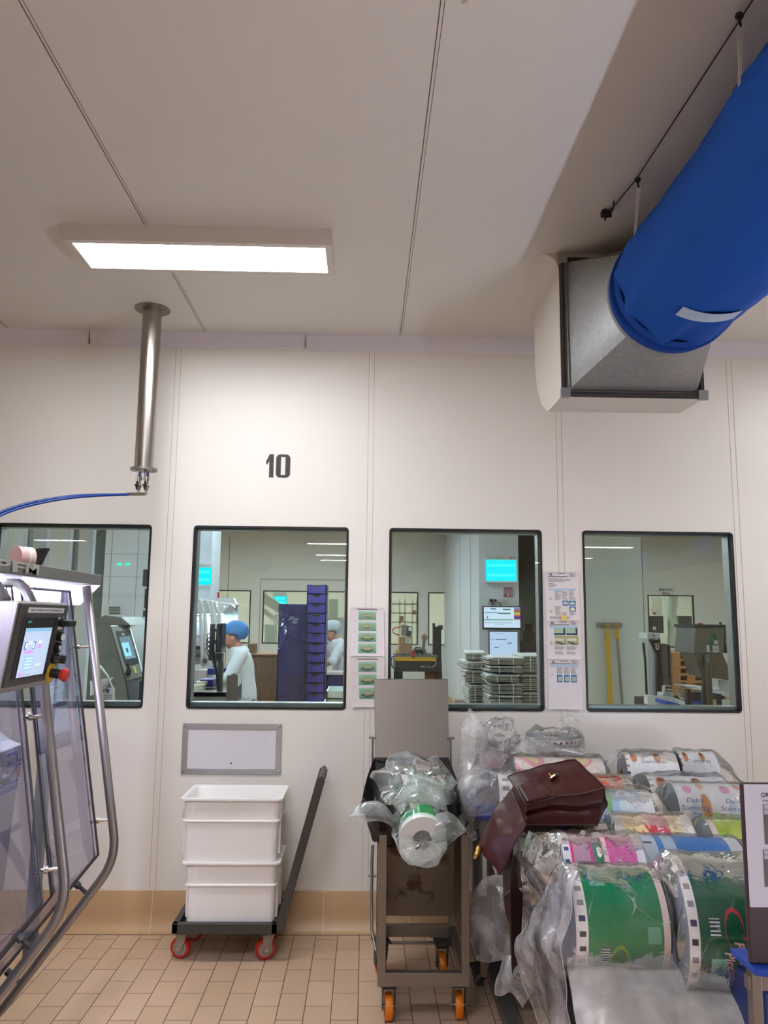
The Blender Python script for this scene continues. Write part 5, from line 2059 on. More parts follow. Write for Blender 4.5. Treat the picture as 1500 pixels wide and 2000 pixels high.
bag('small rolled clear bag lying on the trolley base by the floor',
    [[P(985, 1870, -1.45), P(980, 1890, -1.5), P(970, 1912, -1.5), P(967, 1940, -1.5)],
     [P(1000, 1866, -1.55), P(998, 1890, -1.6), P(992, 1915, -1.6), P(985, 1942, -1.58)],
     [P(1020, 1875, -1.6), P(1018, 1905, -1.64), P(1012, 1925, -1.64), P(1000, 1938, -1.6)],
     [P(1040, 1900, -1.6), P(1038, 1930, -1.64), P(1030, 1950, -1.64), P(1020, 1970, -1.6)]], 'bag', 0.014, (18, 16), seed=37)
bag('milky plastic sheet hanging below the two green rolls',
    [[P(1108, 1872, -2.20), P(1180, 1880, -2.24), P(1260, 1885, -2.24), P(1340, 1890, -2.24), P(1400, 1900, -2.24), P(1470, 1895, -2.24)],
     [P(1105, 1920, -2.25), P(1180, 1925, -2.30), P(1260, 1925, -2.31), P(1340, 1930, -2.31), P(1400, 1935, -2.31), P(1470, 1935, -2.30)],
     [P(1110, 1965, -2.30), P(1180, 1970, -2.36), P(1260, 1970, -2.37), P(1340, 1975, -2.37), P(1400, 1975, -2.37), P(1470, 1975, -2.36)],
     [P(1125, 2040, -2.36), P(1180, 2050, -2.42), P(1260, 2050, -2.42), P(1340, 2050, -2.42), P(1400, 2050, -2.42), P(1470, 2050, -2.42)]], 'frost', 0.018, (34, 22), seed=38, fr=5, smooth=45)

# ------------------------------------------------------------------ leather satchel lying on the pile
sat = thing('leather_satchel', 'oxblood leather satchel lying on the film rolls, flap hanging left', 'satchel', P(1100, 1611, -1.5))
yF, yB = -1.62, -1.30
top = {'bl': P(991.5, 1517, yB - 0.04), 'bp': P(1122, 1483, yB), 'r': P(1181, 1541, yF + 0.10), 'fm': P(1100, 1554, yF + 0.01), 'fl': P(1028, 1572, yF)}
B = {'fl': P(1028, 1611, yF), 'fr': P(1168, 1612, yF + 0.04), 'rr': P(1179, 1598, yF + 0.14), 'bl': P(995, 1560, yB - 0.02), 'br': P(1135, 1560, yB)}
mb = MB()


def lerp3(a, b, t):
    return a.lerp(b, t)


def topf(u, v):      # u left->right, v front->back
    f = lerp3(top['fl'], top['r'], u) + V((0, 0, 0.006 * math.sin(u * PI) + 0.004 * math.sin(u * 7)))
    b_ = lerp3(top['bl'], top['bp'], u) + V((0, 0, 0.010 * math.sin(u * PI)))
    p = lerp3(f, b_, v)
    p.z += 0.016 * math.sin(PI * u) * math.sin(PI * v) - 0.022 * math.exp(-((u - 0.42) / 0.16) ** 2 - ((v - 0.45) / 0.25) ** 2) + 0.006 * nz(p, 14)
    return p


def side(u, v):      # front face, v bottom->top with a pleat at mid height
    b_ = lerp3(B['fl'], B['fr'], u) if u < 0.9 else lerp3(lerp3(B['fl'], B['fr'], 0.9), B['fr'], (u - 0.9) * 10)
    t = topf(u, 0)
    p = lerp3(b_, t, v)
    p.y += 0.018 * math.exp(-((v - 0.52) / 0.10) ** 2) - 0.006 * math.sin(PI * v) + 0.006 * nz((u * 5, v * 3, 2))
    p.z += 0.006 * math.sin(u * 6) * math.sin(PI * v)
    return p


def rside(u, v):     # right end
    b_ = lerp3(B['fr'], B['br'], u)
    t = topf(1, u)
    p = lerp3(b_, t, v)
    p.x += 0.014 * math.sin(PI * v) + 0.012 * math.exp(-((v - 0.55) / 0.12) ** 2)
    return p


def lside(u, v):
    b_ = lerp3(B['fl'], B['bl'], u)
    t = topf(0, u)
    p = lerp3(b_, t, v)
    p.x += 0.02 * math.exp(-((v - 0.6) / 0.2) ** 2)
    return p


mb.grid(26, 14, topf)
mb.grid(26, 12, side)
mb.grid(12, 10, rside)
mb.grid(12, 10, lside)
mb.grid(8, 8, lambda u, v: lerp3(lerp3(B['fl'], B['fr'], u), lerp3(B['bl'], B['br'], u), v))
build('body', mb, 'leather', sat, smooth=50, weld=True)
# piping along the seams
mb = MB()
mb.tube([topf(i / 24, 0) + V((0, -0.002, 0.001)) for i in range(25)], 0.0035, 6)
mb.tube([topf(1, i / 12) + V((0.002, 0, 0.001)) for i in range(13)], 0.0035, 6)
mb.tube([topf(0, i / 12) + V((-0.001, 0, 0.001)) for i in range(13)], 0.003, 6)
mb.tube([topf(i / 24, 1) for i in range(25)], 0.003, 6)
mb.tube([side(i / 24, 0.0) for i in range(25)], 0.003, 6)
mb.tube([side(0, i / 12) + V((-0.001, -0.001, 0)) for i in range(13)], 0.003, 6)
build('piping', mb, pbr('dark_leather_edge', '#34120f', 0.4), sat, smooth=180)
# short inner flap lip with stitching
mb = MB()
lip = [P(1011, 1541, yF + 0.15), P(1036, 1549, yF + 0.12), P(1040, 1562, yF + 0.02), P(1029, 1571, yF - 0.004)]


def lipf(u, v):
    a_ = lerp3(lip[0], lip[3], u)
    b_ = topf(0.35, 1 - (0.35 + 0.65 * u)) + V((0, 0, 0.004))
    p = lerp3(a_ + V((0, 0, 0.008)), b_, v)
    return p


mb.grid(12, 8, lipf)
build('pocket_lip', mb, 'leather', sat, smooth=60, solid=0.004)
# slot closure
mb = MB()
hc = topf(0.52, 0.52)
hx_, hy_ = V((0.72, 0.25, 0.42)).normalized(), V((0.3, 0.9, 0.0)).normalized()
mb.obox(hc + V((0, 0, 0.008)), hx_ * 0.020, hy_ * 0.006, V((0, 0, 0.006)))
build('clasp_slot', mb, 'leatherdark', sat, bevel=0.002)
mb = MB()
mb.obox(hc + V((-0.008, -0.012, 0.012)), hx_ * 0.013, hy_ * 0.0035, V((0, 0, 0.003)))
mb.tube([hc + V((-0.022, -0.006, 0.022)), hc + V((-0.018, -0.010, 0.012)), hc + V((-0.010, -0.014, 0.012))], 0.003, 8)
build('clasp', mb, 'gold', sat, bevel=0.001)
# big flap hanging down to the left
fl_rows = [[P(1000, 1540, -1.40), P(1008, 1560, -1.50), P(1022, 1590, -1.60), P(1028, 1610, -1.64)],
           [P(985, 1556, -1.42), P(988, 1580, -1.50), P(998, 1610, -1.60), P(1012, 1632, -1.65)],
           [P(968, 1574, -1.44), P(968, 1600, -1.53), P(982, 1632, -1.61), P(1000, 1658, -1.65)],
           [P(948, 1615, -1.48), P(952, 1640, -1.56), P(970, 1665, -1.62), P(990, 1684, -1.65)],
           [P(934, 1650, -1.52), P(946, 1671, -1.58), P(962, 1692, -1.62), P(978, 1713, -1.65)]]
fl_ = sheet('flap', fl_rows, 'leather', sat, 0.007, (24, 26), seed=50, fr=11, smooth=80)
fl_.modifiers.new('thick', 'SOLIDIFY').thickness = 0.004
mb = MB()
mb.tube([P(937, 1653, -1.54), P(934, 1660, -1.56), P(931, 1668, -1.565), P(926, 1677, -1.57)], [0.010, 0.012, 0.009, 0.006], 10)
build('toggle', mb, 'gold', fl_, smooth=180)
# shoulder strap hanging to the floor side
for k, (rows, nm) in enumerate((([[P(986, 1660, -1.56), P(1001, 1655, -1.58)], [P(982, 1695, -1.56), P(999, 1695, -1.58)], [P(983, 1750, -1.56), P(1001, 1750, -1.58)], [P(988, 1785, -1.56), P(1002, 1785, -1.58)], [P(998, 1814, -1.58), P(1004, 1814, -1.60)]], 'strap'),
                                ([[P(1004, 1672, -1.62), P(1008, 1670, -1.62)], [P(998, 1705, -1.62), P(1019, 1708, -1.60)], [P(996, 1760, -1.62), P(1021, 1760, -1.60)], [P(998, 1830, -1.62), P(1018, 1830, -1.60)], [P(1000, 1880, -1.62), P(1025, 1880, -1.60)], [P(1002, 1912, -1.62), P(1027, 1911, -1.60)]], 'strap'))):
    o = sheet(nm, rows, 'leatherdark', sat, 0.0015, (6, 24), seed=60 + k, fr=5, smooth=80)
    o.modifiers.new('thick', 'SOLIDIFY').thickness = 0.005
mb = MB()
mb.beam(P(1002, 1907, -1.625), P(1026, 1912, -1.605), 0.006, 0.007)
build('strap_buckle', mb, 'gold', o, bevel=0.001)

# ------------------------------------------------------------------ sign stand at the right edge
sg = thing('sign_stand', 'dark board with a printed time sheet on a blue topped stand', 'sign', P(1480, 2000, -2.56))
Ys = -2.56
a0, a1 = P(1449, 1529, Ys), P(1463, 1885, Ys)
bx0 = (a0.x + a1.x) / 2
bx1 = bx0 + 0.42
mb = MB()
mb.box(bx0, bx1, Ys, Ys + 0.014, a1.z, a0.z)
brd = build('board', mb, 'purple', sg, bevel=0.006, seg=3)
sh0, sh1 = P(1455, 1532, Ys - 0.002), P(1463, 1772, Ys - 0.002)
mb = MB()
shx0 = (sh0.x + sh1.x) / 2
mb.box(shx0, shx0 + 0.38, Ys - 0.002, Ys, sh1.z, sh0.z, col='#bfbac3')  # white paper, its grey is shade put into the colour
tl = P(1487, 1553, Ys - 0.0025)
sfn = lambda o: plane_fn(o, (1, 0, 0), (0, 0, 1))
text(mb, 'ORARIO', sfn(tl + V((0.027, 0, 0))), 0.0155, col='#0c0c0e', bold=0.02, width=0.056)
t2 = P(1490, 1564, Ys - 0.0025)
text(mb, 'SUDDIVISIONE TURNI', sfn(t2 + V((0.03, 0, 0))), 0.006, col='#1a1a1c', width=0.062, bold=0.02)
yq = Ys - 0.0026
for (pa, pb, dark) in ((1571, 1649, True), (1660, 1732, True)):
    A_, B_ = P(1491, pa, yq), P(1496, pb, yq)
    xx0 = A_.x
    mb.box(xx0, xx0 + 0.22, yq, yq + 0.0004, B_.z, A_.z, col='#aaa5ae')
    dz_ = (A_.z - B_.z)
    mb.box(xx0 + 0.001, xx0 + 0.22, yq - 0.0003, yq, B_.z, B_.z + dz_ * 0.74, col='#5b5552')
    for k in range(9):
        z = B_.z + dz_ * (0.74 if k == 0 else (1.0 if k == 1 else (0.87 if k == 2 else 0.11 * (k - 2))))
        mb.box(xx0, xx0 + 0.22, yq - 0.0006, yq - 0.0003, z - 0.0005, z + 0.0005, col='#3a3838')
        if k > 1:
            mb.box(xx0 + 0.014, xx0 + 0.03, yq - 0.0006, yq - 0.0003, z - 0.007, z - 0.004, col='#26242a')
    mb.box(xx0 - 0.0006, xx0 + 0.0006, yq - 0.0006, yq, B_.z, A_.z, col='#3a3838')
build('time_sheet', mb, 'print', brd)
mb = MB()
q = P(1462, 1886, Ys)
mb.prism([(bx0 - 0.004, Ys - 0.03, q.z + 0.004), (bx1 + 0.1, Ys - 0.10, q.z - 0.03), (bx1 + 0.1, Ys + 0.10, q.z - 0.03), (bx0 - 0.004, Ys + 0.10, q.z + 0.004)], (0, 0, -0.016))
build('blue_ledge', mb, 'bluep', sg, bevel=0.003)
mb = MB()
for x in (bx0 + 0.025, bx1 + 0.05):
    mb.box(x - 0.013, x + 0.013, Ys + 0.02, Ys + 0.05, 0.03, q.z - 0.005)
mb.box(bx0 + 0.004, bx1 + 0.08, Ys + 0.023, Ys + 0.047, q.z - 0.07, q.z - 0.035)
mb.box(bx0, bx1 + 0.08, Ys - 0.15, Ys + 0.2, 0.0, 0.03)
build('frame', mb, 'steelcart', sg, bevel=0.002)
mb = MB()
mb.box(bx0 + 0.06, bx1 + 0.03, Ys + 0.055, Ys + 0.25, 0.03, q.z - 0.09)
build('blue_bin', mb, pbr('dark_blue_bin', '#1b2f63', 0.5), sg, bevel=0.004)


# ------------------------------------------------------------------ notices taped to the wall
def notice(label, quad_px, draw, group):
    pts = [at(x, y, Y=-0.002) for x, y in quad_px]       # tl, tr, br, bl
    t = None
    mb = MB()
    curl = [0.004, 0.007, 0.010, 0.006]

    def f(s, t, o=0.0):
        a = pts[3].lerp(pts[2], s)
        b = pts[0].lerp(pts[1], s)
        p = a.lerp(b, t)
        e = 0.006 * (abs(s - 0.5) * 2) ** 4 + 0.006 * (abs(t - 0.5) * 2) ** 6 + 0.0015 * nz((s * 4, t * 5, len(label)))
        p.y -= abs(e) + 0.0004 + o
        return p
    mb.grid(10, 14, f, col='#e4dfdd')

    def box(s0, s1, t0, t1, col, o=0.0008, nu=4):
        mb.grid(nu, 2, lambda u, v: f(s0 + (s1 - s0) * u, t0 + (t1 - t0) * v, o), col=col)
    draw(box, f, mb)
    o = build('wall_notice', mb, 'print', smooth=60)
    return tag(o, label, 'notice', group)


def lines(box, s0, s1, t0, t1, n, col='#8d8b8e', seed=1):
    r = random.Random(seed)
    for k in range(n):
        t = t1 - (t1 - t0) * (k + 0.5) / n
        box(s0, s0 + (s1 - s0) * r.uniform(0.55, 1), t - (t1 - t0) / n * 0.22, t + (t1 - t0) / n * 0.22, col, 0.001)


def photos(cells):
    def draw(box, f, mb):
        box(0.10, 0.33, 0.975, 0.983, '#77767a')
        box(0.36, 0.74, 0.975, 0.983, '#8a898d')
        box(0.2, 0.8, 0.948, 0.963, '#4a494d')
        for i, (t0, t1, cx, dk) in enumerate(cells):
            box(0.10, 0.13, t1 + 0.012, t1 + 0.02, '#55545a')
            s0, s1 = 0.23, 0.76

            def pc(u, v):
                e = ((u - cx) / 0.38) ** 2 + ((v - 0.45) / 0.33) ** 2
                if e < 0.55:
                    return hexc('#8f9a6a', '#b3bb8e', max(0, 1 - e * 1.8)) if v > 0.4 else hexc('#56604a', '#7d8a66', v * 2)
                if e < 1:
                    return C('#93a987') if v > dk else C('#3f5540')
                return hexc('#5f9a82', '#9cc9b2', v)
            mb.grid(16, 10, lambda u, v: f(s0 + (s1 - s0) * u, t0 + (t1 - t0) * v, 0.0012), paint=pc)
    return draw


notice('upper sheet with four green product photos left of the third window', [(686, 1186), (750, 1187), (751, 1282), (684, 1281)],
       photos([(0.745, 0.915, 0.55, 0.1), (0.52, 0.70, 0.45, 0.1), (0.295, 0.48, 0.5, 0.4), (0.06, 0.255, 0.5, 0.4)]), 'product photo sheets')
notice('lower sheet with three green product photos, half behind the lid', [(684, 1283), (751, 1283), (751, 1381), (688, 1381)],
       photos([(0.70, 0.90, 0.5, 0.4), (0.44, 0.65, 0.5, 0.4), (0.165, 0.385, 0.5, 0.4)]), 'product photo sheets')


def header(box, f, mb, t1, t0):
    box(0.08, 0.90, t1 - 0.002, t1, '#55555a')
    box(0.08, 0.90, t0, t0 + 0.002, '#55555a')
    for s in (0.08, 0.28, 0.68, 0.90):
        box(s - 0.003, s + 0.003, t0, t1, '#8a8a90')
    box(0.13, 0.21, t0 + (t1 - t0) * 0.35, t1 - (t1 - t0) * 0.15, '#2e4a63', 0.0011)
    box(0.15, 0.19, t0 + (t1 - t0) * 0.5, t1 - (t1 - t0) * 0.3, '#cfd9e0', 0.0014)
    box(0.36, 0.60, t1 - (t1 - t0) * 0.3, t1 - (t1 - t0) * 0.15, '#6d6d73', 0.0011)
    box(0.09, 0.66, t0 + (t1 - t0) * 0.10, t0 + (t1 - t0) * 0.24, '#5d5d63', 0.0011)
    lines(box, 0.72, 0.88, t0 + (t1 - t0) * 0.1, t1 - (t1 - t0) * 0.05, 3, '#6d6d73')


def cell(box, s0, s1, t0, t1, shape):
    box(s0, s1, t0, t1, '#2a72ae', 0.0012)
    w, h = s1 - s0, t1 - t0
    if shape == 'd':
        for k in range(5):
            z = k / 5
            r = math.sqrt(max(0, 1 - z * z)) * 0.4
            box((s0 + s1) / 2 - w * r, (s0 + s1) / 2 + w * r, t0 + h * (0.25 + 0.1 * k), t0 + h * (0.35 + 0.1 * k), '#cdd3b6', 0.0016)
    elif shape == 't':
        for k in range(5):
            r = 0.42 - 0.05 * k
            box((s0 + s1) / 2 - w * r, (s0 + s1) / 2 + w * r, t0 + h * (0.2 + 0.12 * k), t0 + h * (0.32 + 0.12 * k), '#ece6b4', 0.0016)
    else:
        box(s0 + w * 0.15, s1 - w * 0.1, t0 + h * 0.15, t1 - h * 0.3, '#a9c0a6', 0.0016)
        box(s0 + w * 0.25, s1 - w * 0.1, t1 - h * 0.3, t1 - h * 0.22, '#a9c0a6', 0.0016)


def d1(box, f, mb):
    header(box, f, mb, 0.985, 0.89)
    lines(box, 0.09, 0.8, 0.79, 0.87, 4)
    lines(box, 0.09, 0.35, 0.68, 0.77, 4)
    box(0.09, 0.90, 0.615, 0.65, '#a8cbe6', 0.001)
    lines(box, 0.27, 0.48, 0.41, 0.61, 10, seed=2)
    lines(box, 0.49, 0.68, 0.43, 0.60, 8, seed=3)
    lines(box, 0.70, 0.90, 0.42, 0.61, 8, seed=4)
    lines(box, 0.10, 0.22, 0.42, 0.47, 2, seed=5)
    cell(box, 0.50, 0.68, 0.30, 0.405, 'd')
    cell(box, 0.70, 0.89, 0.30, 0.405, 'd')
    cell(box, 0.70, 0.89, 0.18, 0.285, 't')
    lines(box, 0.27, 0.47, 0.10, 0.29, 10, seed=6)
    lines(box, 0.49, 0.66, 0.10, 0.17, 3, seed=7)
    lines(box, 0.70, 0.90, 0.10, 0.17, 3, seed=8)
    lines(box, 0.10, 0.22, 0.16, 0.20, 2, seed=9)
    lines(box, 0.10, 0.9, 0.02, 0.08, 4, seed=10)


def d2(box, f, mb):
    header(box, f, mb, 0.975, 0.86)
    box(0.09, 0.92, 0.80, 0.845, '#a8cbe6', 0.001)
    for s0 in (0.22, 0.58):
        mb.grid(12, 8, lambda u, v: f(s0 + 0.33 * u, 0.62 + 0.17 * v, 0.0012), paint=lambda u, v: C('#e3b36a') if (u - .4) ** 2 + (v - .65) ** 2 < 0.02 else (C('#2c3b40') if v < 0.22 or u > 0.85 else C('#9fc2b4')))
        mb.grid(12, 10, lambda u, v: f(s0 + 0.35 * u, 0.37 + 0.23 * v, 0.0012), paint=lambda u, v: C('#2f4a5a') if abs(v - 0.4 + 0.5 * u) < 0.09 and u > 0.2 else (C('#d5d9c4') if 0.35 < v < 0.7 and u < 0.8 else C('#a9ad78')))
        lines(box, s0, s0 + 0.33, 0.24, 0.34, 5, seed=11)
        lines(box, s0, s0 + 0.3, 0.12, 0.2, 3, seed=12)
    lines(box, 0.10, 0.18, 0.35, 0.46, 5, seed=13)


def d3(box, f, mb):
    header(box, f, mb, 0.985, 0.905)
    box(0.07, 0.90, 0.86, 0.895, '#a8cbe6', 0.001)
    for k in range(3):
        lines(box, 0.27 + 0.21 * k, 0.45 + 0.21 * k, 0.71, 0.85, 9, seed=20 + k)
        cell(box, 0.27 + 0.21 * k, 0.43 + 0.21 * k, 0.54, 0.69, 's')
    lines(box, 0.08, 0.2, 0.67, 0.69, 1, seed=30)


notice('top instruction sheet of three right of the third window, blue photo cells', [(1064, 1117), (1130, 1117), (1132, 1212), (1067, 1211)], d1, 'instruction sheets')
notice('middle instruction sheet with four photos and a yellow dot above it', [(1067, 1211), (1133, 1211), (1135, 1288), (1069, 1287)], d2, 'instruction sheets')
notice('bottom instruction sheet with three blue photo cells and a blank lower half', [(1069, 1288), (1135, 1288), (1138, 1386), (1071, 1385)], d3, 'instruction sheets')
mb = MB()
yc_ = at(1101.5, 1207, Y=-0.016)
mb.cyl(yc_, yc_ + V((0, 0.002, 0)), 0.0175, n=32)
tag(build('round_sticker', mb, pbr('yellow_sticker', '#efcf6a', 0.6)), 'round yellow sticker between the top two instruction sheets', 'sticker')

# ================================================================== the next room, seen through the windows
mb = MB()
mb.box(WX0, WX1, TH, 16.0, CEIL, CEIL + 0.1)
struct('ceiling_next_room', mb, 'wall_far')
FW = FARY


def fx(px):
    return P(px, 1213, FW).x


FWIN = [(400, 487), (514, 690), (733, 815), (838, 925), (941, 1029), (1268, 1355), (280, 372), (160, 248)]
segs = sorted((fx(a), fx(b)) for a, b in FWIN)
fz0_, fz1_ = 1.225, 2.27
mb = MB()
mb.box(WX0, WX1, FW, FW + 0.1, 0, fz0_)
mb.box(WX0, WX1, FW, FW + 0.1, fz1_, CEIL)
xs = [WX0] + [x for w in segs for x in w] + [WX1]
for i in range(0, len(xs), 2):
    mb.box(xs[i], xs[i + 1], FW, FW + 0.1, fz0_, fz1_)
fw = struct('wall_far', mb, 'wall_far')
mb = MB()
for px in (443, 507, 1045, 1258):
    x = fx(px)
    mb.box(x - 0.006, x + 0.006, FW - 0.004, FW + 0.002, 0.2, 3.4 if px != 507 else 2.52)
x = fx(507)
mb.box(x, fx(740), FW - 0.004, FW + 0.002, 2.51, 2.525)
build('panel_seam', mb, pbr('grey_seam', '#7f7d76', 0.7), fw)
mb = MB()
mb.box(WX0, WX1, FW - 0.03, FW, 0, 0.22)
build('skirting', mb, 'base', fw)
for i, (a, b) in enumerate(segs):
    mb = MB()
    t = 0.018
    for q in ((a - t, a + t * .3, fz0_ - t, fz1_ + t), (b - t * .3, b + t, fz0_ - t, fz1_ + t), (a, b, fz0_ - t, fz0_ + t * .3), (a, b, fz1_ - t * .3, fz1_ + t)):
        mb.box(q[0], q[1], FW - 0.006, FW + 0.03, q[2], q[3])
    w = struct('window_%d' % (i + 5), mb, 'seal')
    mb = MB()
    mb.box(a, b, FW + 0.01, FW + 0.016, fz0_, fz1_)
    build('pane', mb, 'glassfar', w)
# the room beyond the far windows
mb = MB()
mb.box(WX0, WX1, 15.9, 16.0, 0, 3.6)
struct('wall_end', mb, pbr('cream_end_wall', '#e6e4dc', 0.5, var=0.03, vscale=0.8))
flamp = ceiling_lamp(-2.0, -0.8, 13.2, 13.5, CEIL, 'lampend', 'ceiling light of the room beyond the far windows', 'ceiling lights beyond', name='ceiling_light')
for x in (-6.5, -3.6, 1.4, 4.4, 7.4):
    c = copy_tree(flamp)
    c.location = (x, 13.4, CEIL)
far_mesh = [ch for ch in flamp.children if ch.name.startswith('diffuser')][0].data.copy()
far_mesh.materials[0] = M['lampfar']
for y in (2.0, 5.2, 8.4):
    for x in (-6.4, -2.2, -0.4, 6.4):
        c = copy_tree(flamp)
        for ch in c.children:
            if ch.name.startswith('diffuser'):
                ch.data = far_mesh
        c.location = (x, y, CEIL)
        c['label'] = 'ceiling light of the room behind the windows'
        c['group'] = 'ceiling lights of the next room'


def pbox(mb, x0, y0, x1, y1, Y, depth, m=None, col=None, Yb=None):
    """world box whose front face covers photo box (x0,y0)-(x1,y1) at depth Y"""
    a, b = P((x0 + x1) / 2, y0, Y), P((x0 + x1) / 2, y1, Y)
    b.z = max(b.z, 0.0)
    l, r = P(x0, (y0 + y1) / 2, Y), P(x1, (y0 + y1) / 2, Y)
    return mb.box(l.x, r.x, Y, Y + depth, b.z, a.z, m, col)


def simple(name, label, cat, mat, boxes, Y, depth, group=None, bevel=0.0):
    mb = MB()
    for q in boxes:
        pbox(mb, *q[:4], (q[4] if len(q) > 4 else Y), (q[5] if len(q) > 5 else depth))
    return tag(build(name, mb, mat, bevel=bevel), label, cat, group)


# wall blocks standing into the room
A_, B_ = P(936, 1213, 6.4), P(1014, 1213, 6.4)
mb = MB()
mb.box(A_.x, B_.x, 6.4, FW, 0, CEIL)
st3 = struct('column_white', mb, 'column')
mb = MB()
mb.box(A_.x - 0.03, B_.x + 0.03, 6.37, FW, 0, 0.3)
build('skirting', mb, 'base', st3)
mb = MB()
for px in (895, 917):
    X = A_.x - 0.004
    # strips on the side face
    y = 6.4 + (FW - 6.4) * (0.45 if px == 895 else 0.18)
    mb.box(X - 0.002, X, y, y + 0.02, 0.3, CEIL)
build('panel_seam', mb, 'joint', st3)
mb = MB()
mb.box(P(1088, 1213, 6.6).x, P(1256, 1213, 6.6).x, 6.6, FW, 0, CEIL)
st4 = struct('wall_block', mb, 'wall_pale')
# bumper rail by the white column
mb = MB()
y = 6.1
a, b = P(862, 1374, y), P(925, 1374, y)
mb.cyl((a.x, y, 0.33), (b.x, y, 0.33), 0.035, n=16)
for x in (a.x + 0.05, b.x - 0.05):
    mb.cyl((x, y, 0), (x, y, 0.33), 0.025, n=12)
tag(build('bumper_rail', mb, 'yellow', smooth=40), 'yellow floor bumper rail beside the white column in the third window', 'rail')

# ---- window 1: column, panels, machine with touch screen
mb = MB()
pbox(mb, 197, 1000, 284, 1216, 4.6, 0.8)
c1 = mb
q0, q1 = P(197, 1213, 4.6), P(284, 1213, 4.6)
mb = MB()
mb.box(q0.x, q1.x, 4.6, 5.4, 0, CEIL)
col1 = struct('column_left', mb, 'column')
mb = MB()
for px in (210, 262):
    x = P(px, 1213, 4.6).x
    mb.box(x - 0.004, x + 0.004, 4.594, 4.6, 0, CEIL)
for py in (1082, 1126):
    z = P(240, py, 4.6).z
    mb.box(q0.x, q1.x, 4.594, 4.6, z - 0.003, z + 0.003)
build('panel_seam', mb, 'joint', col1)
lou = thing('wall_louvre', 'small grey louvre on the white column in the first window', 'louvre', P(220, 1205, 4.6))
mb = MB()
pbox(mb, 204, 1181, 236, 1207, 4.585, 0.015)
build('frame', mb, 'wall_pale', lou)
mb = MB()
for k in range(4):
    pbox(mb, 213, 1185 + 5.4 * k, 234, 1188.5 + 5.4 * k, 4.575, 0.012)
build('slats', mb, 'machgrey', lou)
# tall panels of the left side, in steps
for k, (a, b, m, yy) in enumerate(((-60, 16, 'wall_pale', 5.0), (16, 34, 'column', 5.0), (34, 45, 'machgrey', 5.3), (45, 66, 'wall_far', 5.6), (66, 80, 'column', 5.6), (80, 118, 'wall_far', 6.2), (118, 126, 'column', 6.2), (126, 138, 'machgrey', 6.6), (138, 160, 'wall_far', 7.0), (160, 172, 'column', 7.0), (172, 200, 'machgrey', 7.4))):
    mb = MB()
    l, r = P(a, 1213, yy), P(b, 1213, yy)
    mb.box(l.x, r.x, yy, yy + 0.12, 0, CEIL)
    struct('partition_%d' % (k + 1), mb, m)
mc = thing('slicing_machine', 'stainless machine with slanted touch screen panel in the first window', 'machine', P(240, 1385, 1.9) * 1.0)
Y1 = 1.7
mb = MB()
pr = [(178, 1212), (222, 1200), (247, 1212), (258, 1222), (284, 1320), (284, 1390), (178, 1390)]
pts = [P(x, y, Y1 + 0.35) for x, y in pr]
mb.prism([P(x, y, Y1 + 0.25) for x, y in ((176, 1216), (214, 1212), (246, 1328), (246, 2300), (176, 2300))], (0, 0.6, 0))
mb.prism([P(x, y, Y1 + 0.25) for x, y in ((176, 1216), (205, 1201), (236, 1205), (256, 1222), (214, 1222))], (0, 0.6, 0))
for q in mb.v:
    q.z = max(q.z, 0.0)
build('body', mb, 'machgrey', mc, bevel=0.01)
mb = MB()
fr_ = [P(x, y, Y1 + d_) for x, y, d_ in ((214, 1221, 0.22), (254, 1219, 0.3), (283, 1322, 0.1), (246, 1332, 0.02))]
mb.prism(fr_, (0.06, 0.5, 0.0))
pan = build('front_panel', mb, 'machgrey', mc, bevel=0.012)
mb = MB()


def sp(u, v, o=0.004):
    a = fr_[3].lerp(fr_[2], u)
    b = fr_[0].lerp(fr_[1], u)
    p = a.lerp(b, v)
    n_ = (fr_[1] - fr_[0]).cross(fr_[3] - fr_[0]).normalized()
    if n_.y > 0:
        n_ = -n_
    return p + n_ * o


def spq(mb, u0, u1, v0, v1, o, col):
    mb.quad(sp(u0, v0, o), sp(u1, v0, o), sp(u1, v1, o), sp(u0, v1, o), col=col)


spq(mb, 0.2, 0.92, 0.26, 0.88, 0.003, '#15181c')
text(mb, 'mss', lambda x, y, z=0: sp(0.5 + x, 0.82 + y, 0.005), 0.10, col='#c8ccd0')
build('screen_bezel', mb, 'print', pan)
mb = MB()
spq(mb, 0.28, 0.84, 0.36, 0.77, 0.005, '#5f6f7a')
spq(mb, 0.30, 0.66, 0.41, 0.66, 0.006, '#86bcd2')
spq(mb, 0.44, 0.54, 0.48, 0.56, 0.007, '#3f4c58')
for k in range(5):
    spq(mb, 0.32 + 0.1 * k, 0.38 + 0.1 * k, 0.375, 0.395, 0.006, '#9aa6b0')
build('screen', mb, 'screen', pan)
mb = MB()
mb.cyl(sp(0.22, 0.13, 0.0), sp(0.22, 0.13, 0.04), 0.022, n=16)
mb.obox(sp(0.22, 0.17, 0.05), V((0.03, 0, 0.02)) * 0.3, V((0, 0.01, 0)), V((-0.01, 0, 0.03)))
build('switch', mb, 'blackplastic', pan)
mb = MB()
spq(mb, 0.55, 0.66, 0.10, 0.22, 0.004, '#c9b42e')
build('hazard_label', mb, 'print', pan)
mb = MB()
pbox(mb, 247, 1330, 284, 2300, Y1 + 0.05, 0.5)
build('lower_cabinet', mb, pbr('dark_navy_panel', '#20242e', 0.4), mc)
mb = MB()
mb.prism([P(176, 1330, Y1 - 0.3), P(223, 1322, Y1 - 0.1), P(205, 1345, Y1 - 0.4), P(176, 1360, Y1 - 0.5)], (0, 0, -0.02))
build('side_tray', mb, 'steel', mc)
mb = MB()
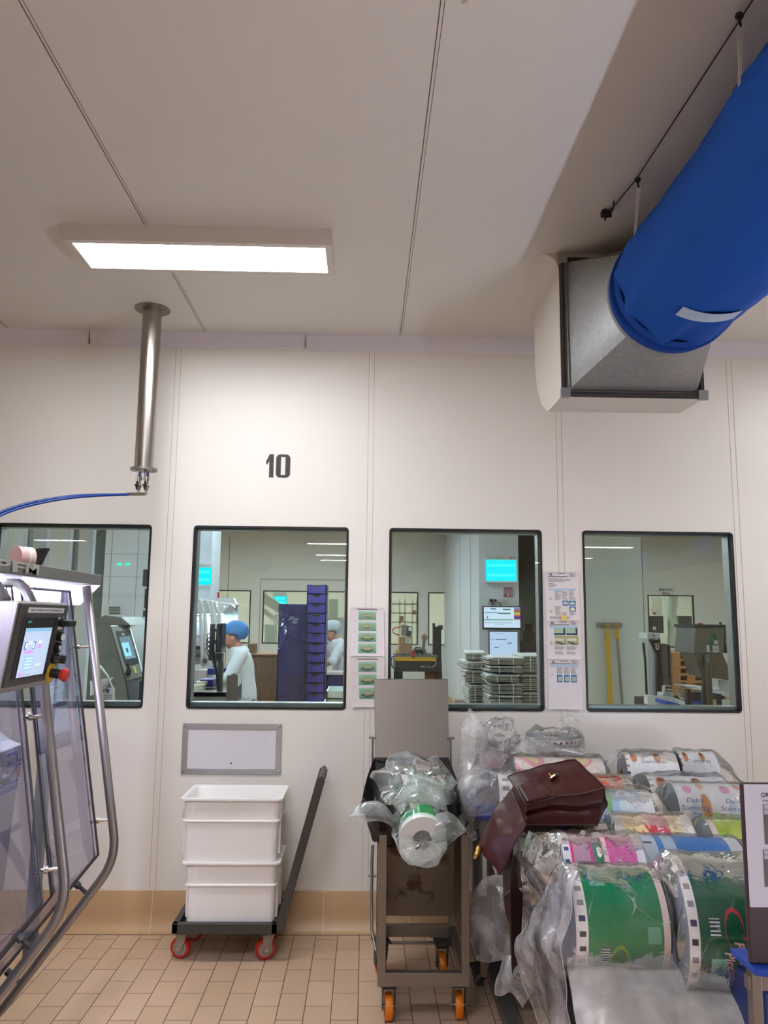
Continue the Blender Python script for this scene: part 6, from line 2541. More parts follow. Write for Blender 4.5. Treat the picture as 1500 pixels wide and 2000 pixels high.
mb.tube([P(195, 1300, Y1 - 0.2), P(210, 1320, Y1 - 0.25), P(220, 1345, Y1 - 0.25), P(226, 1385, Y1 - 0.25), P(228, 1440, Y1 - 0.25)], 0.008, 8)
build('cable', mb, pbr('pale_cable', '#c9ccc4', 0.5), mc, smooth=180)
mb = MB()
pbox(mb, 200, 1343, 223, 1385, Y1 - 0.32, 0.004, col='#dfe3e4')
pbox(mb, 207, 1346, 213, 1353, Y1 - 0.325, 0.004, col='#2c4d9a')
for k in range(6):
    pbox(mb, 203, 1357 + 4 * k, 219, 1358.5 + 4 * k, Y1 - 0.325, 0.004, col='#7f868c')
build('info_sheet', mb, 'print', mc)
t = thing('monitor', 'black monitor turned away behind the touch screen machine', 'monitor', P(270, 1300, 3.3))
mb = MB()
mb.prism([P(x, y, 3.3) for x, y in ((248, 1217), (279, 1217), (277, 1300), (262, 1300))], (0.02, 0.04, 0))
build('housing', mb, 'blackplastic', t, bevel=0.006)
mb = MB()
pbox(mb, 272, 1252, 282, 1277, 3.2, 0.01, col='#6f93e8')
build('screen', mb, 'screen', t)
mb = MB()
pbox(mb, 268, 1300, 274, 1600, 3.3, 0.04)
build('stand', mb, 'machdark', t)
simple('cable_rack', 'dark equipment strip at the right edge of the first window', 'equipment rack', 'darkmetal', [(279, 1112, 291, 1145), (282, 1150, 290, 1188), (279, 1192, 289, 1205), (280, 1205, 287, 1900)], 4.0, 0.2)
for (px, py, w_, y, lb) in ((66, 1026, 8, 5.59, 'leftmost glowing strip for a green reflection along the top of the first window'), (144, 1026, 14, 6.99, 'second glowing strip for a green reflection along the top of the first window'), (233, 1102, 9, 4.59, 'left one of two glowing strips for green reflections on the white column'), (249, 1102, 9, 4.59, 'right one of two glowing strips for green reflections on the white column')):
    mb = MB()
    pbox(mb, px - w_ / 2, py - 1.6, px + w_ / 2, py + 1.6, y, 0.02)
    tag(build('green_reflection', mb, 'greenreflection'), lb, 'reflection')  # glowing strips added for green reflections in the glass


# ---- people
def capsule(mb, p0, r0, p1, r1, n=16):
    p0, p1 = V(p0), V(p1)
    k = 8
    pts, rs = [], []
    d = (p1 - p0)
    L = d.length
    dn = d / L if L > 1e-6 else V((0, 0, 1))
    for i in range(k + 1):
        a = PI / 2 * (1 - i / k)
        pts.append(p0 - dn * r0 * math.sin(a))
        rs.append(max(1e-3, r0 * math.cos(a)))
    for i in range(k + 1):
        a = PI / 2 * i / k
        pts.append(p1 + dn * r1 * math.sin(a))
        rs.append(max(1e-3, r1 * math.cos(a)))
    mb.tube(pts, rs, n)


def person(label, H, pose, cap, loc, yaw):
    """local frame: faces +x, left is +y"""
    t = thing('person', label, 'person', (0, 0, 0))
    s = H / 1.68
    lean = pose.get('lean', 0)

    def K(x, y, z):
        # lean the trunk above the hip forward
        if z > 0.95:
            h = z - 0.95
            x, z = x * math.cos(lean) + h * math.sin(lean), 0.95 + h * math.cos(lean) - x * math.sin(lean)
        return V((x, y, z)) * s
    mb = MB()
    nod = pose.get('nod', 0.0)

    def Hd(x, y, z):   # head frame about the neck top (0.02,0,1.46)
        x0, z0 = 0.03, 1.47
        dx_, dz_ = x - x0, z - z0
        return K(x0 + dx_ * math.cos(nod) + dz_ * math.sin(nod), y, z0 + dz_ * math.cos(nod) - dx_ * math.sin(nod))
    capsule(mb, K(0, 0, 0.98), 0.125 * s, K(0, 0, 1.22), 0.115 * s)
    capsule(mb, K(0, 0.06, 1.30), 0.10 * s, K(0, -0.06, 1.30), 0.10 * s)
    capsule(mb, K(0, 0.15, 1.385), 0.05 * s, K(0, -0.15, 1.385), 0.05 * s)
    capsule(mb, K(0.0, 0, 1.38), 0.058 * s, K(0.03, 0, 1.48), 0.052 * s)
    for sy in (1, -1):
        capsule(mb, K(0, 0.085 * sy, 0.92), 0.085 * s, V((0.02, 0.09 * sy, 0.50)) * s, 0.055 * s)
        capsule(mb, V((0.02, 0.09 * sy, 0.50)) * s, 0.056 * s, V((-0.02, 0.09 * sy, 0.09)) * s, 0.036 * s)
        capsule(mb, V((-0.03, 0.09 * sy, 0.04)) * s, 0.035 * s, V((0.14, 0.10 * sy, 0.03)) * s, 0.026 * s)
    # head: skull, face, jaw, nose, ears
    hc = Hd(0.045, 0, 1.575)
    mb.sphere(hc, 0.1 * s, 24, sc=(1.02, 0.80, 1.08))
    capsule(mb, Hd(0.085, 0.018, 1.535), 0.052 * s, Hd(0.085, -0.018, 1.535), 0.052 * s)
    capsule(mb, Hd(0.105, 0, 1.488), 0.026 * s, Hd(0.055, 0, 1.495), 0.042 * s)
    capsule(mb, Hd(0.138, 0, 1.585), 0.009 * s, Hd(0.160, 0, 1.552), 0.013 * s)
    capsule(mb, Hd(0.132, 0.012, 1.518), 0.009 * s, Hd(0.132, -0.012, 1.518), 0.009 * s)
    for sy in (1, -1):
        mb.sphere(Hd(0.04, 0.082 * sy, 1.555), 0.024 * s, 12, sc=(0.8, 0.45, 1.3))
    elb = {}
    for sy, nm in ((1, 'l'), (-1, 'r')):
        e, w = pose[nm]
        sh = K(0, 0.165 * sy, 1.375)
        e, w = K(*e), K(*w)
        capsule(mb, sh, 0.05 * s, e, 0.041 * s)
        capsule(mb, e, 0.041 * s, w, 0.027 * s)
        d = (w - e).normalized()
        side_ = d.cross(V((0, 0, 1)))
        side_ = side_.normalized() if side_.length > 1e-3 else V((0, 1, 0))
        upn = side_.cross(d).normalized()
        pm = w + d * 0.055 * s
        capsule(mb, w, 0.026 * s, pm, 0.030 * s)
        capsule(mb, w + d * 0.03 * s + side_ * 0.02 * s, 0.016 * s, pm + side_ * 0.022 * s, 0.014 * s)
        capsule(mb, w + d * 0.03 * s - side_ * 0.02 * s, 0.016 * s, pm - side_ * 0.022 * s, 0.014 * s)
        for k in range(4):
            o = side_ * (0.030 - 0.020 * k) * s
            L = (0.064, 0.074, 0.070, 0.055)[k] * s
            b0 = pm + d * 0.018 * s + o
            b1 = b0 + (d * 0.8 - upn * 0.55) * L * 0.55
            b2 = b1 + (d * 0.45 - upn * 0.9) * L * 0.5
            capsule(mb, b0, 0.0095 * s, b1, 0.0088 * s, 10)
            capsule(mb, b1, 0.0088 * s, b2, 0.0075 * s, 10)
        th0 = w + d * 0.025 * s + side_ * 0.028 * s * sy
        th1 = th0 + (d * 0.6 + side_ * 0.5 * sy - upn * 0.3) * 0.045 * s
        capsule(mb, th0, 0.013 * s, th1, 0.010 * s, 10)
        capsule(mb, th1, 0.010 * s, th1 + (d * 0.9 - upn * 0.3) * 0.03 * s, 0.008 * s, 10)
        elb[nm] = (sh, e, w)
    body = build('body', mb, 'skin', t, remesh=0.0065, smoothit=3)
    # coat
    mb = MB()
    lv = [(0.42, 0.165, 0.215, 0), (0.6, 0.155, 0.205, 0), (0.8, 0.15, 0.195, 0), (0.95, 0.145, 0.19, 0), (1.1, 0.135, 0.18, 0), (1.25, 0.14, 0.185, 0), (1.36, 0.118, 0.185, 0), (1.42, 0.09, 0.13, 0.01), (1.455, 0.078, 0.085, 0.015)]
    n = 40

    def cg(u, v):
        k = v * (len(lv) - 1)
        i = min(int(k), len(lv) - 2)
        f = k - i
        z, rx, ry, ox = [a + (b - a) * f for a, b in zip(lv[i], lv[i + 1])]
        a = 2 * PI * u
        w = 1 + (0.07 * max(0, (1.0 - z)) * math.sin(a * 7 + 2)) + 0.03 * nz((math.cos(a) * 3, math.sin(a) * 3, z * 5))
        return K(ox + rx * w * math.cos(a), ry * w * math.sin(a), z)
    mb.grid(n, 40, cg, closed=True)
    mb.add([cg(i / n, 0) for i in range(n)], [tuple(range(n))])
    mb.add([cg(i / n, 1) for i in range(n)], [tuple(range(n))])
    for nm in ('l', 'r'):
        sh, e, w = elb[nm]
        capsule(mb, sh, 0.076 * s, e, 0.062 * s)
        ww = e.lerp(w, 0.95)
        if pose.get('short'):
            continue
        capsule(mb, e, 0.062 * s, ww, 0.043 * s)
    coat = build('coat', mb, 'coat', t, remesh=0.011, smoothit=2)
    mb = MB()
    col_ = []
    for i in range(25):
        a = -PI * 0.88 + 2 * PI * 0.88 * i / 24
        col_.append((K(0.015 - 0.085 * math.cos(a), 0.095 * math.sin(a), 1.445 - 0.05 * abs(a) / PI), K(0.015 - 0.115 * math.cos(a), 0.125 * math.sin(a), 1.405 - 0.09 * abs(a) / PI)))
    mb.grid(24, 3, lambda u, v: col_[round(u * 24)][0].lerp(col_[round(u * 24)][1], v))
    build('collar', mb, 'coat', coat, solid=0.008, smooth=60)
    mb = MB()
    for sy in (1, -1):
        capsule(mb, V((0.02, 0.092 * sy, 0.50)) * s, 0.075 * s, V((-0.02, 0.092 * sy, 0.10)) * s, 0.062 * s)
    build('trousers', mb, 'trouser', t, smooth=180)
    for sy in (1, -1):
        mb = MB()
        capsule(mb, V((-0.035, 0.092 * sy, 0.045)) * s, 0.044 * s, V((0.14, 0.10 * sy, 0.04)) * s, 0.038 * s)
        for q in mb.v:
            q.z = max(q.z, 0.001)
        build('shoe', mb, 'shoe', t, smooth=180)
    mb = MB()
    capc = Hd(-0.022, 0, 1.612)
    rot_ = Matrix.Rotation(-(nod + lean) - 0.32, 3, 'Y')

    def cf_(q):
        q = V(q)
        k = 1 + 0.05 * nz(q * 40) + 0.03 * math.sin(math.atan2(q.y, q.x) * 14)
        q = q * k
        lim = (-0.03 if q.x > 0 else -0.085) * s
        if q.z < lim:
            q.z = lim + (q.z - lim) * 0.15
        return Matrix.Rotation(nod + lean - 0.42, 3, 'Y') @ q
    mb.sphere(capc, 0.124 * s, 36, sc=(1.10, 0.95, 0.92), fn=cf_)
    build('hair_net', mb, cap, t, smooth=180)
    mb = MB()
    for sy in (1, -1):
        mb.sphere(Hd(0.130, 0.034 * sy, 1.572), 0.009 * s, 10, sc=(0.7, 1.2, 0.7))
        capsule(mb, Hd(0.130, 0.018 * sy, 1.592), 0.004 * s, Hd(0.122, 0.052 * sy, 1.593), 0.003 * s, 8)
    build('eyes_and_brows', mb, 'hair', t, smooth=180)
    mb = MB()
    capsule(mb, Hd(0.138, 0.016, 1.516), 0.006 * s, Hd(0.138, -0.016, 1.516), 0.006 * s, 8)
    build('lips', mb, pbr('lips', '#9c5650', 0.5), t, smooth=180)
    t.location = loc
    t.rotation_euler = (0, 0, yaw)
    return t


pw = P(468, 1300, 3.75)
person('person in white lab coat and blue hair net at the bench in the second window', 1.66, {'l': ((0.14, 0.25, 1.16), (0.40, 0.17, 1.04)), 'r': ((0.12, -0.25, 1.14), (0.38, -0.13, 1.02)), 'lean': 0.12, 'nod': 0.28}, 'capblue', (pw.x + 0.05, 3.75, 0), PI + 0.2)
pw2 = P(660, 1300, 6.9)
person('person in white with a grey hair net bending behind the blue crate stack', 1.68, {'l': ((0.20, 0.26, 1.18), (0.42, 0.10, 1.10)), 'r': ((0.20, -0.26, 1.18), (0.42, -0.10, 1.10)), 'lean': 0.22, 'nod': 0.35, 'short': True}, 'capgrey', (pw2.x + 0.08, 6.9, 0), PI + 0.35)

# ---- window 2: second packaging machine, monitor on a post, bench
m2 = thing('packaging_machine', 'white lit packaging machine with curved tubes behind the second window', 'packaging machine', P(410, 1600, 4.6))
Ym = 4.6
mb = MB()
mb.prism([P(x, y, Ym) for x, y in ((340, 1186), (384, 1178), (430, 1176), (454, 1179), (432, 1199), (340, 1200))], (0, 0.6, 0))
build('hood', mb, 'machwhite', m2, bevel=0.006)
mb = MB()
pbox(mb, 345, 1196, 428, 1200, Ym + 0.1, 0.3)
build('led_lamp', mb, 'ledtube', m2)
for k, (xa, xb) in enumerate(((372, 392), (384, 400), (396, 414), (406, 420), (414, 428))):
    mb = MB()
    pts = [P(xa, 1170 + k * 2, Ym - 0.1), P(xa + 8, 1169 + k * 2, Ym - 0.12), P(xb - 5, 1182 + k * 1.5, Ym - 0.14), P(xb, 1199, Ym - 0.15), P(xb + 2, 1240, Ym - 0.15), P(xb + 4, 1300, Ym - 0.15)]
    mb.tube(pts, 0.022, 10)
    build('door_tube', mb, 'machwhite', m2, smooth=180)
mb = MB()
pbox(mb, 412, 1196, 455, 1255, Ym + 0.7, 0.02)
build('green_pane', mb, pbr('pale_green_pane', '#9db8a8', 0.3), m2)
mb = MB()
mb.prism([P(455, 1168, Ym + 0.72), P(464, 1186, Ym + 0.5), P(464, 1262, Ym + 0.5), P(455, 1262, Ym + 0.72)], (0.02, 0.02, 0))
pbox(mb, 424, 1168, 455, 1176, Ym + 0.72, 0.03)
build('side_panel', mb, 'machwhite', m2)
mb = MB()
pbox(mb, 350, 1205, 405, 1330, Ym + 0.15, 0.5)
pbox(mb, 350, 1330, 440, 1640, Ym + 0.15, 0.5)
build('body', mb, pbr('pale_machine_body', '#b9c2c6', 0.35, 0.3, var=0.08), m2, bevel=0.006)
mb = MB()
for y in (1206, 1212, 1240, 1243):
    pbox(mb, 378, y, 398, y + 1.6, Ym - 0.05, 0.1)
pbox(mb, 372, 1268, 412, 1276, Ym - 0.1, 0.3)
pbox(mb, 372, 1283, 408, 1290, Ym - 0.1, 0.3)
build('rail', mb, 'machgrey', m2)
mb = MB()
pbox(mb, 374, 1262, 396, 1268, Ym - 0.12, 0.15)
mb.cyl(P(400, 1291, Ym - 0.2), P(400, 1291, Ym - 0.1), 0.03, n=16)
build('sealing_jaw', mb, 'machdark', m2)
mb = MB()
pbox(mb, 380, 1298, 400, 1306, Ym - 0.15, 0.1)
build('white_box', mb, 'rollwhite', m2)
# work bench
bench = thing('work_bench', 'stainless work bench at the lower left of the second window', 'bench', P(400, 1700, 3.2))
mb = MB()
a, b = P(360, 1352, 2.9), P(445, 1352, 2.9)
mb.box(a.x, b.x, 2.9, 3.35, a.z - 0.04, a.z)
mb.box(a.x, b.x, 2.9, 2.92, a.z - 0.25, a.z)
build('bench_top', mb, 'steel', bench)
for x in (a.x + 0.05, b.x - 0.05):
    for y in (2.95, 3.30):
        mb = MB()
        mb.box(x - 0.02, x + 0.02, y - 0.02, y + 0.02, 0, a.z - 0.04)
        build('leg', mb, 'steel', bench)
bz = a.z
mb = MB()
pbox(mb, 374, 1309, 404, 1336, 4.1, 0.3)
tag(build('carton', mb, pbr('pale_grey_carton', '#a8a29e', 0.7)), 'pale carton standing on the bench in front of the white machine', 'carton')
for (q, lb, m) in (((405, 1305, 441, 1318, 3.95, 0.3), 'dark blue tray standing on the bench under the monitor', 'bluecrated'), ((390, 1327, 416, 1342, 3.2, 0.25), 'dark blue tray at the hands of the person at the bench', 'bluecrated')):
    mb = MB()
    pbox(mb, *q)
    tag(build('tray', mb, m, bevel=0.006), lb, 'tray')
mb = MB()
c = P(388, 1346, 3.15)
mb.cyl((c.x, 3.15, bz), (c.x, 3.15, bz + 0.05), 0.07, n=24)
mb.cyl((c.x + 0.02, 3.2, bz + 0.05), (c.x + 0.02, 3.2, bz + 0.08), 0.055, n=24)
tag(build('cheese_piece', mb, pbr('cream_cheese', '#d6d2c2', 0.5), smooth=40), 'round pale cheese pieces lying on the bench', 'cheese')
mn = thing('monitor_post', 'black monitor seen from the side on a post in the second window', 'monitor', P(430, 1350, 3.0))
Yq = 2.95
mb = MB()
mb.prism([P(x, y, Yq) for x, y in ((423, 1219), (434, 1217), (432, 1275), (420, 1275))], (-0.01, 0.28, 0))
build('monitor_housing', mb, 'blackplastic', mn, bevel=0.006)
mb = MB()
pbox(mb, 409, 1219, 417, 1290, Yq + 0.1, 0.06)
pbox(mb, 415, 1228, 428, 1234, Yq + 0.1, 0.04)
pbox(mb, 415, 1250, 428, 1258, Yq + 0.1, 0.04)
pbox(mb, 418, 1276, 434, 1292, Yq + 0.05, 0.08)
pbox(mb, 424, 1292, 434, 1354, Yq + 0.05, 0.06)
pbox(mb, 412, 1352, 440, 1356, Yq, 0.2)
build('bracket', mb, 'darkmetal', mn)
mb = MB()
for k in range(4):
    mb.tube([P(411, 1236 + 8 * k, Yq + 0.05), P(404 - k, 1240 + 9 * k, Yq), P(406, 1252 + 9 * k, Yq), P(416, 1262 + 10 * k, Yq + 0.04), P(422, 1290 + 8 * k, Yq + 0.02), P(424 + k, 1345, Yq + 0.02)], 0.006, 6)
build('cables', mb, 'blackplastic', mn, smooth=180)
bx = thing('steel_box', 'open stainless box with a paper label standing in front of the person', 'steel box', P(457, 1373, 2.6))
mb = MB()
mb.prism([P(443, 1320, 2.5), P(463, 1318, 2.5), P(462, 1372, 2.5), P(442, 1374, 2.5)], (0, 0.02, 0))
mb.prism([P(463, 1318, 2.5), P(473, 1314, 2.9), P(471, 1378, 2.9), P(462, 1372, 2.5)], (-0.015, 0.01, 0))
mb.prism([P(443, 1320, 2.5), P(457, 1315, 2.9), P(457, 1372, 2.9), P(442, 1374, 2.5)], (0.015, 0.01, 0))
build('body', mb, pbr('warm_dark_steel', '#6f665f', 0.35, 0.8), bx)
mb = MB()
mb.prism([P(464, 1318, 2.53), P(472, 1315, 2.86), P(471, 1334, 2.86), P(463.5, 1342, 2.53)], (0.004, -0.004, 0))
build('paper_label', mb, 'rollwhite', bx)
mb = MB()
pbox(mb, 430, 1374, 474, 1900, 2.48, 0.5)
tag(build('steel_cabinet', mb, 'machgrey'), 'stainless cabinet under the open steel box', 'cabinet')

# ---- crates
def crate_unit(label, x0, x1, ztop, h, Y, depth, m, group, slot=True):
    t = thing('stacking_crate', label, 'crate', ((x0 + x1) / 2, Y, ztop - h), group)
    mb = MB()
    w = x1 - x0
    th = 0.012
    mb.box(x0, x1, Y, Y + th, ztop - h, ztop - h * 0.28 if slot else ztop)
    if slot:
        mb.box(x0, x0 + w * 0.28, Y, Y + th, ztop - h * 0.28, ztop)
        mb.box(x1 - w * 0.28, x1, Y, Y + th, ztop - h * 0.28, ztop)
        mb.prism([(x0 + w * 0.28, Y, ztop - h * 0.28), (x0 + w * 0.34, Y, ztop - h * 0.28), (x0 + w * 0.28, Y, ztop)], (0, th, 0))
        mb.prism([(x1 - w * 0.28, Y, ztop - h * 0.28), (x1 - w * 0.28, Y, ztop), (x1 - w * 0.34, Y, ztop - h * 0.28)], (0, th, 0))
    mb.box(x0, x0 + th, Y, Y + depth, ztop - h, ztop)
    mb.box(x1 - th, x1, Y, Y + depth, ztop - h, ztop)
    mb.box(x0, x1, Y + depth - th, Y + depth, ztop - h, ztop)
    mb.box(x0, x1, Y, Y + depth, ztop - h, ztop - h + 0.012)
    build('shell', mb, m, t)
    mb = MB()
    mb.box(x0 + w * 0.2, x1 - w * 0.2, Y + 0.02, Y + 0.03, ztop - h * 0.5, ztop - 0.004)  # dark plate set behind the slot
    if slot:
        build('slot_plate', mb, 'crateface', t)
    return t


Yc = 5.6
a, b = P(600, 1142, Yc), P(638, 1142, Yc)
zt2 = (a.z + b.z) / 2
hc_ = (P(619, 1162, Yc).z - P(619, 1180.6, Yc).z)
N_CR = int(zt2 / hc_)
hc_ = zt2 / N_CR
ords = ['topmost', 'second', 'third', 'fourth', 'fifth', 'sixth', 'seventh', 'eighth', 'ninth', 'tenth', 'eleventh', 'twelfth', 'thirteenth', 'fourteenth', 'fifteenth', 'sixteenth', 'seventeenth', 'eighteenth', 'nineteenth', 'twentieth', 'lowest', 'lowest', 'lowest']
for k in range(N_CR):
    crate_unit('violet blue crate, %s in the tall stack' % (ords[k] + (' from the top' if k else '')), a.x, b.x, zt2 - hc_ * k, hc_ * 0.985, Yc, 0.5, 'bluecrate', 'tall stack of violet blue crates')
a, b = P(545, 1180, Yc - 0.1), P(599, 1180, Yc - 0.1)
zt3 = (a.z + b.z) / 2
for k in range(8):
    h3 = zt3 / 8
    crate_unit('dark blue crate, %s in the film wrapped stack' % (ords[k] + (' from the top' if k else '')), a.x, b.x, zt3 - h3 * k, h3 * 0.995, Yc - 0.1, 0.45, 'bluecrated', 'film wrapped stack of dark blue crates', slot=False)
sheet_ = [[P(544, 1183, Yc - 0.18), P(560, 1180, Yc - 0.20), P(582, 1181, Yc - 0.20), P(600, 1183, Yc - 0.17)],
          [P(543, 1240, Yc - 0.18), P(560, 1240, Yc - 0.21), P(582, 1240, Yc - 0.21), P(600, 1240, Yc - 0.17)],
          [P(543, 1310, Yc - 0.18), P(560, 1310, Yc - 0.21), P(582, 1310, Yc - 0.21), P(600, 1310, Yc - 0.17)],
          [P(543, 1468, Yc - 0.18), P(560, 1468, Yc - 0.21), P(582, 1468, Yc - 0.21), P(600, 1468, Yc - 0.17)]]
o = sheet('stretch_film', sheet_, clear('dark_blue_film', '#8c90c8', refl=2.2, rough=0.12, bump=0.4, bscale=12), None, 0.02, (16, 30), seed=80, fr=5, smooth=60)
tag(o, 'glossy stretch film around the dark blue crate stack', 'stretch film')
Yw = 2.2
cz = P(650, 1350, Yw)
for k in range(6):
    x0_, x1_ = P(623 + 4 * (k % 2) + (14 - 4 * k if k < 3 else 0), 1360, Yw).x, P(690, 1360, Yw).x
    zt_k = P(650, 1350 + 14 * k, Yw).z
    crate_unit('pale mint crate, %s in the stack at the lower right' % (ords[k] + (' from the top' if k else '')), x0_, x1_, zt_k, 0.07, Yw + 0.03 * (k % 2), 0.5, 'mint', 'stack of pale mint crates', slot=False)
mb = MB()
pbox(mb, 627, 1434, 690, 1800, Yw, 0.5)
tag(build('crate_trolley', mb, 'mint'), 'pale base trolley under the mint crates', 'trolley')
crate_unit('dark blue crate with a white lid below the bending person', P(638, 1310, 6.2).x, P(672, 1310, 6.2).x, P(655, 1318, 6.2).z, 0.28, 6.2, 0.35, 'bluecrated', 'crate by the bending person', slot=False)
mb = MB()
pbox(mb, 638, 1313, 672, 1318, 6.17, 0.4)
tag(build('cutting_board', mb, 'rollwhite'), 'white board on the dark blue crate by the bending person', 'board')
mb = MB()
pbox(mb, 636, 1345, 675, 1700, 6.2, 0.4)
tag(build('crate_table', mb, 'machgrey'), 'grey table carrying the dark blue crate', 'table')
# cardboard stack on a pallet
Yb = 6.6
for k in range(5):
    mb = MB()
    x0_ = 487 + 11.5 * k
    a, b = P(x0_, 1280, Yb), P(x0_ + 11.2, 1280, Yb)
    zb_ = P(510, 1368, Yb).z
    mb.box(a.x, b.x, Yb, Yb + 0.8, zb_, a.z - 0.002 * k)
    for j in range(6):
        mb.box(a.x + 0.002, b.x - 0.002, Yb - 0.003, Yb, zb_ + 0.02 + (a.z - zb_) * j / 6, zb_ + 0.024 + (a.z - zb_) * j / 6)
    tag(build('cardboard_bundle', mb, 'cardboard'), 'brown cardboard bundle on the pallet behind the person, %s from left' % ['first', 'second', 'third', 'fourth', 'fifth'][k], 'cardboard bundle', 'brown cardboard bundles on the pallet')
mb = MB()
pbox(mb, 485, 1277.5, 546, 1280, Yb - 0.02, 0.84)
tag(build('top_sheet', mb, 'carton'), 'thin brown sheet covering the cardboard bundles', 'cardboard sheet')
pl_ = thing('pallet', 'wooden pallet under the brown cardboard bundles', 'pallet', P(515, 1385, Yb))
zb_ = P(510, 1368, Yb).z
mb = MB()
for z0, z1 in ((zb_ - 0.022, zb_), (zb_ - 0.14, zb_ - 0.118)):
    mb.box(P(485, 1370, Yb).x, P(548, 1370, Yb).x, Yb - 0.02, Yb + 0.8, z0, z1)
build('boards', mb, 'wood', pl_)
mb = MB()
for px in (487, 512, 538):
    x = P(px, 1372, Yb).x
    mb.box(x, x + 0.08, Yb - 0.01, Yb + 0.75, zb_ - 0.118, zb_ - 0.022)
build('blocks', mb, 'wood', pl_)
mb = MB()
mb.box(P(485, 1370, Yb).x, P(548, 1370, Yb).x, Yb, Yb + 0.75, 0, zb_ - 0.142)
tag(build('lift_table', mb, 'machdark'), 'dark lift table under the wooden pallet', 'lift table')
simple('carton', 'small brown carton lying on the cardboard bundles', 'carton', 'cardboard', [(484, 1258, 497, 1277)], Yb + 0.1, 0.3)
# fire extinguisher sign on the far wall
se = thing('fire_extinguisher_sign', 'red fire extinguisher sign on the far wall in the second window', 'sign', P(419, 1168, 11.0))
mb = MB()
pbox(mb, 410, 1157, 428, 1183, 5.7, 0.01)
build('plate', mb, 'red', se)
mb = MB()
pbox(mb, 417.5, 1164, 423, 1180, 5.69, 0.005)
pbox(mb, 418.5, 1160.5, 422, 1164, 5.69, 0.005)
mb.tube([P(414, 1176, 5.692), P(413.5, 1166, 5.692), P(416, 1161.5, 5.692), P(420, 1159.5, 5.692)], 0.008, 6)
build('symbol', mb, 'rollwhite', se)
mb = MB()
mb.box(P(409, 1170, 5.72).x, P(429, 1170, 5.72).x, 5.71, 5.76, 0.0, P(419, 1157, 5.7).z)
tag(build('sign_post', mb, 'wall_far'), 'pale post carrying the red fire extinguisher sign', 'post')

# ---- fly lamps
def fly_lamp(label, x0, y0, x1, y1, Y, txt=True):
    t = thing('fly_lamp', label, 'fly lamp', P((x0 + x1) / 2, y1, Y))
    mb = MB()
    pbox(mb, x0 - 1.5, y0 - 7, x1 + 1, y0, Y - 0.08, 0.08)
    pbox(mb, x0 - 1.5, y1, x1 + 1, y1 + 3, Y - 0.08, 0.08)
    pbox(mb, x0 - 1.5, y0, x0, y1, Y - 0.08, 0.08)
    pbox(mb, x1, y0, x1 + 1, y1, Y - 0.08, 0.08)
    build('housing', mb, 'machwhite', t)
    mb = MB()
    pbox(mb, x0, y0, x1, y1, Y - 0.03, 0.02)
    build('glow_board', mb, 'cyanback', t)
    for k in (0.27, 0.72):
        mb = MB()
        y = y0 + (y1 - y0) * k
        mb.cyl(P(x0 + 4, y, Y - 0.06), P(x1 - 4, y, Y - 0.06), 0.016, n=12)
        build('uv_tube', mb, 'cyan', t, smooth=40)
    if txt:
        mb = MB()
        text(mb, 'FLYCONTROL', plane_fn(P(x0 + (x1 - x0) * 0.33, y0 - 3.5, Y - 0.082), (1, 0, 0), (0, 0, 1)), 0.035, col='#5f86a8', width=0.24, shear=0.2)
        p = P(x0 + (x1 - x0) * 0.80, y0 - 3.5, Y - 0.083)
        mb.obox(p, V((0.014, 0, 0)), V((0, 0.001, 0)), V((0, 0, 0.018)), col='#d83a50')
        mb.obox(p + V((0, -0.002, 0)), V((0.006, 0, 0)), V((0, 0.001, 0)), V((0, 0, 0.008)), col='#f0e0e4')
        for q in range(2):
            mb.obox(P(x0 + (x1 - x0) * 0.92, y0 - 4.6 + 2.2 * q, Y - 0.083), V((0.016, 0, 0.006)), V((0, 0.001, 0)), V((-0.001, 0, 0.003)), col='#4a525c')
        build('lettering', mb, 'print', t)
    return t


fly_lamp('glowing cyan fly lamp on the white column in the third window', 949, 1093, 1009, 1135, 6.39)
fly_lamp('glowing cyan fly lamp beyond the far window behind the blue crates', 535, 1164, 560, 1182, 13.0, False)
fly_lamp('stand-in fly lamp for a blue green reflection, left edge of the second window', 366, 1108, 413, 1142, 5.2, False)  # glowing body added in place of a fly lamp reflected in the glass
mb = MB()
y = 5.21
a, b = P(372, 1213, y), P(408, 1213, y)
mb.box(a.x, b.x, 5.21, 5.8, 0, CEIL)
struct('column_grey', mb, 'column')

# ---- things on the white column
pw_ = thing('power_strip', 'power outlets with black plugs on the white column', 'power outlets', P(965, 1178, 6.39))
mb = MB()
pbox(mb, 952, 1168, 982, 1178, 6.36, 0.04)
build('strip', mb, 'machwhite', pw_)
mb = MB()
pbox(mb, 957, 1170, 963, 1176, 6.33, 0.03)
mb.cyl(P(967.5, 1173, 6.33), P(967.5, 1173, 6.36), 0.02, n=14)
mb.tube([P(962, 1176, 6.33), P(961, 1180, 6.33), P(961, 1185, 6.35)], 0.006, 6)
mb.tube([P(974, 1176, 6.34), P(978, 1180, 6.33), P(978, 1185, 6.35)], 0.006, 6)
build('plug', mb, 'blackplastic', pw_)
mb = MB()
pbox(mb, 984, 1147, 1002, 1165, 6.385, 0.01, col='#b08a9c')
pbox(mb, 984, 1160, 997, 1165, 6.38, 0.01, col='#b5405c')
pbox(mb, 991, 1160, 994, 1164, 6.375, 0.01, col='#ece6ea')
pbox(mb, 986, 1149, 1000, 1151, 6.38, 0.01, col='#7d5f70')
tag(build('small_notice', mb, 'print'), 'small pink notice above the upper monitor', 'notice')
mo = thing('monitor', 'upper monitor showing a production page on the white column', 'monitor', P(980, 1229, 6.2))
mb = MB()
pbox(mb, 942.5, 1184, 1017.5, 1230, 6.2, 0.04)
pbox(mb, 968, 1206, 992, 1222, 6.24, 0.16)
build('housing', mb, 'blackplastic', mo, bevel=0.004)
mb = MB()
ym = 6.198


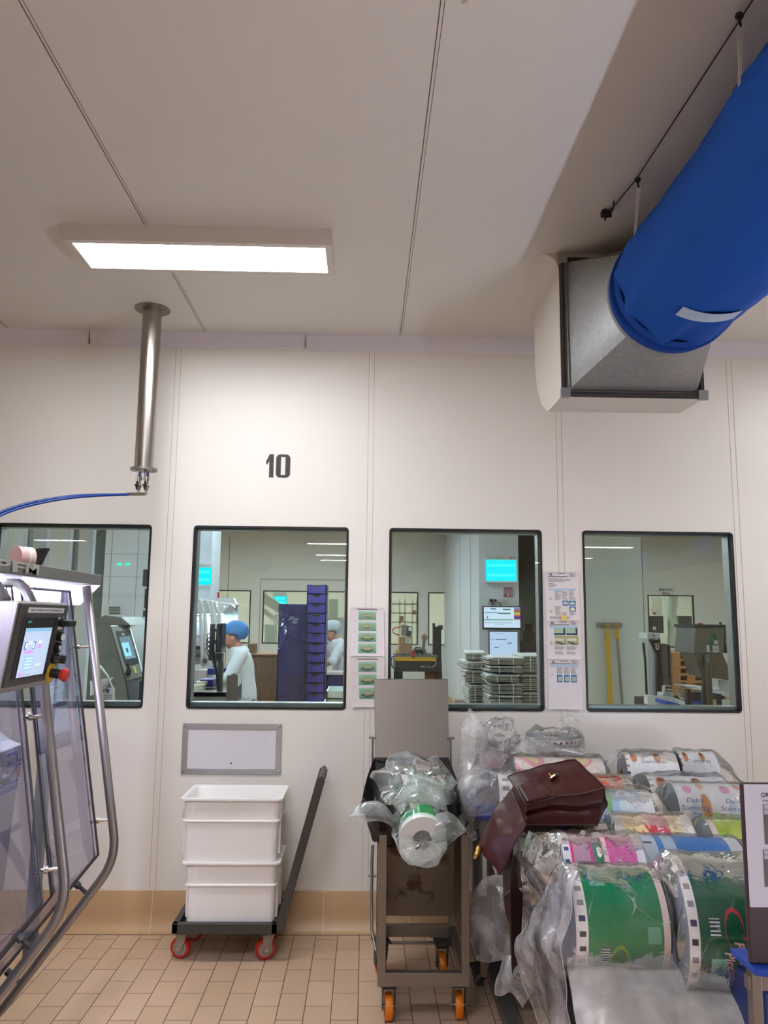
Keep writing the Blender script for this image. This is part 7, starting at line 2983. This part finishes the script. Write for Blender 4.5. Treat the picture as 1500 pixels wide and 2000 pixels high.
def mrect(x0, y0, x1, y1, col, o=0.0):
    pbox(mb, x0, y0, x1, y1, ym - o, 0.001, col=col)


mrect(945, 1186, 1016, 1226, '#cfdcf5')
for q in ((958, 1188, 969, 1190.5, '#2f7a58'), (982, 1189, 997, 1191.5, '#2f7a58'), (946, 1195.5, 972, 1197, '#4f6a9a'), (972, 1197, 997, 1199, '#2c6a60'), (945, 1209.5, 1002, 1211.5, '#5f9a88'), (951, 1204, 953.5, 1207.5, '#a03a3a'), (945, 1215.5, 1000, 1217, '#9aa6bd'), (947, 1199.5, 955, 1200.5, '#8f9ab5'), (965, 1219, 985, 1220, '#a9b3c8')):
    mrect(*q, 0.001)
for k, cc in enumerate(('#5a86d8', '#a06a4a', '#b8453a', '#4fa060', '#c9b84a', '#d2703a', '#7a3fb0', '#2f2f6a', '#a05a6a')):
    mrect(1004, 1187 + 2.6 * k, 1016, 1189.6 + 2.6 * k, cc, 0.001)
build('screen', mb, 'screen', mo)
mo = thing('monitor', 'lower monitor half hidden behind the white cardboard stack', 'monitor', P(983, 1290, 6.2))
mb = MB()
pbox(mb, 955, 1232, 1013, 1285, 6.2, 0.04)
pbox(mb, 978, 1285, 990, 1340, 6.22, 0.05)
build('housing', mb, 'blackplastic', mo, bevel=0.004)
mb = MB()
pbox(mb, 956.5, 1234, 1011, 1283, ym, 0.001, col='#b9c8ea')
for q in ((958, 1248.5, 966, 1249.6, '#7b88a8'), (968, 1248, 989, 1249.8, '#5f6c90'), (991, 1255, 1000, 1257, '#41688a'), (966, 1263.5, 974, 1265, '#4a5878'), (966, 1236, 982, 1237.4, '#9aa8c8')):
    pbox(mb, *q[:4], ym - 0.001, 0.001, col=q[4])
build('screen', mb, 'screen', mo)
wsn = thing('monitor_stand', 'grey computer stand on which the lower monitor rests', 'stand', P(983, 1400, 6.2))
mb = MB()
pbox(mb, 945, 1340, 1015, 1350, 6.05, 0.33)
build('shelf', mb, 'machgrey', wsn)
mb = MB()
for px in (948, 1008):
    x = P(px, 1400, 6.1).x
    mb.box(x, x + 0.04, 6.1, 6.14, 0, P(px, 1350, 6.1).z)
build('leg', mb, 'machgrey', wsn)

# ---- window 3: carton taping machine
tp = thing('carton_taper', 'black and yellow carton taping machine in the third window', 'machine', P(815, 1400, 4.9))
Yt = 4.9
mb = MB()
pbox(mb, 772, 1291, 863, 1312, Yt, 0.7)
build('body', mb, 'machdark', tp, bevel=0.005)
mb = MB()
pbox(mb, 772.5, 1283.5, 852, 1291, Yt - 0.02, 0.06)
build('yellow_guard', mb, 'yellow', tp)
mb = MB()
pbox(mb, 770, 1280, 855, 1284, Yt - 0.01, 0.6)
for k in range(8):
    mb.cyl(P(776 + 9 * k, 1279, Yt + 0.02), P(776 + 9 * k, 1279, Yt + 0.02) + V((0, 0.5, 0)), 0.02, n=10)
build('roller_bed', mb, 'machgrey', tp)
for px in (773, 850):
    for dy in (0, 0.6):
        mb = MB()
        a = P(px, 1312, Yt)
        mb.box(a.x, a.x + 0.085, Yt + dy, Yt + dy + 0.08, 0, a.z)
        build('leg', mb, 'machdark', tp)
mb = MB()
pbox(mb, 846, 1224, 862, 1312, Yt + 0.25, 0.12)
pbox(mb, 845, 1217, 850, 1224, Yt + 0.25, 0.05)
pbox(mb, 856, 1221, 865, 1230, Yt + 0.3, 0.05)
build('column', mb, 'machdark', tp, bevel=0.004)
mb = MB()
mb.cyl(P(829, 1245, Yt + 0.2), P(829, 1245, Yt + 0.26), 0.042, n=28)
tape = build('tape_roll', mb, pbr('tan_tape', '#c0a26a', 0.5), tp, smooth=40)
mb = MB()
mb.beam(P(829, 1245, Yt + 0.18), P(826.5, 1272, Yt + 0.18), 0.035, 0.03, (0, 1, 0))
mb.cyl(P(829, 1245, Yt + 0.15), P(829, 1245, Yt + 0.2), 0.02, n=14)
pbox(mb, 823, 1268, 832, 1274, Yt + 0.15, 0.08)
build('tape_arm', mb, 'steel', tp)
mb = MB()
pbox(mb, 811, 1269, 826, 1280, Yt + 0.15, 0.2)
pbox(mb, 823, 1274, 831, 1280, Yt + 0.1, 0.1)
build('tape_head', mb, 'blackplastic', tp)
mb = MB()
mb.tube([P(772, 1281, Yt), P(765, 1284, Yt - 0.03), P(763.5, 1293, Yt - 0.03), P(766, 1302, Yt - 0.02), P(772, 1307, Yt)], 0.008, 8)
mb.tube([P(806, 1284, Yt - 0.04), P(806, 1272, Yt), P(812, 1265, Yt + 0.05), P(823, 1266, Yt + 0.1)], 0.008, 8)
build('cable', mb, 'blackplastic', tp, smooth=180)
mb = MB()
mb.tube([P(852, 1292, Yt - 0.02), P(851, 1299, Yt - 0.03), P(843, 1304, Yt - 0.03), P(832, 1302, Yt - 0.02)], 0.007, 8)
pbox(mb, 821, 1300.5, 830, 1304, Yt - 0.04, 0.04)
build('air_line', mb, 'machgrey', tp, smooth=40)
mb = MB()
pbox(mb, 804, 1271, 809, 1283, Yt - 0.05, 0.05)
build('red_valve', mb, 'red', tp)
mb = MB()
pbox(mb, 773, 1270, 778, 1275, Yt, 0.05)
build('stop_button', mb, 'yellow', tp)
mb = MB()
pbox(mb, 830, 1312, 862, 1340, Yt + 0.05, 0.05)
build('wooden_panel', mb, pbr('brown_board', '#6f4325', 0.6), tp)
ct = thing('carton', 'brown carton with a white label on the taping machine', 'carton', P(792, 1280, Yt))
mb = MB()
pbox(mb, 779, 1244, 805, 1277, Yt + 0.1, 0.3)
build('box', mb, 'carton', ct, bevel=0.003)
mb = MB()
pbox(mb, 792, 1247, 803, 1256, Yt + 0.098, 0.002, col='#dcdcd8')
for k in range(3):
    pbox(mb, 794, 1249.3 + 2 * k, 801 - k, 1250.3 + 2 * k, Yt + 0.097, 0.002, col='#55555a')
build('label', mb, 'print', ct)
lp_ = thing('label_printer', 'small grey and teal label printer standing on the brown carton', 'printer', P(795, 1243, Yt))
mb = MB()
pbox(mb, 784, 1220, 794, 1242, Yt + 0.15, 0.15)
build('housing', mb, pbr('taupe_plastic', '#8d8276', 0.5), lp_, bevel=0.004)
mb = MB()
mb.prism([P(796, 1222, Yt + 0.12), P(805.5, 1224, Yt + 0.12), P(803, 1243.5, Yt + 0.12), P(793.5, 1242.5, Yt + 0.12)], (0, 0.12, 0))
build('front', mb, pbr('teal_plastic', '#1f5358', 0.45), lp_)
mb = MB()
pbox(mb, 798, 1224.5, 804.5, 1232, Yt + 0.115, 0.003)
build('paper_label', mb, 'rollwhite', lp_)
mb = MB()
mb.tube([P(784, 1225, Yt + 0.2), P(772, 1225, Yt + 0.2), P(766, 1231, Yt + 0.2), P(768, 1236, Yt + 0.2), P(780, 1241, Yt + 0.2)], 0.007, 8)
build('red_cable', mb, 'red', lp_, smooth=180)

# ---- white cardboard blanks in bundles
def blanks(label, x0p, x1p, top, bot, Y, depth, yaw, n, seed):
    r = random.Random(seed)
    a, b = P(x0p, top, Y), P(x1p, top, Y)
    W = b.x - a.x
    zt_, zb_ = (a.z + b.z) / 2, P((x0p + x1p) / 2, bot, Y).z
    t = thing('cardboard_bundle', label, 'cardboard bundle', ((a.x + b.x) / 2, Y, zb_), 'bundles of white topped cardboard blanks')
    mb = MB()
    h = (zt_ - zb_) / n
    ca, sa = math.cos(yaw), math.sin(yaw)
    for k in range(n):
        z = zb_ + h * (k + 0.5)
        dx, dy = r.uniform(-0.012, 0.012), r.uniform(-0.01, 0.02)
        tl = r.uniform(-0.012, 0.012)
        c = V(((a.x + b.x) / 2 + dx, Y + depth / 2 + dy, z))
        mb.obox(c, V((ca, sa, tl)) * W / 2, V((-sa, ca, tl)) * depth / 2, V((0, 0, h * 0.33)), m=1 if k == n - 1 else 0)
    build('blanks', mb, ['sheetedge', 'sheet'], t)
    mb = MB()
    for q in (0.28, 0.72):
        x = a.x + W * q
        mb.box(x - 0.004, x + 0.004, Y - 0.02, Y + depth, zt_ - 0.001, zt_ + 0.001)
        mb.box(x - 0.004, x + 0.004, Y - 0.022, Y - 0.018, zb_, zt_)
    build('strap', mb, 'rollwhite', t)
    return t


Yk = 1.7
spec = [
    ('white topped cardboard bundle, top front of the stack in the third window', 955, 1020, 1284, 1298, Yk, 0.5, 0.04, 5, 1),
    ('grey cardboard bundle, second from the top of the front stack', 957, 1020, 1301, 1314, Yk + 0.02, 0.5, 0.0, 5, 2),
    ('grey cardboard bundle, third from the top of the front stack', 953, 1016, 1318, 1332, Yk - 0.01, 0.5, -0.02, 5, 3),
    ('grey cardboard bundle, fourth from the top of the front stack', 957, 1019, 1335, 1356, Yk + 0.02, 0.5, 0.03, 8, 4),
    ('grey cardboard bundle at the visible foot of the front stack', 957, 1019, 1359, 1385, Yk + 0.01, 0.5, 0.0, 9, 5),
    ('white topped cardboard bundle, top of the right stack by the window frame', 1021, 1070, 1280, 1312, Yk + 0.15, 0.5, 0.0, 11, 6),
    ('grey cardboard bundle in the middle of the right stack', 1021, 1070, 1318, 1348, Yk + 0.16, 0.5, 0.0, 9, 7),
    ('grey cardboard bundle low in the right stack', 1021, 1070, 1352, 1385, Yk + 0.15, 0.5, 0.0, 10, 8),
    ('white topped cardboard bundle at the upper left behind the front stack', 913, 952, 1274, 1288, Yk + 0.35, 0.45, -0.1, 5, 9),
    ('jutting grey cardboard bundle at the middle left behind the front stack', 909, 952, 1292, 1306, Yk + 0.33, 0.45, 0.08, 5, 10),
    ('grey cardboard bundle at the left of the stack below the jutting bundle', 912, 952, 1310, 1334, Yk + 0.35, 0.45, -0.05, 8, 11),
    ('grey cardboard bundle at the lower left foot of the stack', 918, 952, 1338, 1385, Yk + 0.36, 0.45, 0.0, 14, 12),
]
for sp_ in spec:
    blanks(*sp_)
mb = MB()
pbox(mb, 912, 1388, 1072, 1700, Yk, 0.8)
tag(build('cardboard_pile', mb, 'cardboard'), 'lower cardboard pile carrying the white topped bundles', 'cardboard pile')
simple('bench_machine', 'grey bench machine at the right edge of the third window', 'machine', 'darkmetal', [(1016, 1254, 1058, 1600), (1034, 1234, 1044, 1254), (1038.5, 1220, 1041.5, 1234)], 7.4, 0.5)

# ---- window 4
sr = thing('tool_rail', 'steel tool rail on the pale wall in the fourth window', 'tool rail', P(1190, 1221, 6.58))
mb = MB()
pbox(mb, 1166, 1216, 1216, 1226, 6.57, 0.03)
build('plate', mb, 'steel', sr, bevel=0.003)
mb = MB()
for px in (1179, 1186, 1203, 1209):
    mb.cyl(P(px, 1221, 6.53), P(px, 1221, 6.57), 0.014, n=10)
build('hook', mb, 'chrome', sr, smooth=40)
s1 = thing('squeegee', 'all yellow squeegee pole hanging from the steel rail', 'squeegee', P(1190, 1380, 6.54))
mb = MB()
mb.beam(P(1186, 1230, 6.54), P(1192, 1382, 6.54), 0.065, 0.02, (0, 1, 0))
mb.ring(P(1186, 1222, 6.53), P(1186, 1222, 6.56), 0.034, 0.018, 20)
build('pole', mb, 'yellow', s1)
s2 = thing('squeegee', 'steel squeegee pole with a yellow grip hanging from the rail', 'squeegee', P(1207, 1380, 6.54))
mb = MB()
mb.beam(P(1204, 1229, 6.54), P(1204.6, 1249, 6.54), 0.06, 0.02, (0, 1, 0))
mb.ring(P(1204, 1222, 6.53), P(1204, 1222, 6.56), 0.03, 0.016, 20)
build('grip', mb, 'yellow', s2)
mb = MB()
mb.cyl(P(1205.5, 1248, 6.54), P(1216, 1382, 6.54), 0.018, n=14)
build('pole', mb, 'steel', s2, smooth=40)
mb = MB()
for s_, py in (('BANCALI', 1152), ('EPAL', 1159.5)):
    text(mb, s_, plane_fn(P(1301.5, py, FW - 0.01), (1, 0, 0), (0, 0, 1)), 0.075, col='#2c2c2c', bold=0.012)
tag(build('wall_lettering', mb, 'print'), 'black lettering BANCALI EPAL above the far window in the fourth window', 'lettering')
g = thing('process_machine', 'dark machine with white cylinder beyond the far window on the right', 'machine', P(1310, 1260, 12.6))
mb = MB()
pbox(mb, 1266, 1203, 1296, 1236, 12.4, 0.5)
pbox(mb, 1328, 1203, 1358, 1275, 12.6, 0.5)
pbox(mb, 1264, 1236, 1294, 1500, 12.6, 0.5)
build('cabinet', mb, 'darkmetal', g)
mb = MB()
mb.tube([P(1313, 1165, 12.5), P(1312, 1200, 12.5), P(1316, 1235, 12.5), P(1313, 1275, 12.5)], [0.13, 0.10, 0.12, 0.12], 20)
build('cylinder', mb, 'wall_pale', g, smooth=180)
mb = MB()
for k in range(6):
    mb.tube([P(1271 + 4 * k, 1166, 12.2), P(1276 + 3 * k, 1180, 12.2), P(1270 + 4 * k, 1192, 12.2), P(1278 + 3 * k, 1202, 12.2)], 0.012, 6)
build('hose', mb, 'rollwhite', g, smooth=180)
mb = MB()
pbox(mb, 1277, 1196, 1281, 1200, 12.1, 0.05)
build('red_lamp', mb, 'red', g)
mb = MB()
mb.cyl(P(1278, 1227, 12.36), P(1278, 1227, 12.4), 0.04, n=20)
build('gauge', mb, 'rollwhite', g)
# machines beyond the other far windows
g2 = thing('process_machine', 'pale sloping conveyor machine beyond the far window behind the crates', 'machine', P(540, 1260, 12.6))
mb = MB()
mb.beam(P(505, 1160, 12.6), P(585, 1215, 12.6), 0.12, 0.2, (0, 0, 1))
mb.beam(P(505, 1185, 12.5), P(575, 1240, 12.5), 0.03, 0.1, (0, 0, 1))
build('conveyor', mb, 'machwhite', g2)
mb = MB()
pbox(mb, 515, 1220, 535, 1400, 12.6, 0.4)
pbox(mb, 536, 1200, 541, 1260, 12.5, 0.1)
pbox(mb, 630, 1206, 672, 1400, 12.8, 0.6)
pbox(mb, 642, 1170, 660, 1206, 12.9, 0.4)
build('frame', mb, 'wall_pale', g2)
g3 = thing('storage_rack', 'bright storage rack beyond the far window at the left of the third window', 'rack', P(800, 1260, 12.9))
mb = MB()
for px in (779, 789, 804, 812):
    pbox(mb, px, 1170, px + 2.5, 1400, 13.2, 0.06)
for py in (1178, 1196, 1214):
    pbox(mb, 762, py, 816, py + 3, 13.2, 0.4)
build('frame', mb, 'machwhite', g3)
mb = MB()
pbox(mb, 780, 1203, 788, 1214, 13.1, 0.1)
pbox(mb, 806, 1192, 812, 1200, 13.1, 0.1)
build('box', mb, 'carton', g3)
# check weigher column
cw = thing('check_weigher', 'check weigher column with a pale head and dark motor box in the fourth window', 'weigher', P(1285, 1400, 3.2))
Yv = 3.2
mb = MB()
pbox(mb, 1264.5, 1236, 1290, 1247.5, Yv, 0.25)
build('head', mb, 'machwhite', cw, bevel=0.004)
mb = MB()
mb.cyl(P(1277, 1241.5, Yv - 0.01), P(1277, 1241.5, Yv), 0.008, n=10)
build('bolt', mb, 'blackplastic', cw)
mb = MB()
a = P(1275, 1247, Yv + 0.12)
mb.cyl((a.x, Yv + 0.12, 0), (a.x, Yv + 0.12, a.z), 0.05, n=24)
build('column', mb, pbr('pale_steel_column', '#b4bdbf', 0.3, 0.5), cw, smooth=40)
mb = MB()
mb.beam(P(1270, 1249, Yv - 0.02), P(1284, 1278, Yv - 0.02), 0.03, 0.03, (0, 1, 0))
mb.beam(P(1285, 1276, Yv - 0.02), P(1286, 1500, Yv - 0.02), 0.04, 0.03, (0, 1, 0))
pbox(mb, 1279, 1250, 1290, 1257, Yv + 0.02, 0.05)
build('bracket', mb, 'darkmetal', cw)
mb = MB()
pbox(mb, 1290.5, 1258, 1306, 1323, Yv + 0.05, 0.2)
pbox(mb, 1307.5, 1258, 1312, 1345, Yv + 0.05, 0.22)
build('motor_box', mb, pbr('brown_grey_steel', '#6c6761', 0.3, 0.8), cw, bevel=0.012)
mb = MB()
pbox(mb, 1281.5, 1257.5, 1287.5, 1269, Yv - 0.05, 0.03, col='#d9d9d6')
pbox(mb, 1282.5, 1259, 1286.5, 1261.5, Yv - 0.055, 0.01, col='#b8404a')
pbox(mb, 1283, 1263.5, 1286, 1266.5, Yv - 0.055, 0.01, col='#b8404a')
build('switch', mb, 'print', cw)
mb = MB()
mb.tube([P(1291, 1262, Yv - 0.03), P(1289.5, 1290, Yv - 0.04), P(1294, 1330, Yv - 0.04), P(1296, 1365, Yv - 0.04), P(1290, 1385, Yv - 0.04)], 0.007, 8)
mb.tube([P(1256, 1256, Yv + 0.2), P(1260, 1290, Yv + 0.15), P(1262, 1330, Yv + 0.15), P(1264, 1390, Yv + 0.15)], 0.012, 8)
build('cable', mb, 'blackplastic', cw, smooth=180)
# conveyor
cvr = thing('conveyor', 'low conveyor with blue belts at the foot of the fourth window', 'conveyor', P(1340, 1450, 2.6))
mb = MB()
mb.prism([P(1265, 1358, 2.8), P(1315, 1362, 2.8), P(1345, 1372, 2.6), P(1345, 1384, 2.6), P(1265, 1376, 2.8)], (0, 0.1, 0))
mb.prism([P(1295, 1354, 2.9), P(1316, 1354, 2.9), P(1316, 1368, 2.9), P(1295, 1368, 2.9)], (0, 0.15, 0))
build('side_frame', mb, 'machwhite', cvr)
mb = MB()
mb.prism([P(1300, 1368, 2.5), P(1345, 1380, 2.4), P(1345, 1388, 2.4), P(1300, 1376, 2.5)], (0, 0.25, 0))
mb.prism([P(1352, 1380, 2.5), P(1384, 1370, 2.7), P(1386, 1384, 2.5), P(1352, 1392, 2.4)], (0, 0.2, 0))
build('belt', mb, pbr('blue_belt', '#2f55b8', 0.5), cvr)
mb = MB()
for q in ((1345, 1346, 1352, 1500), (1408, 1355, 1413, 1500), (1415, 1360, 1420, 1500)):
    pbox(mb, *q, 2.4, 0.06)
pbox(mb, 1262, 1366, 1296, 1500, 2.9, 0.3)
pbox(mb, 1352, 1352, 1400, 1366, 2.8, 0.1)
build('frame', mb, 'darkmetal', cvr)
mb = MB()
for k in range(4):
    mb.cyl(P(1327 + 4 * k, 1352 + 2 * k, 2.7), P(1331 + 4 * k, 1362 + k, 2.8), 0.035, 0.02, n=14)
mb.cyl(P(1296, 1345, 2.8), P(1309, 1347, 2.8), 0.04, n=18)
build('motor', mb, 'chrome', cvr, smooth=40)
mb = MB()
mb.prism([P(1340, 1340, 2.6), P(1362, 1342, 2.6), P(1412, 1346, 2.4), P(1438, 1352, 2.3), P(1436, 1360, 2.3), P(1395, 1354, 2.4), P(1345, 1344, 2.6)], (0, 0.3, 0))
pbox(mb, 1408, 1329, 1436, 1355, 2.4, 0.05)
build('white_chute', mb, 'machwhite', cvr)
mb = MB()
pbox(mb, 1420, 1368, 1428, 1380, 2.3, 0.1)
pbox(mb, 1429, 1368, 1438, 1380, 2.3, 0.1)
build('tape_rolls', mb, 'rollwhite', cvr)
# hopper on legs
hp = thing('steel_hopper', 'grey steel hopper with green stickers on pipe legs in the fourth window', 'hopper', P(1390, 1400, 2.3))
Yh = 2.2
mb = MB()
mb.prism([P(1358, 1225, Yh), P(1416, 1224, Yh), P(1413, 1278, Yh), P(1354, 1277, Yh)], (0, 0.42, 0))
mb.prism([P(1354, 1277, Yh), P(1413, 1278, Yh), P(1434, 1330, Yh + 0.1), P(1372, 1322, Yh + 0.1)], (0, 0.3, 0))
build('body', mb, pbr('hopper_steel', '#77776f', 0.35, 0.75, var=0.06), hp, bevel=0.008)
mb = MB()
pbox(mb, 1357, 1220, 1417, 1225.5, Yh - 0.02, 0.46)
build('rim', mb, 'machdark', hp)
mb = MB()
sidep = [P(x, y, Yh + 0.0) for x, y in ((1416, 1223), (1428, 1230), (1430, 1262), (1424, 1277), (1417, 1255))]
mb.prism(sidep, (0.02, 0.35, 0))
build('side_cheek', mb, 'machgrey', hp, bevel=0.004)
for x0_, x1_, dy in ((1379, 1374, 0.1), (1382, 1390, 0.0)):
    mb = MB()
    mb.cyl(P(x0_, 1280, Yh + dy), P(x1_ - (3 if dy else -2), 1480, Yh + dy), 0.026, n=18)
    build('leg', mb, 'darkmetal' if dy else pbr('olive_pipe', '#5a564c', 0.4, 0.6), hp, smooth=40)
mb = MB()
pbox(mb, 1379, 1277, 1386, 1294, Yh - 0.03, 0.04)
build('leg_clamp', mb, 'machgrey', hp)
mb = MB()
yv = Yh - 0.003
for q in ((1387.5, 1240, 1393, 1248), (1394.5, 1240, 1400, 1248), (1386, 1250, 1392, 1258)):
    pbox(mb, *q, yv, 0.003, col='#1f7a45')
pbox(mb, 1394.5, 1251, 1402, 1258, yv, 0.003, col='#d5d8d6')
pbox(mb, 1381, 1260, 1386, 1273, yv, 0.003, col='#d9dde0')
pbox(mb, 1380, 1262, 1379.5, 1272, yv, 0.003, col='#d9dde0')
pbox(mb, 1387, 1261, 1390.5, 1270, yv, 0.003, col='#2a3f8c')
pbox(mb, 1392, 1261, 1404, 1274, yv, 0.003, col='#d9dcd8')
for k in range(4):
    pbox(mb, 1393, 1263 + 2.6 * k, 1403, 1264 + 2.6 * k, yv - 0.001, 0.003, col='#9aa09c')
build('sticker', mb, 'print', hp)
mb = MB()
pbox(mb, 1367, 1217, 1373, 1220, Yh + 0.2, 0.05)
build('red_button', mb, 'red', hp)
mb = MB()
mb.sphere(P(1407, 1217.5, Yh + 0.2), 0.012, 10)
build('knob', mb, 'blackplastic', hp)
# pallets
Yp = 8.4
for k in range(6):
    t = thing('pallet', 'wooden pallet, %s of the stack in the fourth window' % (ords[k] + (' from the top' if k else '')), 'pallet', (0, 0, 0), 'stack of wooden pallets')
    y0_ = 1275 + 14.0 * k
    mb = MB()
    a, b = P(1311, y0_, Yp), P(1385, y0_, Yp)
    z = a.z
    hh = P(1340, y0_, Yp).z - P(1340, y0_ + 14, Yp).z
    mb.box(a.x, b.x, Yp, Yp + 0.8, z - hh * 0.17, z)
    mb.box(a.x, b.x, Yp, Yp + 0.8, z - hh * 0.97, z - hh * 0.84)
    build('boards', mb, 'wood', t)
    mb = MB()
    for x in (a.x + 0.02, (a.x + b.x) / 2 - 0.05, b.x - 0.12):
        for yy in (Yp + 0.01, Yp + 0.35, Yp + 0.7):
            mb.box(x, x + 0.14, yy, yy + 0.09, z - hh * 0.84, z - hh * 0.17)
    build('block', mb, 'wood', t)
mb = MB()
mb.box(P(1311, 1300, Yp).x, P(1385, 1300, Yp).x, Yp, Yp + 0.8, 0, P(1340, 1275 + 14 * 6, Yp).z)
tag(build('pallet_dolly', mb, 'machdark'), 'dark base under the wooden pallet stack', 'base')
